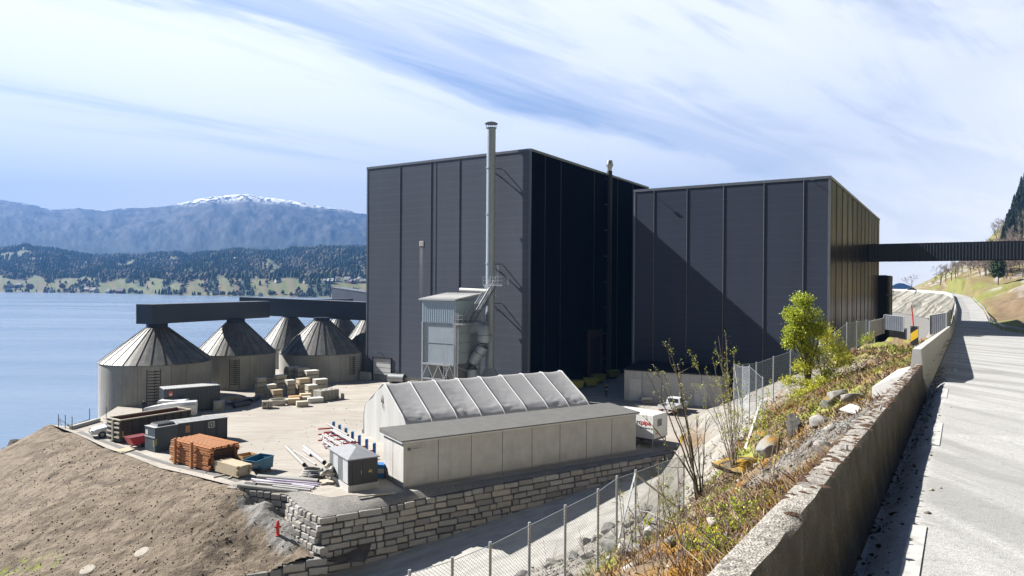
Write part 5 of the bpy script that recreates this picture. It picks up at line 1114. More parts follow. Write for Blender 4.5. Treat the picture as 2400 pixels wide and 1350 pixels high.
# ---- fabric hall
P0 = at(853, 1016); ta = math.atan2(0.54, 0.842); TW, TL = 10.4, 20.6
tp = P0 + Vector((0.54, -0.842, 0)) * TW
tent = thing('fabric_hall', 'grey fabric tent hall with eight ribbed bays behind the concrete building', 'tent', tp, ta)
def tent_prof(t):   # t 0..1 across, returns y, z
    pr = [(0, 0), (-0.02, 1.5), (0.08, 2.35), (0.35, 2.85), (0.9, 3.28), (3.0, 4.45), (5.02, 5.62), (5.2, 5.68), (5.38, 5.62), (7.4, 4.45), (9.5, 3.28), (10.05, 2.85), (10.32, 2.35), (10.42, 1.5), (10.4, 0)]
    d = [0]
    for q0, q1 in zip(pr, pr[1:]): d.append(d[-1] + math.hypot(q1[0] - q0[0], q1[1] - q0[1]))
    return np.interp(t * d[-1], d, [q_[0] for q_ in pr]), np.interp(t * d[-1], d, [q_[1] for q_ in pr])
NB = 8; nx, nt_ = NB * 14 + 1, 90; xs = np.linspace(0, TL, nx); ts = np.linspace(0, 1, nt_); XX, TT = np.meshgrid(xs, ts); yy, zz_ = tent_prof(TT)
bay = TL / NB; ph = (XX % bay) / bay; sag = 4 * ph * (1 - ph); hgt = np.clip((zz_ - 0.6) / 5, 0, 1)
wr = (fbm(XX * 0.9 + TT * 9, TT * 26, 4, 0.6) - 0.5) * 0.15 + np.abs(fbm(XX * 0.6 + TT * 16, TT * 13 - XX * 0.8, 3) - 0.5) * -0.16
band_ = np.exp(-((zz_ - 3.3) / 0.45) ** 2) * (fbm(XX * 1.3, TT * 60, 3) - 0.5) * 0.28
bv = np.array([1.0, 0.6, 1.25, 0.8, 1.1, 0.5, 0.9, 1.3, 1.0])[np.clip((XX / bay).astype(int), 0, 8)]
dep = bv * (0.20 * sag + (wr + band_) * np.minimum(1, sag * 1.4)) * np.minimum(1, hgt * 3)
cy0 = TW / 2; yy2 = cy0 + (yy - cy0) * (1 - dep * 0.045); zz2 = zz_ - dep * 0.55 + (wr * 0.25) * hgt
b = MB(); o = grid_obj('fabric_cover', XX, yy2, zz2, 'tarp'); o.parent = tent
for i in range(NB + 1):
    b = MB(); x = i * bay; pts = []
    for t in np.linspace(0, 1, 34): y, z = tent_prof(t); pts.append((x, float(y) if 0.02 < t < 0.98 else float(y), float(z) + 0.02))
    b.path(pts, 0.075, 6); b.build('rib', 'tarp', tent, smooth=True)
b = MB(); gz = []; 
prf = [tent_prof(t) for t in np.linspace(0, 1, 40)]; 
for side in (0.0, TL):
    b = MB(); n = 24; m = 16; V = []
    for i in range(n + 1):
        y = TW * i / n; zt_ = float(np.interp(y, [float(q_[0]) for q_ in prf], [float(q_[1]) for q_ in prf])) if 0.02 < i / n < 0.98 else 0.5
        zt_ = max(zt_, 2.6)
        for j in range(m + 1): V.append((side - 0.04 + 0.05 * math.sin(y * 7.3 + j * 0.3) * (1 - j / m) + 0.03 * math.sin(y * 17), y, zt_ * j / m))
    b.add(V, [(i * (m + 1) + j, (i + 1) * (m + 1) + j, (i + 1) * (m + 1) + j + 1, i * (m + 1) + j + 1) for i in range(n) for j in range(m)]); b.build('gable_cover', 'tarp_end', tent, smooth=True, fix=False)
b = MB(); b.add([(-0.12, 5.35, 4.7), (-0.12, 5.7, 3.9), (-0.12, 5.25, 3.75), (-0.12, 5.0, 3.1), (-0.12, 5.45, 3.65)], [(0, 1, 2), (2, 3, 4)]); b.build('torn_flap', 'soot', tent, fix=False)
b = MB(); b.box(-0.05, TL, TW - 0.05, TW + 0.4, 0, 0.35); b.build('ground_weight', 'cabinet_dark', tent)
# ---- transformer kiosk
K0 = at(817, 1154); KR = at(885, 1143); KL = at(782, 1120); v = KR - K0; ka = math.atan2(v.y, v.x); kl = v.length; kw = (KL - K0).length
ks = thing('transformer_kiosk', 'dark louvred electrical kiosk with low hipped metal roof on a concrete base', 'kiosk', K0, ka)
b = MB(); b.box(-0.06, kl + 0.06, -0.06, kw, -0.5, 0.46); b.build('base', 'concrete_pale', ks)
b = MB(); b.box(0, kl, 0, kw - 0.1, 0.46, 2.28); b.build('body', 'cabinet_dark', ks)
b = MB(); r0 = 0.12
b.add([(-r0, -r0, 2.28), (kl + r0, -r0, 2.28), (kl + r0, kw + r0, 2.28), (-r0, kw + r0, 2.28), (-r0, -r0, 2.36), (kl + r0, -r0, 2.36), (kl + r0, kw + r0, 2.36), (-r0, kw + r0, 2.36), (kl / 2, 1.5, 2.86), (kl / 2, kw - 1.5, 2.86)],
      [(0, 3, 2, 1), (0, 1, 5, 4), (1, 2, 6, 5), (2, 3, 7, 6), (3, 0, 4, 7), (4, 5, 8), (5, 6, 9, 8), (6, 7, 9), (7, 4, 8, 9)]); b.build('roof', 'roof_metal', ks)
for y0_, y1_ in ((0.1, 1.15), (2.15, 3.25)):
    b = MB()
    for z in np.arange(0.56, 2.18, 0.085): b.add([(-0.01, y0_, z), (-0.01, y1_, z), (-0.05, y1_, z + 0.02), (-0.05, y0_, z + 0.02), (-0.012, y0_, z + 0.07), (-0.012, y1_, z + 0.07)], [(0, 1, 2, 3), (3, 2, 5, 4)])
    b.build('louvre', 'roof_metal', ks, fix=False)
b = MB(); b.box(-0.03, 0, 1.2, 2.1, 0.5, 2.24); b.build('side_panel', 'cabinet_grey', ks); b = MB(); b.box(-0.03, 0, 3.3, kw - 0.15, 0.5, 2.24); b.build('side_panel', 'cabinet_grey', ks)
for x0_, x1_ in ((0.28, kl * 0.46), (kl * 0.47, kl * 0.82)):
    b = MB(); b.box(x0_, x1_, -0.035, 0, 0.5, 2.22); dr = b.build('door', 'cabinet_dark', ks); b = MB(); b.box(x1_ - 0.1, x1_ - 0.06, -0.07, -0.035, 1.2, 1.45); b.build('handle', 'galv_post', dr)
b = MB(); xx = kl * 0.72; b.add([(xx - 0.13, -0.04, 1.25), (xx + 0.13, -0.04, 1.25), (xx, -0.04, 1.48)], [(0, 1, 2)]); b.build('warning_sign', 'yellow_paint', ks, fix=False)
# ---- containers and skips
def corrugated(b, x0, x1, y, z0, z1, n_, axis='x', out=-1, d=0.035):
    for i in range(n_):
        u0 = lerp(x0, x1, (i + 0.15) / n_); u1 = lerp(x0, x1, (i + 0.6) / n_)
        if axis == 'x': b.box(u0, u1, min(y, y + out * d), max(y, y + out * d), z0, z1)
        else: b.box(min(y, y + out * d), max(y, y + out * d), u0, u1, z0, z1)
p, a, l = pose((384, 972), (497, 961)); l = 6.06
ct = thing('shipping_container', 'dark blue twenty foot container with ribbed pale roof in front of the nearest silo', 'container', p, a)
b = MB(); b.box(0, l, 0, 2.44, 0.12, 2.85); b.build('body', 'container_dark', ct)
b = MB(); corrugated(b, 0.15, l - 0.15, 0, 0.3, 2.7, 18); corrugated(b, 0.15, 2.3, 0, 0.3, 2.7, 7, 'y'); b.build('corrugation', 'teal_steel', ct)
b = MB(); b.box(-0.02, l + 0.02, -0.02, 2.46, 2.85, 2.89); 
for i in range(20): b.box(0.1 + i * 0.3, 0.25 + i * 0.3, 0.05, 2.4, 2.89, 2.93)
b.build('roof', 'container_roof', ct)
for x in (0.06, l - 0.06):
    b = MB(); b.box(x - 0.09, x + 0.09, -0.05, 0.1, 0, 2.88); b.build('corner_post', 'container_dark', ct)
b = MB(); b.box(0.5, 0.9, -0.045, -0.03, 2.0, 2.6); dc = b.build('decal', 'red_paint', ct); b = MB(); b.box(0.55, 0.85, -0.05, -0.045, 2.12, 2.35); b.build('decal_text', 'white_matte', dc)
# open rusty skip
p, a, l = pose((282, 1041), (425, 1015)); 
sk = thing('open_skip', 'long open top waste skip with rusty inside and yellow chevrons', 'skip', p, a); w_, h_ = 2.45, 2.15; l = 7.0
b = MB()
for x0, x1, y0, y1 in ((0, l, 0, 0.08), (0, l, w_ - 0.08, w_), (0, 0.08, 0.08, w_ - 0.08), (l - 0.08, l, 0.08, w_ - 0.08)): b.box(x0, x1, y0, y1, 0.2, h_)
b.box(0.08, l - 0.08, 0.08, w_ - 0.08, 0.2, 0.3); b.build('shell', 'rust_dark', sk)
b = MB(); 
for q_ in ([(0.09, w_ - 0.09, 0.31), (l - 0.09, w_ - 0.09, 0.31), (l - 0.09, w_ - 0.09, h_), (0.09, w_ - 0.09, h_)], [(l - 0.09, 0.09, 0.31), (l - 0.09, w_ - 0.09, 0.31), (l - 0.09, w_ - 0.09, h_), (l - 0.09, 0.09, h_)], [(0.09, 0.09, 0.31), (0.09, w_ - 0.09, 0.31), (0.09, w_ - 0.09, h_), (0.09, 0.09, h_)], [(0.09, 0.09, 0.31), (l - 0.09, 0.09, 0.31), (l - 0.09, w_ - 0.09, 0.31), (0.09, w_ - 0.09, 0.31)]): b.add(q_, [(0, 1, 2, 3)])
b.build('inner_lining', 'rust_in', sk, fix=False)
b = MB()
for x0, x1, y0, y1 in ((-0.06, l + 0.06, -0.06, 0.1), (-0.06, l + 0.06, w_ - 0.1, w_ + 0.06), (-0.06, 0.1, 0.1, w_ - 0.1), (l - 0.1, l + 0.06, 0.1, w_ - 0.1)): b.box(x0, x1, y0, y1, h_, h_ + 0.1)
b.build('rim', 'grey_wood', sk)
b = MB()
for i in range(9): b.box(0.3 + i * 0.8, 0.4 + i * 0.8, -0.08, 0, 0.25, h_)
b.build('side_rib', 'rust_dark', sk)
b = MB()
for z in (0.5, 0.95, 1.4, 1.8): b.box(-0.1, 0, 0.12, w_ - 0.12, z, z + 0.14)
b.box(-0.14, 0, w_ / 2 - 0.12, w_ / 2 + 0.12, 0.25, h_); b.build('tail_door_rail', 'grey_wood', sk)
def chevrons(parent, x, y, z0, n_=3, axis='x', s_=0.16):
    b = MB()
    for i in range(n_):
        z = z0 + i * 0.2
        if axis == 'x': b.add([(x, y, z), (x + s_, y, z + 0.1), (x + s_, y, z + 0.2), (x, y, z + 0.1)], [(0, 1, 2, 3)])
        else: b.add([(x, y, z), (x, y + s_, z + 0.1), (x, y + s_, z + 0.2), (x, y, z + 0.1)], [(0, 1, 2, 3)])
    b.build('chevron_mark', 'hivis_yellow', parent, fix=False)
chevrons(sk, 0.1, -0.09, 0.6, 3); chevrons(sk, l - 0.5, -0.09, 0.9, 3); chevrons(sk, -0.15, 0.1, 0.5, 2, 'y')
# compactor box
p, a, l = pose((363, 1061), (405, 1053)); cb = thing('waste_compactor', 'tall dark grey steel waste box with a black ribbed lid and chevrons', 'container', p, a)
b = MB(); b.box(0, 2.05, 0, 1.75, 0.05, 2.15); b.build('body', 'teal_steel', cb)
b = MB(); b.box(-0.04, 2.09, -0.04, 1.79, 2.15, 2.2); b.build('top', 'container_roof', cb)
b = MB(); b.box(0.3, 2.0, 0.2, 1.6, 2.2, 2.38, taper=0.12)
for i in range(6): b.box(0.45 + i * 0.26, 0.55 + i * 0.26, 0.3, 1.5, 2.36, 2.44)
b.build('lid', 'pipe_dark', cb); b = MB(); b.box(-0.05, 0, 0, 1.75, 1.25, 1.34); b.build('band', 'galv_post', cb); b = MB(); b.box(-0.02, -0.005, 1.2, 1.6, 1.45, 1.85); b.build('decal', 'white_matte', cb)
chevrons(cb, 0.02, -0.01, 0.6, 3); chevrons(cb, -0.06, 0.05, 0.5, 3, 'y')
# dark container with a pale square emblem
p, a, l = pose((400, 1052), (497, 1037)); ec = thing('shipping_container', 'dark container with slatted white roof and small square emblem behind the orange timber', 'container', p + Vector((0.0, 0.4, 0)), a); l = 5.0
b = MB(); b.box(0, l, 0, 2.1, 0.1, 2.1); b.build('body', 'container_dark', ec); b = MB()
for i in range(4): b.box(-0.02, l + 0.02, 0.02 + i * 0.55, 0.40 + i * 0.55, 2.1, 2.16)
b.build('roof_slat', 'container_roof', ec)
b = MB(); 
for x0, x1, z0, z1 in ((3.2, 3.75, 1.85, 1.92), (3.2, 3.75, 1.35, 1.42), (3.2, 3.27, 1.42, 1.85), (3.68, 3.75, 1.42, 1.85), (3.42, 3.54, 1.52, 1.75)): b.box(x0, x1, -0.02, -0.005, z0, z1)
b.build('emblem', 'white_matte', ec)
b = MB(); b.box(1.1, 1.5, -0.02, -0.005, 1.2, 1.85); b.build('decal', 'ply', ec); b = MB(); b.box(-0.02, -0.005, 1.0, 1.4, 1.1, 1.8); b.build('decal', 'ply', ec)
b = MB(); [b.box(x, x + 0.08, -0.05, 0, 0.15, 2.08) for x in (0.05, 1.7, 2.9, 4.0, l - 0.1)]; b.build('side_rib', 'container_dark', ec)
# red cart
p, a, l = pose((310, 1053), (337, 1048)); rc_ = thing('tipping_cart', 'small red tipping cart beside the grey waste box', 'cart', p, a)
b = MB(); b.extr([(-0.2, 1.0), (0.15, 0.3), (1.2, 0.3), (1.45, 1.0)], 0, 1.1); b.build('tub', 'red_paint', rc_)
b = MB(); b.box(-0.25, 1.5, -0.05, 1.15, 1.0, 1.05); b.build('rim', 'red_dark', rc_)
for y in (0.0, 1.1): b = MB(); b.tube((1.0, y - 0.05, 0.22), (1.0, y + 0.05, 0.22), 0.22, n=14); b.build('wheel', 'rubber', rc_)
b = MB(); b.bar((0.1, 0.55, 0.15), (0.9, 0.55, 0.25), 0.08); b.build('axle', 'soot', rc_)
# boards
def board(name, label, cat, a_, b_, w_, t_, mat, z=0.0, group=None):
    p, q_ = at(a_[0], a_[1], z), at(b_[0], b_[1], z); m = MB(); m.bar(p + Vector((0, 0, t_ / 2 + 0.005)), q_ + Vector((0, 0, t_ / 2 + 0.005)), w_, t_); return tag(m.build(name, mat), label, cat, group)
board('plywood_board', 'pale plywood sheet lying flat on the yard edge left of the grey waste box', 'board', (274, 1058), (306, 1051), 1.1, 0.03, 'pale_wood'); board('plank', 'dark edged plank lying beside the pale plywood sheet', 'plank', (287, 1063), (322, 1052), 0.2, 0.1, 'grey_wood')
for (u, v_, lab) in (((505, 1044), (540, 1040), 'grey beam nearest the emblem container'), ((512, 1049), (545, 1045), 'grey beam just in front of the first grey beam'), ((520, 1058), (560, 1052), 'brown batten lying on the yard behind the plank stack'), ((545, 1085), (610, 1064), 'long brown batten behind the wooden pallet collars'), ((500, 1120), (540, 1112), 'batten under the end of the pale plank stack'), ((536, 1123), (556, 1113), 'short brown batten under the pale plank stack'), ((838, 1166), (926, 1157), 'pinkish plank lying on the gravel before the kiosk'), ((765, 1094), (782, 1089), 'short batten lying left of the kiosk')):
    board('batten', lab, 'batten', u, v_, 0.12, 0.1, 'grey_wood', group='loose battens')
# ---- orange formwork timber stack
O0 = at(400, 1083); O1 = at(487, 1107); v = O1 - O0; oa = math.atan2(v.y, v.x); L0 = v.length
ot = thing('timber_stack', 'big stack of orange formwork beams held by two upright posts', 'timber stack', O0, oa); rg = random.Random(4)
for k in range(9):
    for j in range(12):
        b = MB(); y = 0.05 + j * 0.235 + rg.uniform(-0.02, 0.02); z = 0.12 + k * 0.2; x0 = rg.uniform(-0.35, 0.05); x1 = L0 + rg.uniform(-0.1, 0.25)
        if k < 8 and 1 < j < 10 and k != 8: continue
        b.box(x0, x1, y, y + 0.10, z, z + 0.04); b.box(x0, x1, y + 0.03, y + 0.07, z + 0.04, z + 0.13); b.box(x0, x1, y, y + 0.10, z + 0.13, z + 0.17); b.build('beam', 'orange_wood', ot)
b = MB()
for k in range(9): b.box(0.1, L0 - 0.15, 0.5, 2.4, 0.12 + k * 0.2, 0.27 + k * 0.2)
b.build('beam_core', 'orange_end', ot)
for x in (L0 * 0.17, L0 * 0.62):
    b = MB(); b.box(x - 0.09, x + 0.09, -0.25, -0.05, 0.0, 2.15); b.build('post', 'orange_wood', ot)
b = MB()
for k in range(0, 9, 2):
    for x in (0.2, L0 * 0.55): b.bar((x, -0.12, 0.2 + k * 0.2), (x + 0.5, -0.1, 0.14 + k * 0.2), 0.05)
b.build('strap', 'pale_wood', ot)
# ---- pale plank stack
p, a, l = pose((503, 1108), (556, 1124)); ps_ = thing('plank_stack', 'stack of pale sawn planks between the orange timber and the wooden collars', 'plank stack', p, a)
for k in range(7):
    for j in range(6):
        b = MB(); xo = rg.uniform(-0.15, 0.15); 
        if 0 < j < 5 and k < 6: continue
        b.box(xo, l + xo, j * 0.2, j * 0.2 + 0.185, 0.15 + k * 0.12, 0.26 + k * 0.12); b.build('plank', 'pale_wood', ps_)
b = MB(); b.box(0.1, l - 0.1, 0.2, 1.0, 0.15, 0.85); b.build('plank_core', 'grey_wood', ps_)
# ---- collars (open wooden boxes)
p, a, l = pose((569, 1101), (601, 1094)); wc = thing('wooden_collar_box', 'two tier open wooden box of pallet collars beside the blue skip', 'box', p, a)
for k in range(2):
    z = 0.12 + k * 0.48; 
    for x0, x1, y0, y1 in ((0, 1.3, 0, 0.03), (0, 1.3, 1.1, 1.13), (0, 0.03, 0.03, 1.1), (1.27, 1.3, 0.03, 1.1)): b = MB(); b.box(x0, x1, y0, y1, z, z + 0.44); b.build('side_board', 'ply', wc)
b = MB(); b.box(0, 1.3, 0, 1.13, 0.0, 0.1); b.build('base', 'grey_wood', wc)
# ---- blue tipping skip
p, a, l = pose((610, 1111), (641, 1101)); bs_ = thing('tipping_skip', 'blue steel tipping skip at the yard edge', 'skip', p, a)
b = MB(); pr = [(-0.45, 1.05), (0.35, 0.25), (1.35, 0.25), (1.45, 1.15)]
for y in (0.0, 1.35): b.extr(pr, y, y + 0.03)
for q0, q1 in zip(pr, pr[1:]): b.add([(q0[0], 0.03, q0[1]), (q1[0], 0.03, q1[1]), (q1[0], 1.35, q1[1]), (q0[0], 1.35, q0[1])], [(0, 1, 2, 3)])
b.build('tub', 'blue_skip', bs_, fix=False); b = MB(); b.box(0.3, 1.3, 0.15, 0.3, 0, 0.25); b.box(0.3, 1.3, 1.05, 1.2, 0, 0.25); b.build('skid', 'pipe_dark', bs_)
b = MB(); [b.bar(q0, q1, 0.06) for q0, q1 in (((-0.45, 0, 1.05), (1.45, 0, 1.15)), ((-0.45, 1.38, 1.05), (1.45, 1.38, 1.15)), ((1.45, 0, 1.15), (1.45, 1.38, 1.15)), ((-0.45, 0, 1.05), (-0.45, 1.38, 1.05)))]; b.build('rim', 'blue_skip', bs_)
# ---- pipes on the ground
def pipe(label, a_, b_, r, mat='pipe_grey', z0=0.0, z1=None, name='pipe', group='pipes lying in the yard'):
    z1 = z0 if z1 is None else z1; p, q_ = at(a_[0], a_[1], z0), at(b_[0], b_[1], z1); m = MB(); m.tube(p + Vector((0, 0, r)), q_ + Vector((0, 0, r)), r, n=16, inner=r * 0.84); o = m.build(name, mat, smooth=True); return tag(o, label, 'pipe', group)
pipe('thick dark grey pipe, left of the four lying open on the yard', (672, 1053), (713, 1094), 0.17, 'pipe_grey'); pipe('thin pale pipe right beside the thick dark grey pipe', (688, 1058), (740, 1091), 0.07, 'pipe_white')
pipe('thick white pipe, right of the four lying open on the yard', (714, 1053), (760, 1089), 0.19, 'pipe_white'); pipe('short pale pipe at the head of the thick white pipe', (711, 1057), (728, 1070), 0.12, 'pipe_white')
pipe('long beige pipe at the front of the pile near the hose coils', (604, 1123), (746, 1134), 0.19, 'pipe_grey', 0.02); 
pipe('grey pipe lying on the stone wall edge, nearest the wall top', (558, 1142), (700, 1158), 0.15, 'pipe_grey', 0.0, -0.25); pipe('dark sleeved pipe piece over the grey pipe at the wall edge', (575, 1141), (600, 1144), 0.19, 'pipe_dark', 0.0, -0.05)
for i, (a_, b_, mt_) in enumerate((((590, 1126), (738, 1145), 'lilac_wrap'), ((594, 1130), (745, 1141), 'lilac_wrap'), ((600, 1134), (735, 1148), 'pipe_white'), ((625, 1126), (750, 1137), 'lilac_wrap'), ((640, 1142), (728, 1152), 'pipe_white'))):
    pipe(['lilac wrapped bar, leftmost of the wrapped bundle', 'lilac wrapped bar lying in the middle of the wrapped bundle', 'white plastic pipe under the lilac wrapped bars', 'lilac wrapped bar, topmost and furthest back of the bundle', 'white plastic pipe end sticking out at the front of the bundle'][i], a_, b_, 0.09, mt_, 0.02 + 0.1 * (i % 2), -0.02, group='wrapped bundle on the wall edge')
def coil(label, px, py, R_, r, n_=3, mat='pipe_grey'):
    p = at(px, py); t = thing('hose_coil', label, 'hose', p, 0, 'coiled hoses')
    for i in range(n_):
        b = MB(); pts = [(R_ * (1 - 0.09 * i) * math.cos(a) , R_ * (1 - 0.09 * i) * math.sin(a) * 0.9, r + i * r * 1.7 + 0.03 * math.sin(3 * a)) for a in np.linspace(0, 2 * math.pi, 28)]; b.path(pts, r, 8); b.build('hose_turn', mat, t, smooth=True)
coil('grey hose coil lying left of the kiosk', 733, 1112, 0.85, 0.09); coil('smaller dark hose coil behind the front of the kiosk pile', 742, 1122, 0.55, 0.12, 2, 'pipe_dark')
bd = thing('pipe_bend_pallet', 'pallet heaped with grey pipe bends beside the kiosk', 'pipe bends', at(752, 1138), 0.5)
b = MB(); b.box(0, 1.4, 0, 1.1, 0, 0.14); b.build('pallet', 'grey_wood', bd)
for i in range(6):
    b = MB(); c0 = Vector((rg.uniform(0.1, 1.0), rg.uniform(0.1, 0.9), 0.3 + 0.14 * i)); aa = rg.uniform(0, 3); pts = [c0 + Vector((0.5 * math.cos(t) * math.cos(aa), 0.5 * math.cos(t) * math.sin(aa), 0.28 * math.sin(t))) for t in np.linspace(0, 2.4, 8)]; b.path(pts, 0.15, 10); b.build('pipe_bend', ['pipe_grey', 'pipe_white', 'grey_wood'][i % 3], bd, smooth=True)
# ---- cantilever rack with pipes
ra0, ra1 = Vector((-16.5, 65.0, 0)), Vector((-11.0, 56.3, 0)); rd = (ra1 - ra0).normalized(); rp = Vector((-rd.y, rd.x, 0)) * -1
if rp.x > 0: rp = -rp
rk = thing('cantilever_rack', 'blue cantilever rack with red arms stacked with pale pipes beside the tent', 'rack', ra0, 0)
for i in range(7):
    q_ = rd * ((ra1 - ra0).length * i / 6); b = MB(); b.bar(q_, q_ + Vector((0, 0, 2.2)), 0.32, 0.2); u = b.build('upright', 'blue_rack', rk)
    for z in (0.55, 1.1, 1.6):
        b = MB(); b.bar(q_ + Vector((0, 0, z)), q_ + rp * 1.45 + Vector((0, 0, z + 0.05)), 0.09, 0.12); b.build('arm', 'red_paint', rk)
    b = MB(); b.box(q_.x - 0.9, q_.x + 0.5, q_.y - 0.1, q_.y + 0.1, 0, 0.14); b.build('foot', 'blue_rack', rk)
for k, z in enumerate((0.68, 1.22, 1.72)):
    for j in range(5):
        if k == 2 and j > 2: continue
        r_ = rg.uniform(0.07, 0.13); off = rp * (0.25 + j * 0.27) + Vector((0, 0, z + r_)); s0 = rg.uniform(-1.0, 2.0); s1 = s0 + rg.uniform(4.0, 6.5); m = MB(); m.tube(ra0 + rd * s0 + off, ra0 + rd * s1 + off, r_, n=12, inner=r_ * 0.8)
        tag(m.build('pipe', ['pipe_white', 'lilac_wrap', 'pipe_grey', 'pipe_white', 'pipe_white'][(j + k) % 5], smooth=True), 'pale pipe resting on the red arms of the blue rack', 'pipe', 'pipes on the rack')
for j, (a_, b_) in enumerate((((757, 1042), (812, 1078)), ((762, 1034), (820, 1072)), ((768, 1027), (830, 1066)))):
    pipe(['pale pipe on the ground, outermost in front of the rack', 'pale pipe on bearers, middle one before the rack', 'pale pipe on bearers, closest to the rack feet'][j], a_, b_, 0.15, 'pipe_white', 0.12, group='pipes before the rack')
bbn = MB(); bbn.box(-0.3, 2.6, -0.06, 0.06, 0, 0.12); o = bbn.build('bearer', 'grey_wood'); o.location = at(770, 1052); tag(o, 'wooden bearer under the pipes before the rack', 'bearer')
# blue crate tower right of the kiosk
o = thing('plastic_crate', 'blue plastic crates with a pale strip stacked between kiosk and concrete building', 'crate', at(890, 1118)); b = MB(); b.box(-0.4, 0.4, -0.4, 0.4, 0, 0.4); b.box(-0.4, 0.4, -0.4, 0.4, 0.75, 1.05); b.build('body', 'blue_rack', o); b = MB(); b.box(-0.38, 0.38, -0.38, 0.38, 0.4, 0.75); b.build('load', 'ibc', o)
# ---- pallet boxes, blocks and pallets
def pallet_box(w_, d_, h_, mat='grey_wood', lid=True, tiers=None):
    t = thing('pallet_box', None, 'pallet box'); tiers = tiers or max(1, round(h_ / 0.62)); th = h_ / tiers
    b = MB()
    for k in range(tiers):
        z = k * th
        for y in (0, d_ / 2 - 0.06, d_ - 0.12): b.box(0, w_, y, y + 0.12, z, z + 0.05)
        for x in (0, w_ / 2 - 0.07, w_ - 0.14):
            for y in (0, d_ / 2 - 0.06, d_ - 0.12): b.box(x, x + 0.14, y, y + 0.12, z + 0.05, z + 0.14)
        b.box(0, w_, 0, d_, z + 0.14, z + 0.17)
    b.build('pallet', mat, t)
    b = MB()
    for k in range(tiers): b.box(0.02, w_ - 0.02, 0.02, d_ - 0.02, k * th + 0.17, (k + 1) * th - 0.01)
    b.build('load', mat, t)
    if lid: b = MB(); b.box(-0.02, w_ + 0.02, -0.02, d_ + 0.02, h_, h_ + 0.05); b.build('lid', 'white_matte' if mat != 'pale_wood' else 'pale_wood', t)
    return t
protos = {}
spots = [  # x, y of the nearest ground corner; size; angle
 (606, 932, 1.2, 1.0, 2.45, 'grey_wood', 'tall stack of pallet boxes at the left end of the pile'),
 (630, 938, 1.2, 1.0, 1.9, 'grey_wood', 'stack of pallet boxes, second from the left in the pile'),
 (643, 941, 1.3, 1.0, 1.35, 'pale_wood', 'lower pallet box stack in front of the left stacks'),
 (622, 915, 1.4, 1.0, 1.5, 'pale_wood', 'low pallet box stack tucked behind the left stacks'),
 (651, 921, 1.5, 1.1, 2.3, 'grey_wood', 'square pallet box stack left of the pile centre'),
 (679, 903, 1.8, 1.2, 2.6, 'grey_wood', 'white lidded box stack, leftmost of the three highest'),
 (700, 906, 1.8, 1.2, 2.55, 'grey_wood', 'white lidded box stack, middle of the three highest'),
 (721, 912, 1.9, 1.3, 2.5, 'grey_wood', 'white lidded box stack, rightmost of the three highest'),
 (676, 928, 1.1, 1.0, 2.0, 'grey_wood', 'upright crates in the very centre of the pile'),
 (704, 926, 1.6, 1.1, 2.1, 'pale_wood', 'yellowish crate stack right of the pile centre'),
 (725, 931, 1.3, 1.2, 1.5, 'grey_wood', 'two tier crate stack behind the pale concrete lid'),
 (742, 916, 1.8, 1.2, 1.5, 'grey_wood', 'white lidded low stack at the right back of the pile')]
for i, (px, py, w_, d_, h_, mt_, lab) in enumerate(spots):
    t = pallet_box(w_, d_, h_, mt_); t.location = at(px, py); t.rotation_euler = (0, 0, R(40) + rg.uniform(-0.06, 0.06)); t.location.x -= 0.15; t['label'] = lab; t['group'] = 'pallet boxes piled in the yard'
for px, py, w_, d_, h_, mt_, lab in ((674, 950, 1.5, 1.1, 0.75, 'pale_wood', 'pale timber pack, left of the two in front of the pile'), (678, 946, 1.5, 1.0, 0.85, 'ply', 'orange tinted timber pack before the pile'), (704, 937, 1.4, 1.0, 0.7, 'pale_wood', 'small pale crate in the middle front of the pile'), (708, 944, 1.1, 0.9, 0.7, 'grey_wood', 'small grey crate behind the weathered box'), (696, 955, 1.35, 1.0, 0.65, 'grey_wood', 'weathered grey box standing alone at the front of the pile'), (722, 946, 1.9, 1.2, 0.62, 'white_matte', 'pale slab with white top lying right of the weathered box')):
    t = thing('crate', lab, 'crate', at(px, py), 0.42); b = MB(); b.box(0, w_, 0, d_, 0.12, h_); b.build('body', mt_, t, bevel=0.02); b = MB(); b.box(0, w_, 0.05, 0.2, 0, 0.12); b.box(0, w_, d_ - 0.2, d_ - 0.05, 0, 0.12); b.build('skid', 'grey_wood', t)
t = thing('block_row', 'row of grey concrete blocks strapped together at the right of the pallet pile', 'concrete blocks', at(752, 941), R(50)); 
for i in range(5): b = MB(); b.box(i * 0.56, i * 0.56 + 0.54, 0, 1.7, 0.02, 1.3); b.build('block', 'concrete_wall', t, bevel=0.03)
b = MB(); k = random.Random(3)
for i in range(26): x, y = k.uniform(0.1, 2.5), k.uniform(0.1, 1.5); b.box(x, x + 0.2, y, y + 0.12, 1.3, 1.3 + k.uniform(0.03, 0.08))
b.build('rubble', 'white_matte', t)
t = thing('concrete_stub', 'small concrete stub standing right of the block row', 'block', at(798, 936), 0.2); b = MB(); b.box(0, 0.5, 0, 0.4, 0, 0.75, taper=0.05); b.box(-0.4, -0.1, 0, 0.3, 0, 0.4, taper=0.05); b.build('body', 'concrete_wall', t, bevel=0.03)
t = thing('pallet_stack', 'stack of empty wooden pallets in front of the pallet boxes', 'pallets', at(614, 959), 0.35)
for k_ in range(6):
    b = MB(); z = k_ * 0.15
    for y in (0, 0.5, 1.0):
        b.box(0, 1.2, y, y + 0.1, z, z + 0.02)
        for x in (0, 0.53, 1.06): b.box(x, x + 0.14, y, y + 0.1, z + 0.02, z + 0.11)
    for i in range(7): b.box(i * 0.175, i * 0.175 + 0.13, 0, 1.1, z + 0.11, z + 0.135)
    b.build('pallet', 'grey_wood', t)
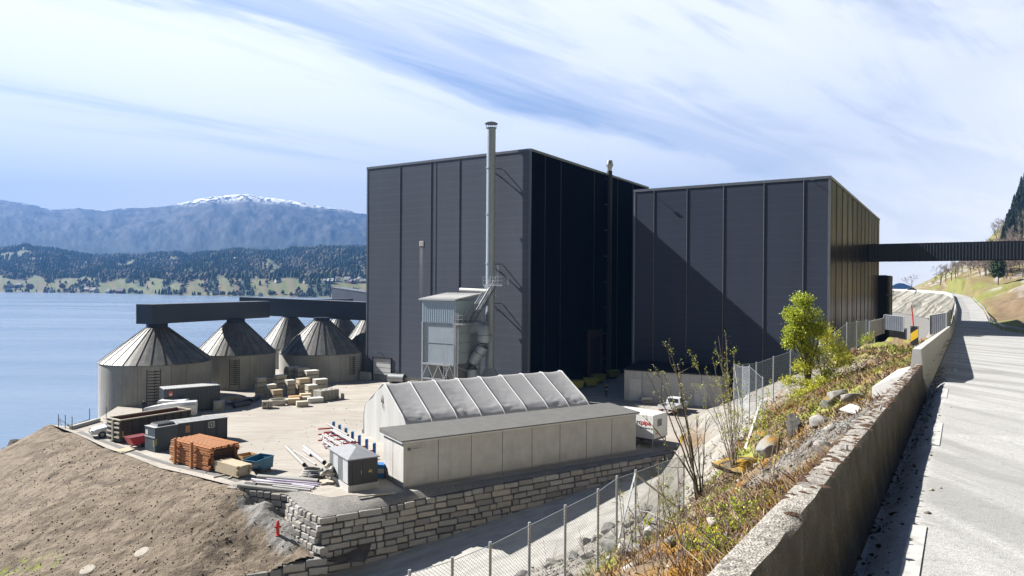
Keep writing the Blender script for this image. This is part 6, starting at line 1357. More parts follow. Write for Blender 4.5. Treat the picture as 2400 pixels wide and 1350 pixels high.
t = thing('plastic_ring', 'large cream plastic ring lying on a pallet in front of the pile', 'ring', at(653, 948)); b = MB(); b.lathe([(0.95, 0.15), (1.15, 0.15), (1.15, 0.65), (0.98, 0.65), (0.95, 0.15)], 28); b.build('ring', 'ibc', t, smooth=True); b = MB(); b.box(-0.6, 0.9, -1.1, -0.2, 0, 0.13); b.build('pallet', 'grey_wood', t)
t = thing('ibc_tank', 'white caged liquid tank beside the dark container', 'tank', at(499, 963), 0.1); b = MB(); b.box(0.03, 0.97, 0.03, 1.17, 0.2, 1.12); b.build('bottle', 'ibc', t, bevel=0.05); b = MB()
for i in range(6): 
    x = i * 0.2; b.bar((x, 0, 0.15), (x, 0, 1.15), 0.025); b.bar((0, x * 1.2, 0.15), (0, x * 1.2, 1.15), 0.025); b.bar((1, x * 1.2, 0.15), (1, x * 1.2, 1.15), 0.025)
for z in (0.2, 0.5, 0.85, 1.15): b.bar((0, 0, z), (1, 0, z), 0.025); b.bar((0, 0, z), (0, 1.2, z), 0.025); b.bar((1, 0, z), (1, 1.2, z), 0.025)
b.build('cage', 'galv_post', t); b = MB(); b.box(0, 1, 0, 1.2, 0, 0.15); b.build('pallet', 'grey_wood', t)
for (a_, b_, r, mt_, lab) in (((522, 944), (543, 950), 0.22, 'pipe_white', 'short white pipe left of the black pipes'), ((548, 957), (585, 949), 0.26, 'pipe_dark', 'black pipe nearest the viewer by the pallets'), ((546, 950), (578, 942), 0.24, 'pipe_dark', 'black pipe behind the nearest black pipe'), ((545, 936), (572, 931), 0.1, 'pipe_dark', 'thin black pipe on the timber planks'), ((586, 944), (606, 936), 0.27, 'pipe_dark', 'stubby dark pipe beside the pallet boxes')): pipe(lab, a_, b_, r, mt_, group='black pipes by the pallets')
for (a_, b_, lab) in (((520, 941), (560, 934), 'pale plank pile left of the black pipes'), ((555, 937), (590, 938), 'orange brown timber beside the black pipes')): board('timber', lab, 'timber', a_, b_, 0.9, 0.35, 'pale_wood')
t = thing('steel_tank', 'grey horizontal cylindrical tank standing before the tall hall', 'tank', at(912, 897), 0.0); p0, p1 = Vector((0, 0, 0)), Vector((2.45, -0.75, 0)); b = MB(); b.tube(p0 + Vector((0, 0, 0.75)), p1 + Vector((0, 0, 0.75)), 0.68, n=24); b.build('shell', 'tank_grey', t, smooth=True)
d_ = (p1 - p0).normalized(); b = MB(); b.tube(p1 + Vector((0, 0, 0.75)), p1 + d_ * 0.05 + Vector((0, 0, 0.75)), 0.64, n=24); b.build('end_plate', 'pipe_dark', t); b = MB(); b.box(0.2, 0.5, -0.6, 0.3, 0, 0.3); b.box(1.8, 2.1, -1.1, -0.2, 0, 0.3); b.build('saddle', 'concrete_wall', t)
# ---- white office trailer with lettering
T0 = at(1531, 1052); T1 = at(1566, 1040); v = T1 - T0; tw = 2.6; ta_ = math.atan2(v.y, v.x)
tr = thing('site_trailer', 'white box trailer with red and black lettering at the end of the concrete building', 'trailer', T0, ta_)
TLn = 4.6; b = MB(); b.box(0, tw, 0, TLn, 0.85, 3.05); b.build('body', 'white_paint', tr, bevel=0.03)
b = MB(); b.box(0.75, 1.55, -0.02, 0.0, 1.95, 2.6); b.build('window', 'cabinet_grey', tr)
b = MB(); b.box(0.1, tw - 0.1, 0.1, TLn - 0.1, 0.65, 0.85); b.build('chassis', 'pipe_dark', tr)
for x, y in ((0.1, 0.12), (tw - 0.1, 0.12)): b = MB(); b.bar((x, y, 0), (x, y, 0.85), 0.07); b.box(x - 0.18, x + 0.18, y - 0.18, y + 0.18, 0, 0.06); b.build('support_leg', 'galv_post', tr)
for x in (0.12, tw - 0.12): b = MB(); b.tube((x - 0.1, 2.6, 0.33), (x + 0.1, 2.6, 0.33), 0.33, n=18); b.build('wheel', 'rubber', tr)
for y0_, w__ in ((0.04, 0.05), (tw - 0.04, 0.05)): b = MB(); b.box(y0_ - 0.03, y0_ + 0.03, -0.02, 0.02, 0.85, 3.05); b.build('corner_trim', 'galv_post', tr)
b = MB(); b.box(tw - 0.1, tw + 0.01, -0.03, 0.0, 0.9, 1.0); b.build('tail_lamp', 'lamp_red', tr)
def text(body, size, mat, parent, loc, rot, name='lettering', ext=0.004):
    c = bpy.data.curves.new(name, 'FONT'); c.body = body; c.size = size; c.extrude = ext; c.align_x = 'LEFT'; c.offset = 0.012 if size > 0.4 else 0.0
    o = bpy.data.objects.new(name, c); dg = None; COL.objects.link(o); bpy.context.view_layer.update(); me = bpy.data.meshes.new_from_object(o.evaluated_get(bpy.context.evaluated_depsgraph_get())); bpy.data.objects.remove(o)
    me.materials.clear(); me.materials.append(MATS[mat]); o = bpy.data.objects.new(name, me); COL.objects.link(o); o.parent = parent; o.location = loc; o.rotation_euler = rot; return o
rot_l = (R(90), 0, R(-90))
# the long side faces left (local -x); text runs from far (large y) to near
text('nc', 0.80, 'black_paint', tr, (-0.012, 2.58, 2.02), rot_l); text('pipe', 0.80, 'red_paint', tr, (-0.012, 1.78, 2.02), rot_l) if False else None
for o in [o for o in tr.children if o.name.startswith('lettering')]: bpy.data.objects.remove(o)
text('rc', 0.60, 'black_paint', tr, (-0.012, 1.80, 2.10), rot_l); text('pipe', 0.60, 'red_paint', tr, (-0.012, 1.31, 2.10), rot_l); text('AS Norway', 0.26, 'black_paint', tr, (-0.012, 1.65, 1.80), rot_l) if False else text('entreprenør', 0.27, 'black_paint', tr, (-0.012, 1.40, 1.74), rot_l)
text('rcpipe', 0.24, 'red_paint', tr, (0.35, -0.012, 1.28), (R(90), 0, 0)); text('Tlf. 55 00 00', 0.10, 'red_dark', tr, (-0.012, 1.1, 1.25), rot_l) if False else None
# ---- white pickup
def vehicle_wheels(t, xs_, ys_, r=0.36, w_=0.22):
    for x in xs_:
        for y in ys_:
            b = MB(); b.tube((x, y - w_ / 2, r), (x, y + w_ / 2, r), r, n=20); wh = b.build('wheel', 'rubber', t, smooth=True)
            b = MB(); b.tube((x, y - w_ / 2 - 0.01, r), (x, y + w_ / 2 + 0.01, r), r * 0.55, n=14); b.build('rim', 'galv', wh)
pk0 = at(1560, 974); pk = thing('pickup_truck', 'white pickup truck with flat cargo bed, seen from behind, in the alley', 'pickup truck', pk0 + Vector((0.2, 0.3, 0)), R(58))
b = MB(); hw = 0.92
b.extr([(3.05, 0.45), (5.1, 0.45), (5.15, 0.75), (5.0, 1.02), (4.0, 1.10), (3.55, 1.12), (3.05, 1.12)], -hw, hw); b.extr([(2.15, 0.5), (3.05, 0.45), (3.05, 1.12), (2.15, 1.12)], -hw, hw); b.build('body', 'car_white', pk, bevel=0.05, smooth=True)
b = MB(); b.add([(2.2, -hw + .05, 1.12), (4.0, -hw + .05, 1.12), (4.0, hw - .05, 1.12), (2.2, hw - .05, 1.12), (2.3, -hw + .16, 1.72), (3.35, -hw + .16, 1.74), (3.35, hw - .16, 1.74), (2.3, hw - .16, 1.72)], [(3, 2, 1, 0), (4, 5, 6, 7), (0, 1, 5, 4), (1, 2, 6, 5), (2, 3, 7, 6), (3, 0, 4, 7)]); b.build('cab', 'car_white', pk, bevel=0.04)
b = MB(); b.add([(2.185, -0.62, 1.18), (2.185, 0.62, 1.18), (2.26, 0.58, 1.62), (2.26, -0.58, 1.62)], [(0, 1, 2, 3)]); b.build('rear_window', 'car_glass', pk, fix=False)
for s_ in (-1, 1): b = MB(); b.add([(2.35, s_ * (hw - 0.052), 1.2), (3.85, s_ * (hw - 0.052), 1.2), (3.32, s_ * (hw - 0.145), 1.66), (2.4, s_ * (hw - 0.145), 1.66)], [(0, 1, 2, 3)]); b.build('side_window', 'car_glass', pk, fix=False)
b = MB(); b.box(-0.25, 2.05, -0.98, 0.98, 0.72, 0.82); bd_ = b.build('cargo_bed', 'container_roof', pk)
for x0, x1, y0, y1 in ((-0.28, 2.05, -1.0, -0.96), (-0.28, 2.05, 0.96, 1.0), (-0.3, -0.25, -1.0, 1.0), (2.03, 2.08, -1.0, 1.0)): b = MB(); b.box(x0, x1, y0, y1, 0.72, 1.12); b.build('drop_side', 'white_paint', bd_)
b = MB(); b.box(0, 2.2, -0.4, 0.4, 0.42, 0.62); b.build('chassis', 'pipe_dark', pk)
for y in (-0.75, 0.75): b = MB(); b.box(-0.32, -0.24, y - 0.12, y + 0.12, 0.5, 0.66); b.build('tail_light', 'lamp_red', pk)
b = MB(); b.box(-0.34, -0.24, -0.28, 0.28, 0.5, 0.63); b.build('number_plate', 'white_matte', pk)
vehicle_wheels(pk, (0.85, 4.2), (-0.8, 0.8))
# ---- white car nose beside the skip, and boats on the ground
cr_ = thing('parked_car', 'white car whose front shows left of the rusty skip', 'car', at(230, 1026) + Vector((1.0, 1.5, 0)), R(38))
b = MB(); b.extr([(-2.0, 0.3), (2.3, 0.3), (2.35, 0.75), (1.9, 0.95), (0.9, 1.05), (0.1, 1.45), (-1.4, 1.45), (-2.0, 1.0)][::-1] if False else [(-2.35, 0.35), (2.0, 0.3), (2.0, 1.0), (1.4, 1.45), (-0.1, 1.45), (-0.95, 1.02), (-1.9, 0.88), (-2.35, 0.65)], -0.88, 0.88); b.build('body', 'car_white', cr_, bevel=0.09, smooth=True)
b = MB(); b.add([(-0.98, -0.72, 1.04), (-0.98, 0.72, 1.04), (-0.2, 0.62, 1.44), (-0.2, -0.62, 1.44)], [(0, 1, 2, 3)]); b.build('windscreen', 'car_glass', cr_, fix=False); b = MB(); b.add([(-0.8, -0.89, 1.04), (1.6, -0.89, 1.04), (1.25, -0.87, 1.38), (-0.1, -0.87, 1.38)], [(0, 1, 2, 3)]); b.build('side_window', 'car_glass', cr_, fix=False)
b = MB(); b.box(-2.37, -2.33, -0.6, 0.6, 0.45, 0.6); b.build('grille', 'black_paint', cr_)
for y in (-0.7, 0.7): b = MB(); b.box(-2.34, -2.2, y - 0.15, y + 0.15, 0.66, 0.8); b.build('headlight', 'lamp_clear', cr_)
vehicle_wheels(cr_, (-1.4, 1.35), (-0.8, 0.8), 0.32)
bt = thing('covered_boat', 'long white covered boat standing behind the rusty skip', 'boat', at(268, 1003) + Vector((1.0, 3.8, 0)), R(17)); b = MB()
k0 = []
for x, hw_, zb, zt_ in ((0, 0.05, 1.2, 1.35), (0.8, 0.45, 0.7, 1.55), (2.0, 0.8, 0.5, 1.75), (3.5, 0.95, 0.45, 1.9), (5.2, 0.95, 0.45, 1.95), (5.3, 0.93, 0.5, 1.9)): k0.append([(x, -hw_, zt_ - 0.35), (x, -hw_ * 0.7, zt_), (x, hw_ * 0.7, zt_), (x, hw_, zt_ - 0.35), (x, hw_ * 0.4, zb), (x, -hw_ * 0.4, zb)])
b.v = [q_ for r_ in k0 for q_ in r_]; n_ = 6; b.f = [(i * n_ + j, i * n_ + (j + 1) % n_, (i + 1) * n_ + (j + 1) % n_, (i + 1) * n_ + j) for i in range(5) for j in range(n_)] + [tuple(range(6)), tuple(range(35, 29, -1))]; b.build('cover', 'white_paint', bt, smooth=True)
b = MB(); b.box(1.5, 1.7, -0.8, 0.8, 0, 0.6); b.box(4.2, 4.4, -0.8, 0.8, 0, 0.6); b.build('cradle', 'grey_wood', bt)
bx = thing('covered_load', 'low white covered load with blue side between the boat and the dark container', 'covered load', at(345, 985) + Vector((0, 2.0, 0)), R(8)); b = MB(); b.box(0, 3.0, 0, 1.8, 1.5, 1.75, taper=0.1); b.build('cover', 'white_paint', bx); b = MB(); b.box(0.05, 2.95, 0.05, 1.75, 0.3, 1.5); b.build('side', 'teal_steel', bx); b = MB(); [b.box(x, x + 0.1, 0.2, 1.6, 0, 0.3) for x in (0.4, 2.4)]; b.build('skid', 'grey_wood', bx)
# ---- people
def person(name, label, loc, rz, top, legs, helmet=None, h=1.76, arms=0.25, stride=0.18):
    t = thing(name, label, 'person', loc, rz); me = bpy.data.meshes.new('body'); bm = bmesh.new()
    J = {'pelvis': (0, 0, .95), 'waist': (0, 0, 1.1), 'chest': (0, 0, 1.32), 'neck': (0, 0, 1.47), 'head': (0, 0.01, 1.58), 'crown': (0, 0.0, 1.70), 'shl': (-.19, 0, 1.40), 'shr': (.19, 0, 1.40), 'ell': (-.26, .02, 1.13), 'elr': (.26, .02, 1.13), 'hal': (-.24, arms, .92), 'har': (.24, arms, .92),
         'hl': (-.1, 0, .9), 'hr': (.1, 0, .9), 'kl': (-.11, stride * .6, .5), 'kr': (.11, -stride * .1, .5), 'al': (-.11, stride * .6, .08), 'ar': (.11, -stride, .1), 'tl': (-.11, stride * .6 + .17, .04), 'tr': (.11, -stride + .16, .05)}
    E_ = [('pelvis', 'waist'), ('waist', 'chest'), ('chest', 'neck'), ('neck', 'head'), ('head', 'crown'), ('chest', 'shl'), ('chest', 'shr'), ('shl', 'ell'), ('shr', 'elr'), ('ell', 'hal'), ('elr', 'har'), ('pelvis', 'hl'), ('pelvis', 'hr'), ('hl', 'kl'), ('hr', 'kr'), ('kl', 'al'), ('kr', 'ar'), ('al', 'tl'), ('ar', 'tr')]
    RD = {'pelvis': (.16, .12), 'waist': (.15, .11), 'chest': (.18, .12), 'neck': (.06, .06), 'head': (.095, .10), 'crown': (.07, .08), 'shl': (.07, .07), 'shr': (.07, .07), 'ell': (.05, .05), 'elr': (.05, .05), 'hal': (.035, .035), 'har': (.035, .035), 'hl': (.10, .10), 'hr': (.10, .10), 'kl': (.068, .068), 'kr': (.068, .068), 'al': (.05, .05), 'ar': (.05, .05), 'tl': (.035, .03), 'tr': (.035, .03)}
    ks_ = list(J); me.from_pydata([tuple(c * h / 1.76 for c in J[k]) for k in ks_], [(ks_.index(a), ks_.index(b)) for a, b in E_], []); o = bpy.data.objects.new('body', me); COL.objects.link(o)
    o.modifiers.new('s', 'SKIN'); o.modifiers.new('u', 'SUBSURF').levels = 2; o.modifiers['u'].render_levels = 2
    for i, k in enumerate(ks_): me.skin_vertices[0].data[i].radius = RD[k]
    me.skin_vertices[0].data[0].use_root = True
    bpy.context.view_layer.update(); m2 = bpy.data.meshes.new_from_object(o.evaluated_get(bpy.context.evaluated_depsgraph_get())); bpy.data.objects.remove(o)
    m2.materials.clear(); [m2.materials.append(MATS[m_]) for m_ in (top, legs, 'skin')]
    for f in m2.polygons:
        c = f.center; f.material_index = 2 if c.z > 1.5 * h / 1.76 or (abs(c.x) > .17 and c.z < .98 * h / 1.76 and c.z > .85) else (0 if c.z > .98 else 1); f.use_smooth = True
    o = bpy.data.objects.new('body', m2); COL.objects.link(o); o.parent = t
    if helmet: b = MB(); b.lathe([(0.135, 1.60 * h / 1.76), (0.13, 1.66 * h / 1.76), (0.10, 1.73 * h / 1.76), (0.03, 1.77 * h / 1.76)], 16, cap=True); b.build('helmet', helmet, t, smooth=True)
    return t
wk = person('person', 'worker in dark clothes and pale helmet walking in the shaded alley', at(1421, 931), R(160), 'navy_cloth', 'navy_cloth', 'bin_yellow')
for z in (1.12, 1.0): b = MB(); b.tube((0, 0, z), (0, 0, z + 0.05), 0.175, n=12); b.build('reflective_band', 'white_matte', wk)
person('person', 'person in dark jacket standing by the nearest silo behind the white boat', at(314, 985) + Vector((-0.5, 3.0, 0)), R(200), 'navy_cloth', 'navy_cloth', None, stride=0.02, arms=0.08)
# ---- yellow bins in the alley
def ybin(): 
    t = thing('yellow_skip', None, 'skip', group='yellow skips in the alley'); b = MB()
    b.extr([(0.25, 0.25), (1.75, 0.25), (2.1, 1.25), (-0.1, 1.25)], 0, 1.3); b.build('tub', 'bin_yellow', t); b = MB(); b.box(-0.12, 2.12, -0.04, 1.34, 1.25, 1.32); b.build('rim', 'bin_yellow', t); b = MB(); b.box(0.4, 1.6, 0.2, 0.35, 0, 0.25); b.box(0.4, 1.6, 0.95, 1.1, 0, 0.25); b.build('skid', 'pipe_dark', t); return t
y_ = ybin(); y_['label'] = 'yellow skip nearest the tent, front of the row in the alley'; y_.location = at(1336, 914); y_.rotation_euler = (0, 0, 0.1)
dup(y_, at(1371, 908), 0.2, 'yellow skip, second from the tent in the alley'); dup(y_, at(1392, 899), 0.3, 'yellow skip half hidden behind the second one'); dup(y_, at(1426, 888), 0.25, 'yellow skip furthest back by the orange portal')
# ---- small pump on the yard by the low shed
t = thing('pipe_fitting', 'white flanged pipe piece lying before the low concrete shed', 'pipe fitting', at(1503, 944), R(10)); b = MB(); b.tube((0, 0, 0.5), (2.2, 0.3, 0.45), 0.25, n=14, inner=0.2); b.build('tube', 'white_matte', t, smooth=True); b = MB(); b.tube((-0.03, 0, 0.5), (0.05, 0, 0.5), 0.42, n=16, inner=0.2); b.build('flange', 'white_matte', t); b = MB(); b.box(0.1, 2.1, -0.3, 0.5, 0, 0.2); b.build('pallet', 'grey_wood', t)
# yellow machine glimpsed left of the outcrop
t = thing('yellow_barrier_post', 'yellow and red warning post beside the grey rock outcrop', 'post', at(1602, 1062), 0.0); b = MB(); b.box(-0.25, 0.25, -0.15, 0.15, 0.6, 1.6); b.build('panel', 'yellow_paint', t); b = MB(); b.box(-0.2, 0.2, -0.17, -0.15, 0.9, 1.1); b.build('stripe', 'red_paint', t); b = MB(); b.bar((0, 0, 0), (0, 0, 0.6), 0.08); b.box(-0.3, 0.3, -0.2, 0.2, 0, 0.08); b.build('foot', 'pipe_dark', t)
# ---- hydrant, manholes, scraps on the bank
hp = at(651, 1247, -1.95); hp.z = float(bank_z(hp.x, hp.y)) - 0.02; t = thing('fire_hydrant', 'red fire hydrant standing on the grey gravel below the stone wall', 'hydrant', hp, 0.3)
b = MB(); b.lathe([(0.17, 0), (0.17, 0.06), (0.11, 0.08), (0.11, 0.72), (0.14, 0.74), (0.14, 0.80), (0.11, 0.84), (0.09, 0.98), (0.03, 1.04)], 16, cap=True); b.build('barrel', 'red_paint', t, smooth=True)
for s_ in (-1, 1): b = MB(); b.tube((0, 0, 0.62), (0.22 * s_, 0, 0.58), 0.065, n=10); b.build('outlet', 'red_paint', t)
for px, py, z, lab in ((332, 1295, -2.9, 'round concrete manhole lid further up the earth bank'), (205, 1336, -3.6, 'round concrete manhole lid near the bottom edge of the earth bank')):
    p = at(px, py, z); p.z = float(np.mean([bank_z(p.x + dx_, p.y + dy_) for dx_ in (-.3, 0, .3) for dy_ in (-.3, 0, .3)])) + 0.02; e = 0.5; nx_ = Vector((float(bank_z(p.x - e, p.y) - bank_z(p.x + e, p.y)), float(bank_z(p.x, p.y - e) - bank_z(p.x, p.y + e)), 2 * e)).normalized()
    b = MB(); b.tube((0, 0, -0.25), (0, 0, 0.01), 0.46, n=28); b.tube((0, 0, 0.01), (0, 0, 0.03), 0.40, n=28); o = b.build('manhole_cover', 'manhole'); o.location = p; o.rotation_euler = nx_.to_track_quat('Z', 'Y').to_euler(); tag(o, lab, 'manhole cover')
# stones scattered over the bank: ground litter
def scatter_stones(name, label, n, fx, zf, smin, smax, seed, cols, mat='rockmat', kind='stuff'):
    rg_ = np.random.default_rng(seed); V = []; Fc = []; C = []; ico = [(-1, 0, 0), (1, 0, 0), (0, -1, 0), (0, 1, 0), (0, 0, -1), (0, 0, 1)]; F8 = np.array([(0, 2, 5), (2, 1, 5), (1, 3, 5), (3, 0, 5), (2, 0, 4), (1, 2, 4), (3, 1, 4), (0, 3, 4)])
    P = fx(rg_, n); z = zf(P[:, 0], P[:, 1]); s_ = smin + (smax - smin) * rg_.random(len(P)) ** 3; B = np.array(ico, float)
    Vt = B[None] * (0.6 + 0.8 * rg_.random((len(P), 6, 1))) * s_[:, None, None] * np.array([1, 1, 0.6]); an = rg_.random(len(P)) * 6.28; ca, sa = np.cos(an)[:, None], np.sin(an)[:, None]
    X = Vt[..., 0] * ca - Vt[..., 1] * sa; Y = Vt[..., 0] * sa + Vt[..., 1] * ca; Vt = np.stack([X + P[:, :1], Y + P[:, 1:2], Vt[..., 2] + z[:, None] + s_[:, None] * 0.2], -1)
    Fq = (np.arange(len(P)) * 6)[:, None, None] + F8[None]; cc = np.array(cols)[rg_.integers(0, len(cols), len(P))] * (0.7 + 0.6 * rg_.random((len(P), 1)))
    return tag(mesh_np(name, Vt.reshape(-1, 3), Fq.reshape(-1, 3), mat, np.repeat(cc, 6, 0)), label, name.replace('_', ' '), kind=kind)
def bank_pts_(rg_, n):
    x = rg_.uniform(-45, -10, n * 2); y = rg_.uniform(40, 78, n * 2); ey = np.interp(x, [p.x for p in BANK_EDGE] + [p.x for p in WALL_SIDE[1:]], [p.y for p in BANK_EDGE] + [p.y for p in WALL_SIDE[1:]]); ly = np.interp(x, [p.x for p in LOWWALL][::-1], [p.y for p in LOWWALL][::-1], left=40); k = (y < ey - 0.5) & (y > ly); return np.stack([x[k], y[k]], -1)[:n]
scatter_stones('loose_stones', 'loose stones and clods over the brown earth bank', 9000, bank_pts_, bank_z, 0.015, 0.10, 3, [(0.24, 0.20, 0.16), (0.17, 0.135, 0.10), (0.15, 0.12, 0.09), (0.36, 0.33, 0.29), (0.20, 0.165, 0.13)])
# ---- quay fence and rocks at the far left
qf = thing('quay_fence', 'thin half fallen wire fence at the water edge on the left', 'fence', (0, 0, 0)); tops = [(137, 977, 1004), (153, 985, 1006), (169, 971, 1010), (210, 964, 989), (249, 958, 985)]
for px, yt, yb2 in tops: p = at(px, yb2, -0.1); b = MB(); b.tube(p, p + Vector((0, 0, 1.45)), 0.04, n=6); b.build('post', 'pipe_dark', qf)
for (x0_, y0_), (x1_, y1_) in (((137, 980), (153, 992)), ((153, 992), (169, 1000)), ((139, 985), (147, 1003)), ((160, 993), (152, 1014)), ((160, 996), (178, 1010))):
    b = MB(); b.bar(atd(x0_, y0_, 74), atd(x1_, y1_, 73), 0.05); b.build('wire', 'pipe_dark', qf)
kb2 = MB(); kb2.bar(at(166, 1003, 0.15), at(232, 984, 0.15), 0.35, 0.4); tag(kb2.build('concrete_kerb', 'concrete_pale'), 'pale concrete kerb along the quay left of the nearest silo', 'kerb')
def rock(name, label, loc, sx_, sy_, sz_, seed, mat='rockmat', col=(0.36, 0.34, 0.31), moss=None, rz=0.0, group=None, cat='rock'):
    bm = bmesh.new(); bmesh.ops.create_icosphere(bm, subdivisions=4, radius=1.0); rr = random.Random(seed); pl_ = [(Vector((rr.gauss(0, 1), rr.gauss(0, 1), rr.gauss(0, 1))).normalized(), rr.uniform(0.42, 0.85)) for _ in range(20)]
    for v in bm.verts:
        c = v.co.copy()
        for n_, d_ in pl_:
            k = c.dot(n_)
            if k > d_: c -= n_ * (k - d_) * 0.92
        f = float(fbm(c.x * 3 + seed, c.y * 3 + c.z * 2, 3)); c *= 0.92 + 0.16 * f; v.co = Vector((c.x * sx_, c.y * sy_, c.z * sz_))
    me = bpy.data.meshes.new(name); bm.to_mesh(me); bm.free(); me.shade_smooth(); me.set_sharp_from_angle(angle=R(24)); me.materials.append(MATS[mat]); o = bpy.data.objects.new(name, me); COL.objects.link(o); o.location = loc; o.rotation_euler = (0, 0, rz)
    co = np.array([v.co[:] for v in me.vertices]); n_ = fbm(co[:, 0] * 3 / max(sx_, .1) + seed, co[:, 1] * 3 / max(sy_, .1) + co[:, 2], 4)[:, None]; cc = np.array(col) * 0.8 * (0.45 + 1.1 * n_)
    if moss is not None: nz = np.array([v.normal.z for v in me.vertices])[:, None]; mm = sstep(0.45, 0.7, nz) * sstep(0.38, 0.5, n_) ; cc = cc * (1 - mm) + np.array(moss) * mm
    set_cols(o, cc); return tag(o, label, cat, group)
for i, (px, py, s_, lab) in enumerate(((18, 1052, 1.1, 'dark rock at the waterline, leftmost'), (35, 1040, 1.3, 'dark rock at the waterline, largest in the middle'), (52, 1034, 1.0, 'dark rock at the waterline right of the largest'), (60, 1029, 0.7, 'small dark rock near the top of the shore rocks'))):
    rock('shore_rock', lab, at(px, py + 8, -4.2), s_ * 1.2, s_, s_ * 0.9, 40 + i, col=(0.12, 0.11, 0.10), group='rocks at the waterline')
for i, (px, py) in enumerate(((100, 1012), (74, 1023), (45, 1040))): rock('shore_rock', ['pale shore rock nearest the fallen fence', 'pale shore rock halfway down the bank edge', 'pale shore rock low on the bank edge'][i], at(px, py, -2.5 - i * 0.4), 0.5, 0.4, 0.35, 60 + i, col=(0.5, 0.48, 0.45), group='pale rocks on the bank edge')

def yard_pts_(rg_, n):
    x = rg_.uniform(-45, 12, n * 2); y = rg_.uniform(52, 108, n * 2); ey = np.interp(x, [p.x for p in BANK_EDGE] + [p.x for p in INNER[1:]], [p.y for p in BANK_EDGE] + [p.y for p in INNER[1:]]); k = (y > ey + 0.4) & (fbm(x * 0.2, y * 0.2, 3) > 0.47); return np.stack([x[k], y[k]], -1)[:n]
scatter_stones('yard_debris', 'small stones, chips and litter scattered over the pale yard', 1500, yard_pts_, lambda x, y: 0.0 * x, 0.02, 0.10, 17, [(0.10, 0.09, 0.08), (0.3, 0.28, 0.25), (0.25, 0.2, 0.14), (0.45, 0.43, 0.4)])
# ================================================================== FENCES
def mesh_wires(b, p, q_, h, sp, r=0.004):
    """chain link between two posts: real crossing wires"""
    p = Vector(p); q_ = Vector(q_); u = q_ - p; L_ = math.hypot(u.x, u.y); n = int((L_ + h) / sp)
    for i in range(1, n):
        c = i * sp
        for sgn in (1, -1):
            if sgn == 1: u0, v0, u1, v1 = (c - min(c, h), min(c, h), min(c, L_), c - min(c, L_))
            else: u0, v0, u1, v1 = (L_ - (c - min(c, h)), min(c, h), L_ - min(c, L_), c - min(c, L_))
            a = p + u * (u0 / L_) + Vector((0, 0, v0)); d = p + u * (u1 / L_) + Vector((0, 0, v1))
            if (a - d).length > 0.05:
                k = len(b.v); o = Vector((0, 0, r)); s_ = Vector((u.y, -u.x, 0)).normalized() * r
                b.v += [tuple(a - o), tuple(a + o), tuple(a + s_), tuple(d - o), tuple(d + o), tuple(d + s_)]; b.f += [(k, k + 1, k + 4, k + 3), (k + 1, k + 2, k + 5, k + 4), (k + 2, k, k + 3, k + 5)]
    b.bar(p + Vector((0, 0, h)), q_ + Vector((0, 0, h)), 0.012); b.bar(p + Vector((0, 0, 0.05)), q_ + Vector((0, 0, 0.05)), 0.012)
def fence(name, label, tops, h, sp, pr=0.03, wr=0.004, dip=0.04, braces=(), sink=0.6):
    t = thing(name, label, 'fence', (0, 0, 0))
    for p in tops: b = MB(); b.tube(p - Vector((0, 0, h + sink)), p + Vector((0, 0, 0.04)), pr, n=8); b.build('post', 'galv_post', t, smooth=True)
    for p, q_ in zip(tops, tops[1:]):
        b = MB(); mesh_wires(b, p - Vector((0, 0, h)), q_ - Vector((0, 0, h)), h - dip, sp, wr); b.build('wire_mesh', 'galv', t, fix=False)
    for p, q_ in braces: b = MB(); b.bar(p, q_, 0.05); b.build('brace', 'galv_post', t)
    return t
fence('chain_link_fence', 'chain link fence climbing along the service road below the mossy parapet', F1, FH, 0.085, 0.034, 0.0045, braces=((F1[7] - Vector((0, 0, 0.05)), atd(1445, 1280, 20.3)), (F1[7] - Vector((0, 0, 0.1)), atd(1620, 1215, 22.8))))
F2P = [(1721, 853, 36), (1773, 850, 37.5), (1813, 836, 38.5), (1853, 822, 40), (1890, 808, 42), (1925, 795, 45), (1957, 778, 48), (1985, 756, 51.5), (2008, 753, 57), (2030, 750, 64), (2050, 748, 74)]
F2 = [atd(*p) for p in F2P]
fence('chain_link_fence', 'upper chain link fence on the rock edge running behind the green bush', F2, 2.1, 0.12, 0.035, 0.0042, sink=1.5)
G2_ = [atd(1721, 853, 36), atd(1741, 858, 35), atd(1757, 857, 34), atd(1788, 885, 33)]
fence('chain_link_fence', 'short return of wire fence with a brace standing on the grey rock', G2_, 2.1, 0.10, 0.03, 0.004, sink=0.8, braces=((atd(1722, 858, 35.9), atd(1736, 950, 35.2)),))
b = MB(); b.bar(atd(1784, 940, 34), atd(1738, 1080, 29), 0.09, 0.13); tag(b.build('leaning_beam', 'white_matte'), 'long white beam leaning on the slope below the wire fence', 'beam')
def corrugated_panel(label, a_, b_, h, n_, mat='trim_light'):
    t = thing('corrugated_screen', label, 'screen', (0, 0, 0)); b = MB(); a_ = Vector(a_); b_ = Vector(b_); u = b_ - a_; nrm = Vector((-u.y, u.x, 0)).normalized() * 0.06
    for i in range(n_):
        for k, (f0, f1, o0, o1) in enumerate(((0, .25, 0, 0), (.25, .5, 0, 1), (.5, .75, 1, 1), (.75, 1, 1, 0))):
            p = a_ + u * ((i + f0) / n_) + nrm * o0; q_ = a_ + u * ((i + f1) / n_) + nrm * o1; b.add([p, q_, q_ + Vector((0, 0, h)), p + Vector((0, 0, h))], [(0, 1, 2, 3)])
    b.build('sheet', mat, t, fix=False); b = MB(); b.bar(a_ + Vector((0, 0, h)), b_ + Vector((0, 0, h)), 0.05); b.build('top_rail', 'galv_post', t)
    for f in (0.0, 1.0): b = MB(); p = a_ + u * f - nrm; b.bar(p, p + Vector((0, 0, h)), 0.07); b.build('post', 'galv_post', t)
    return t
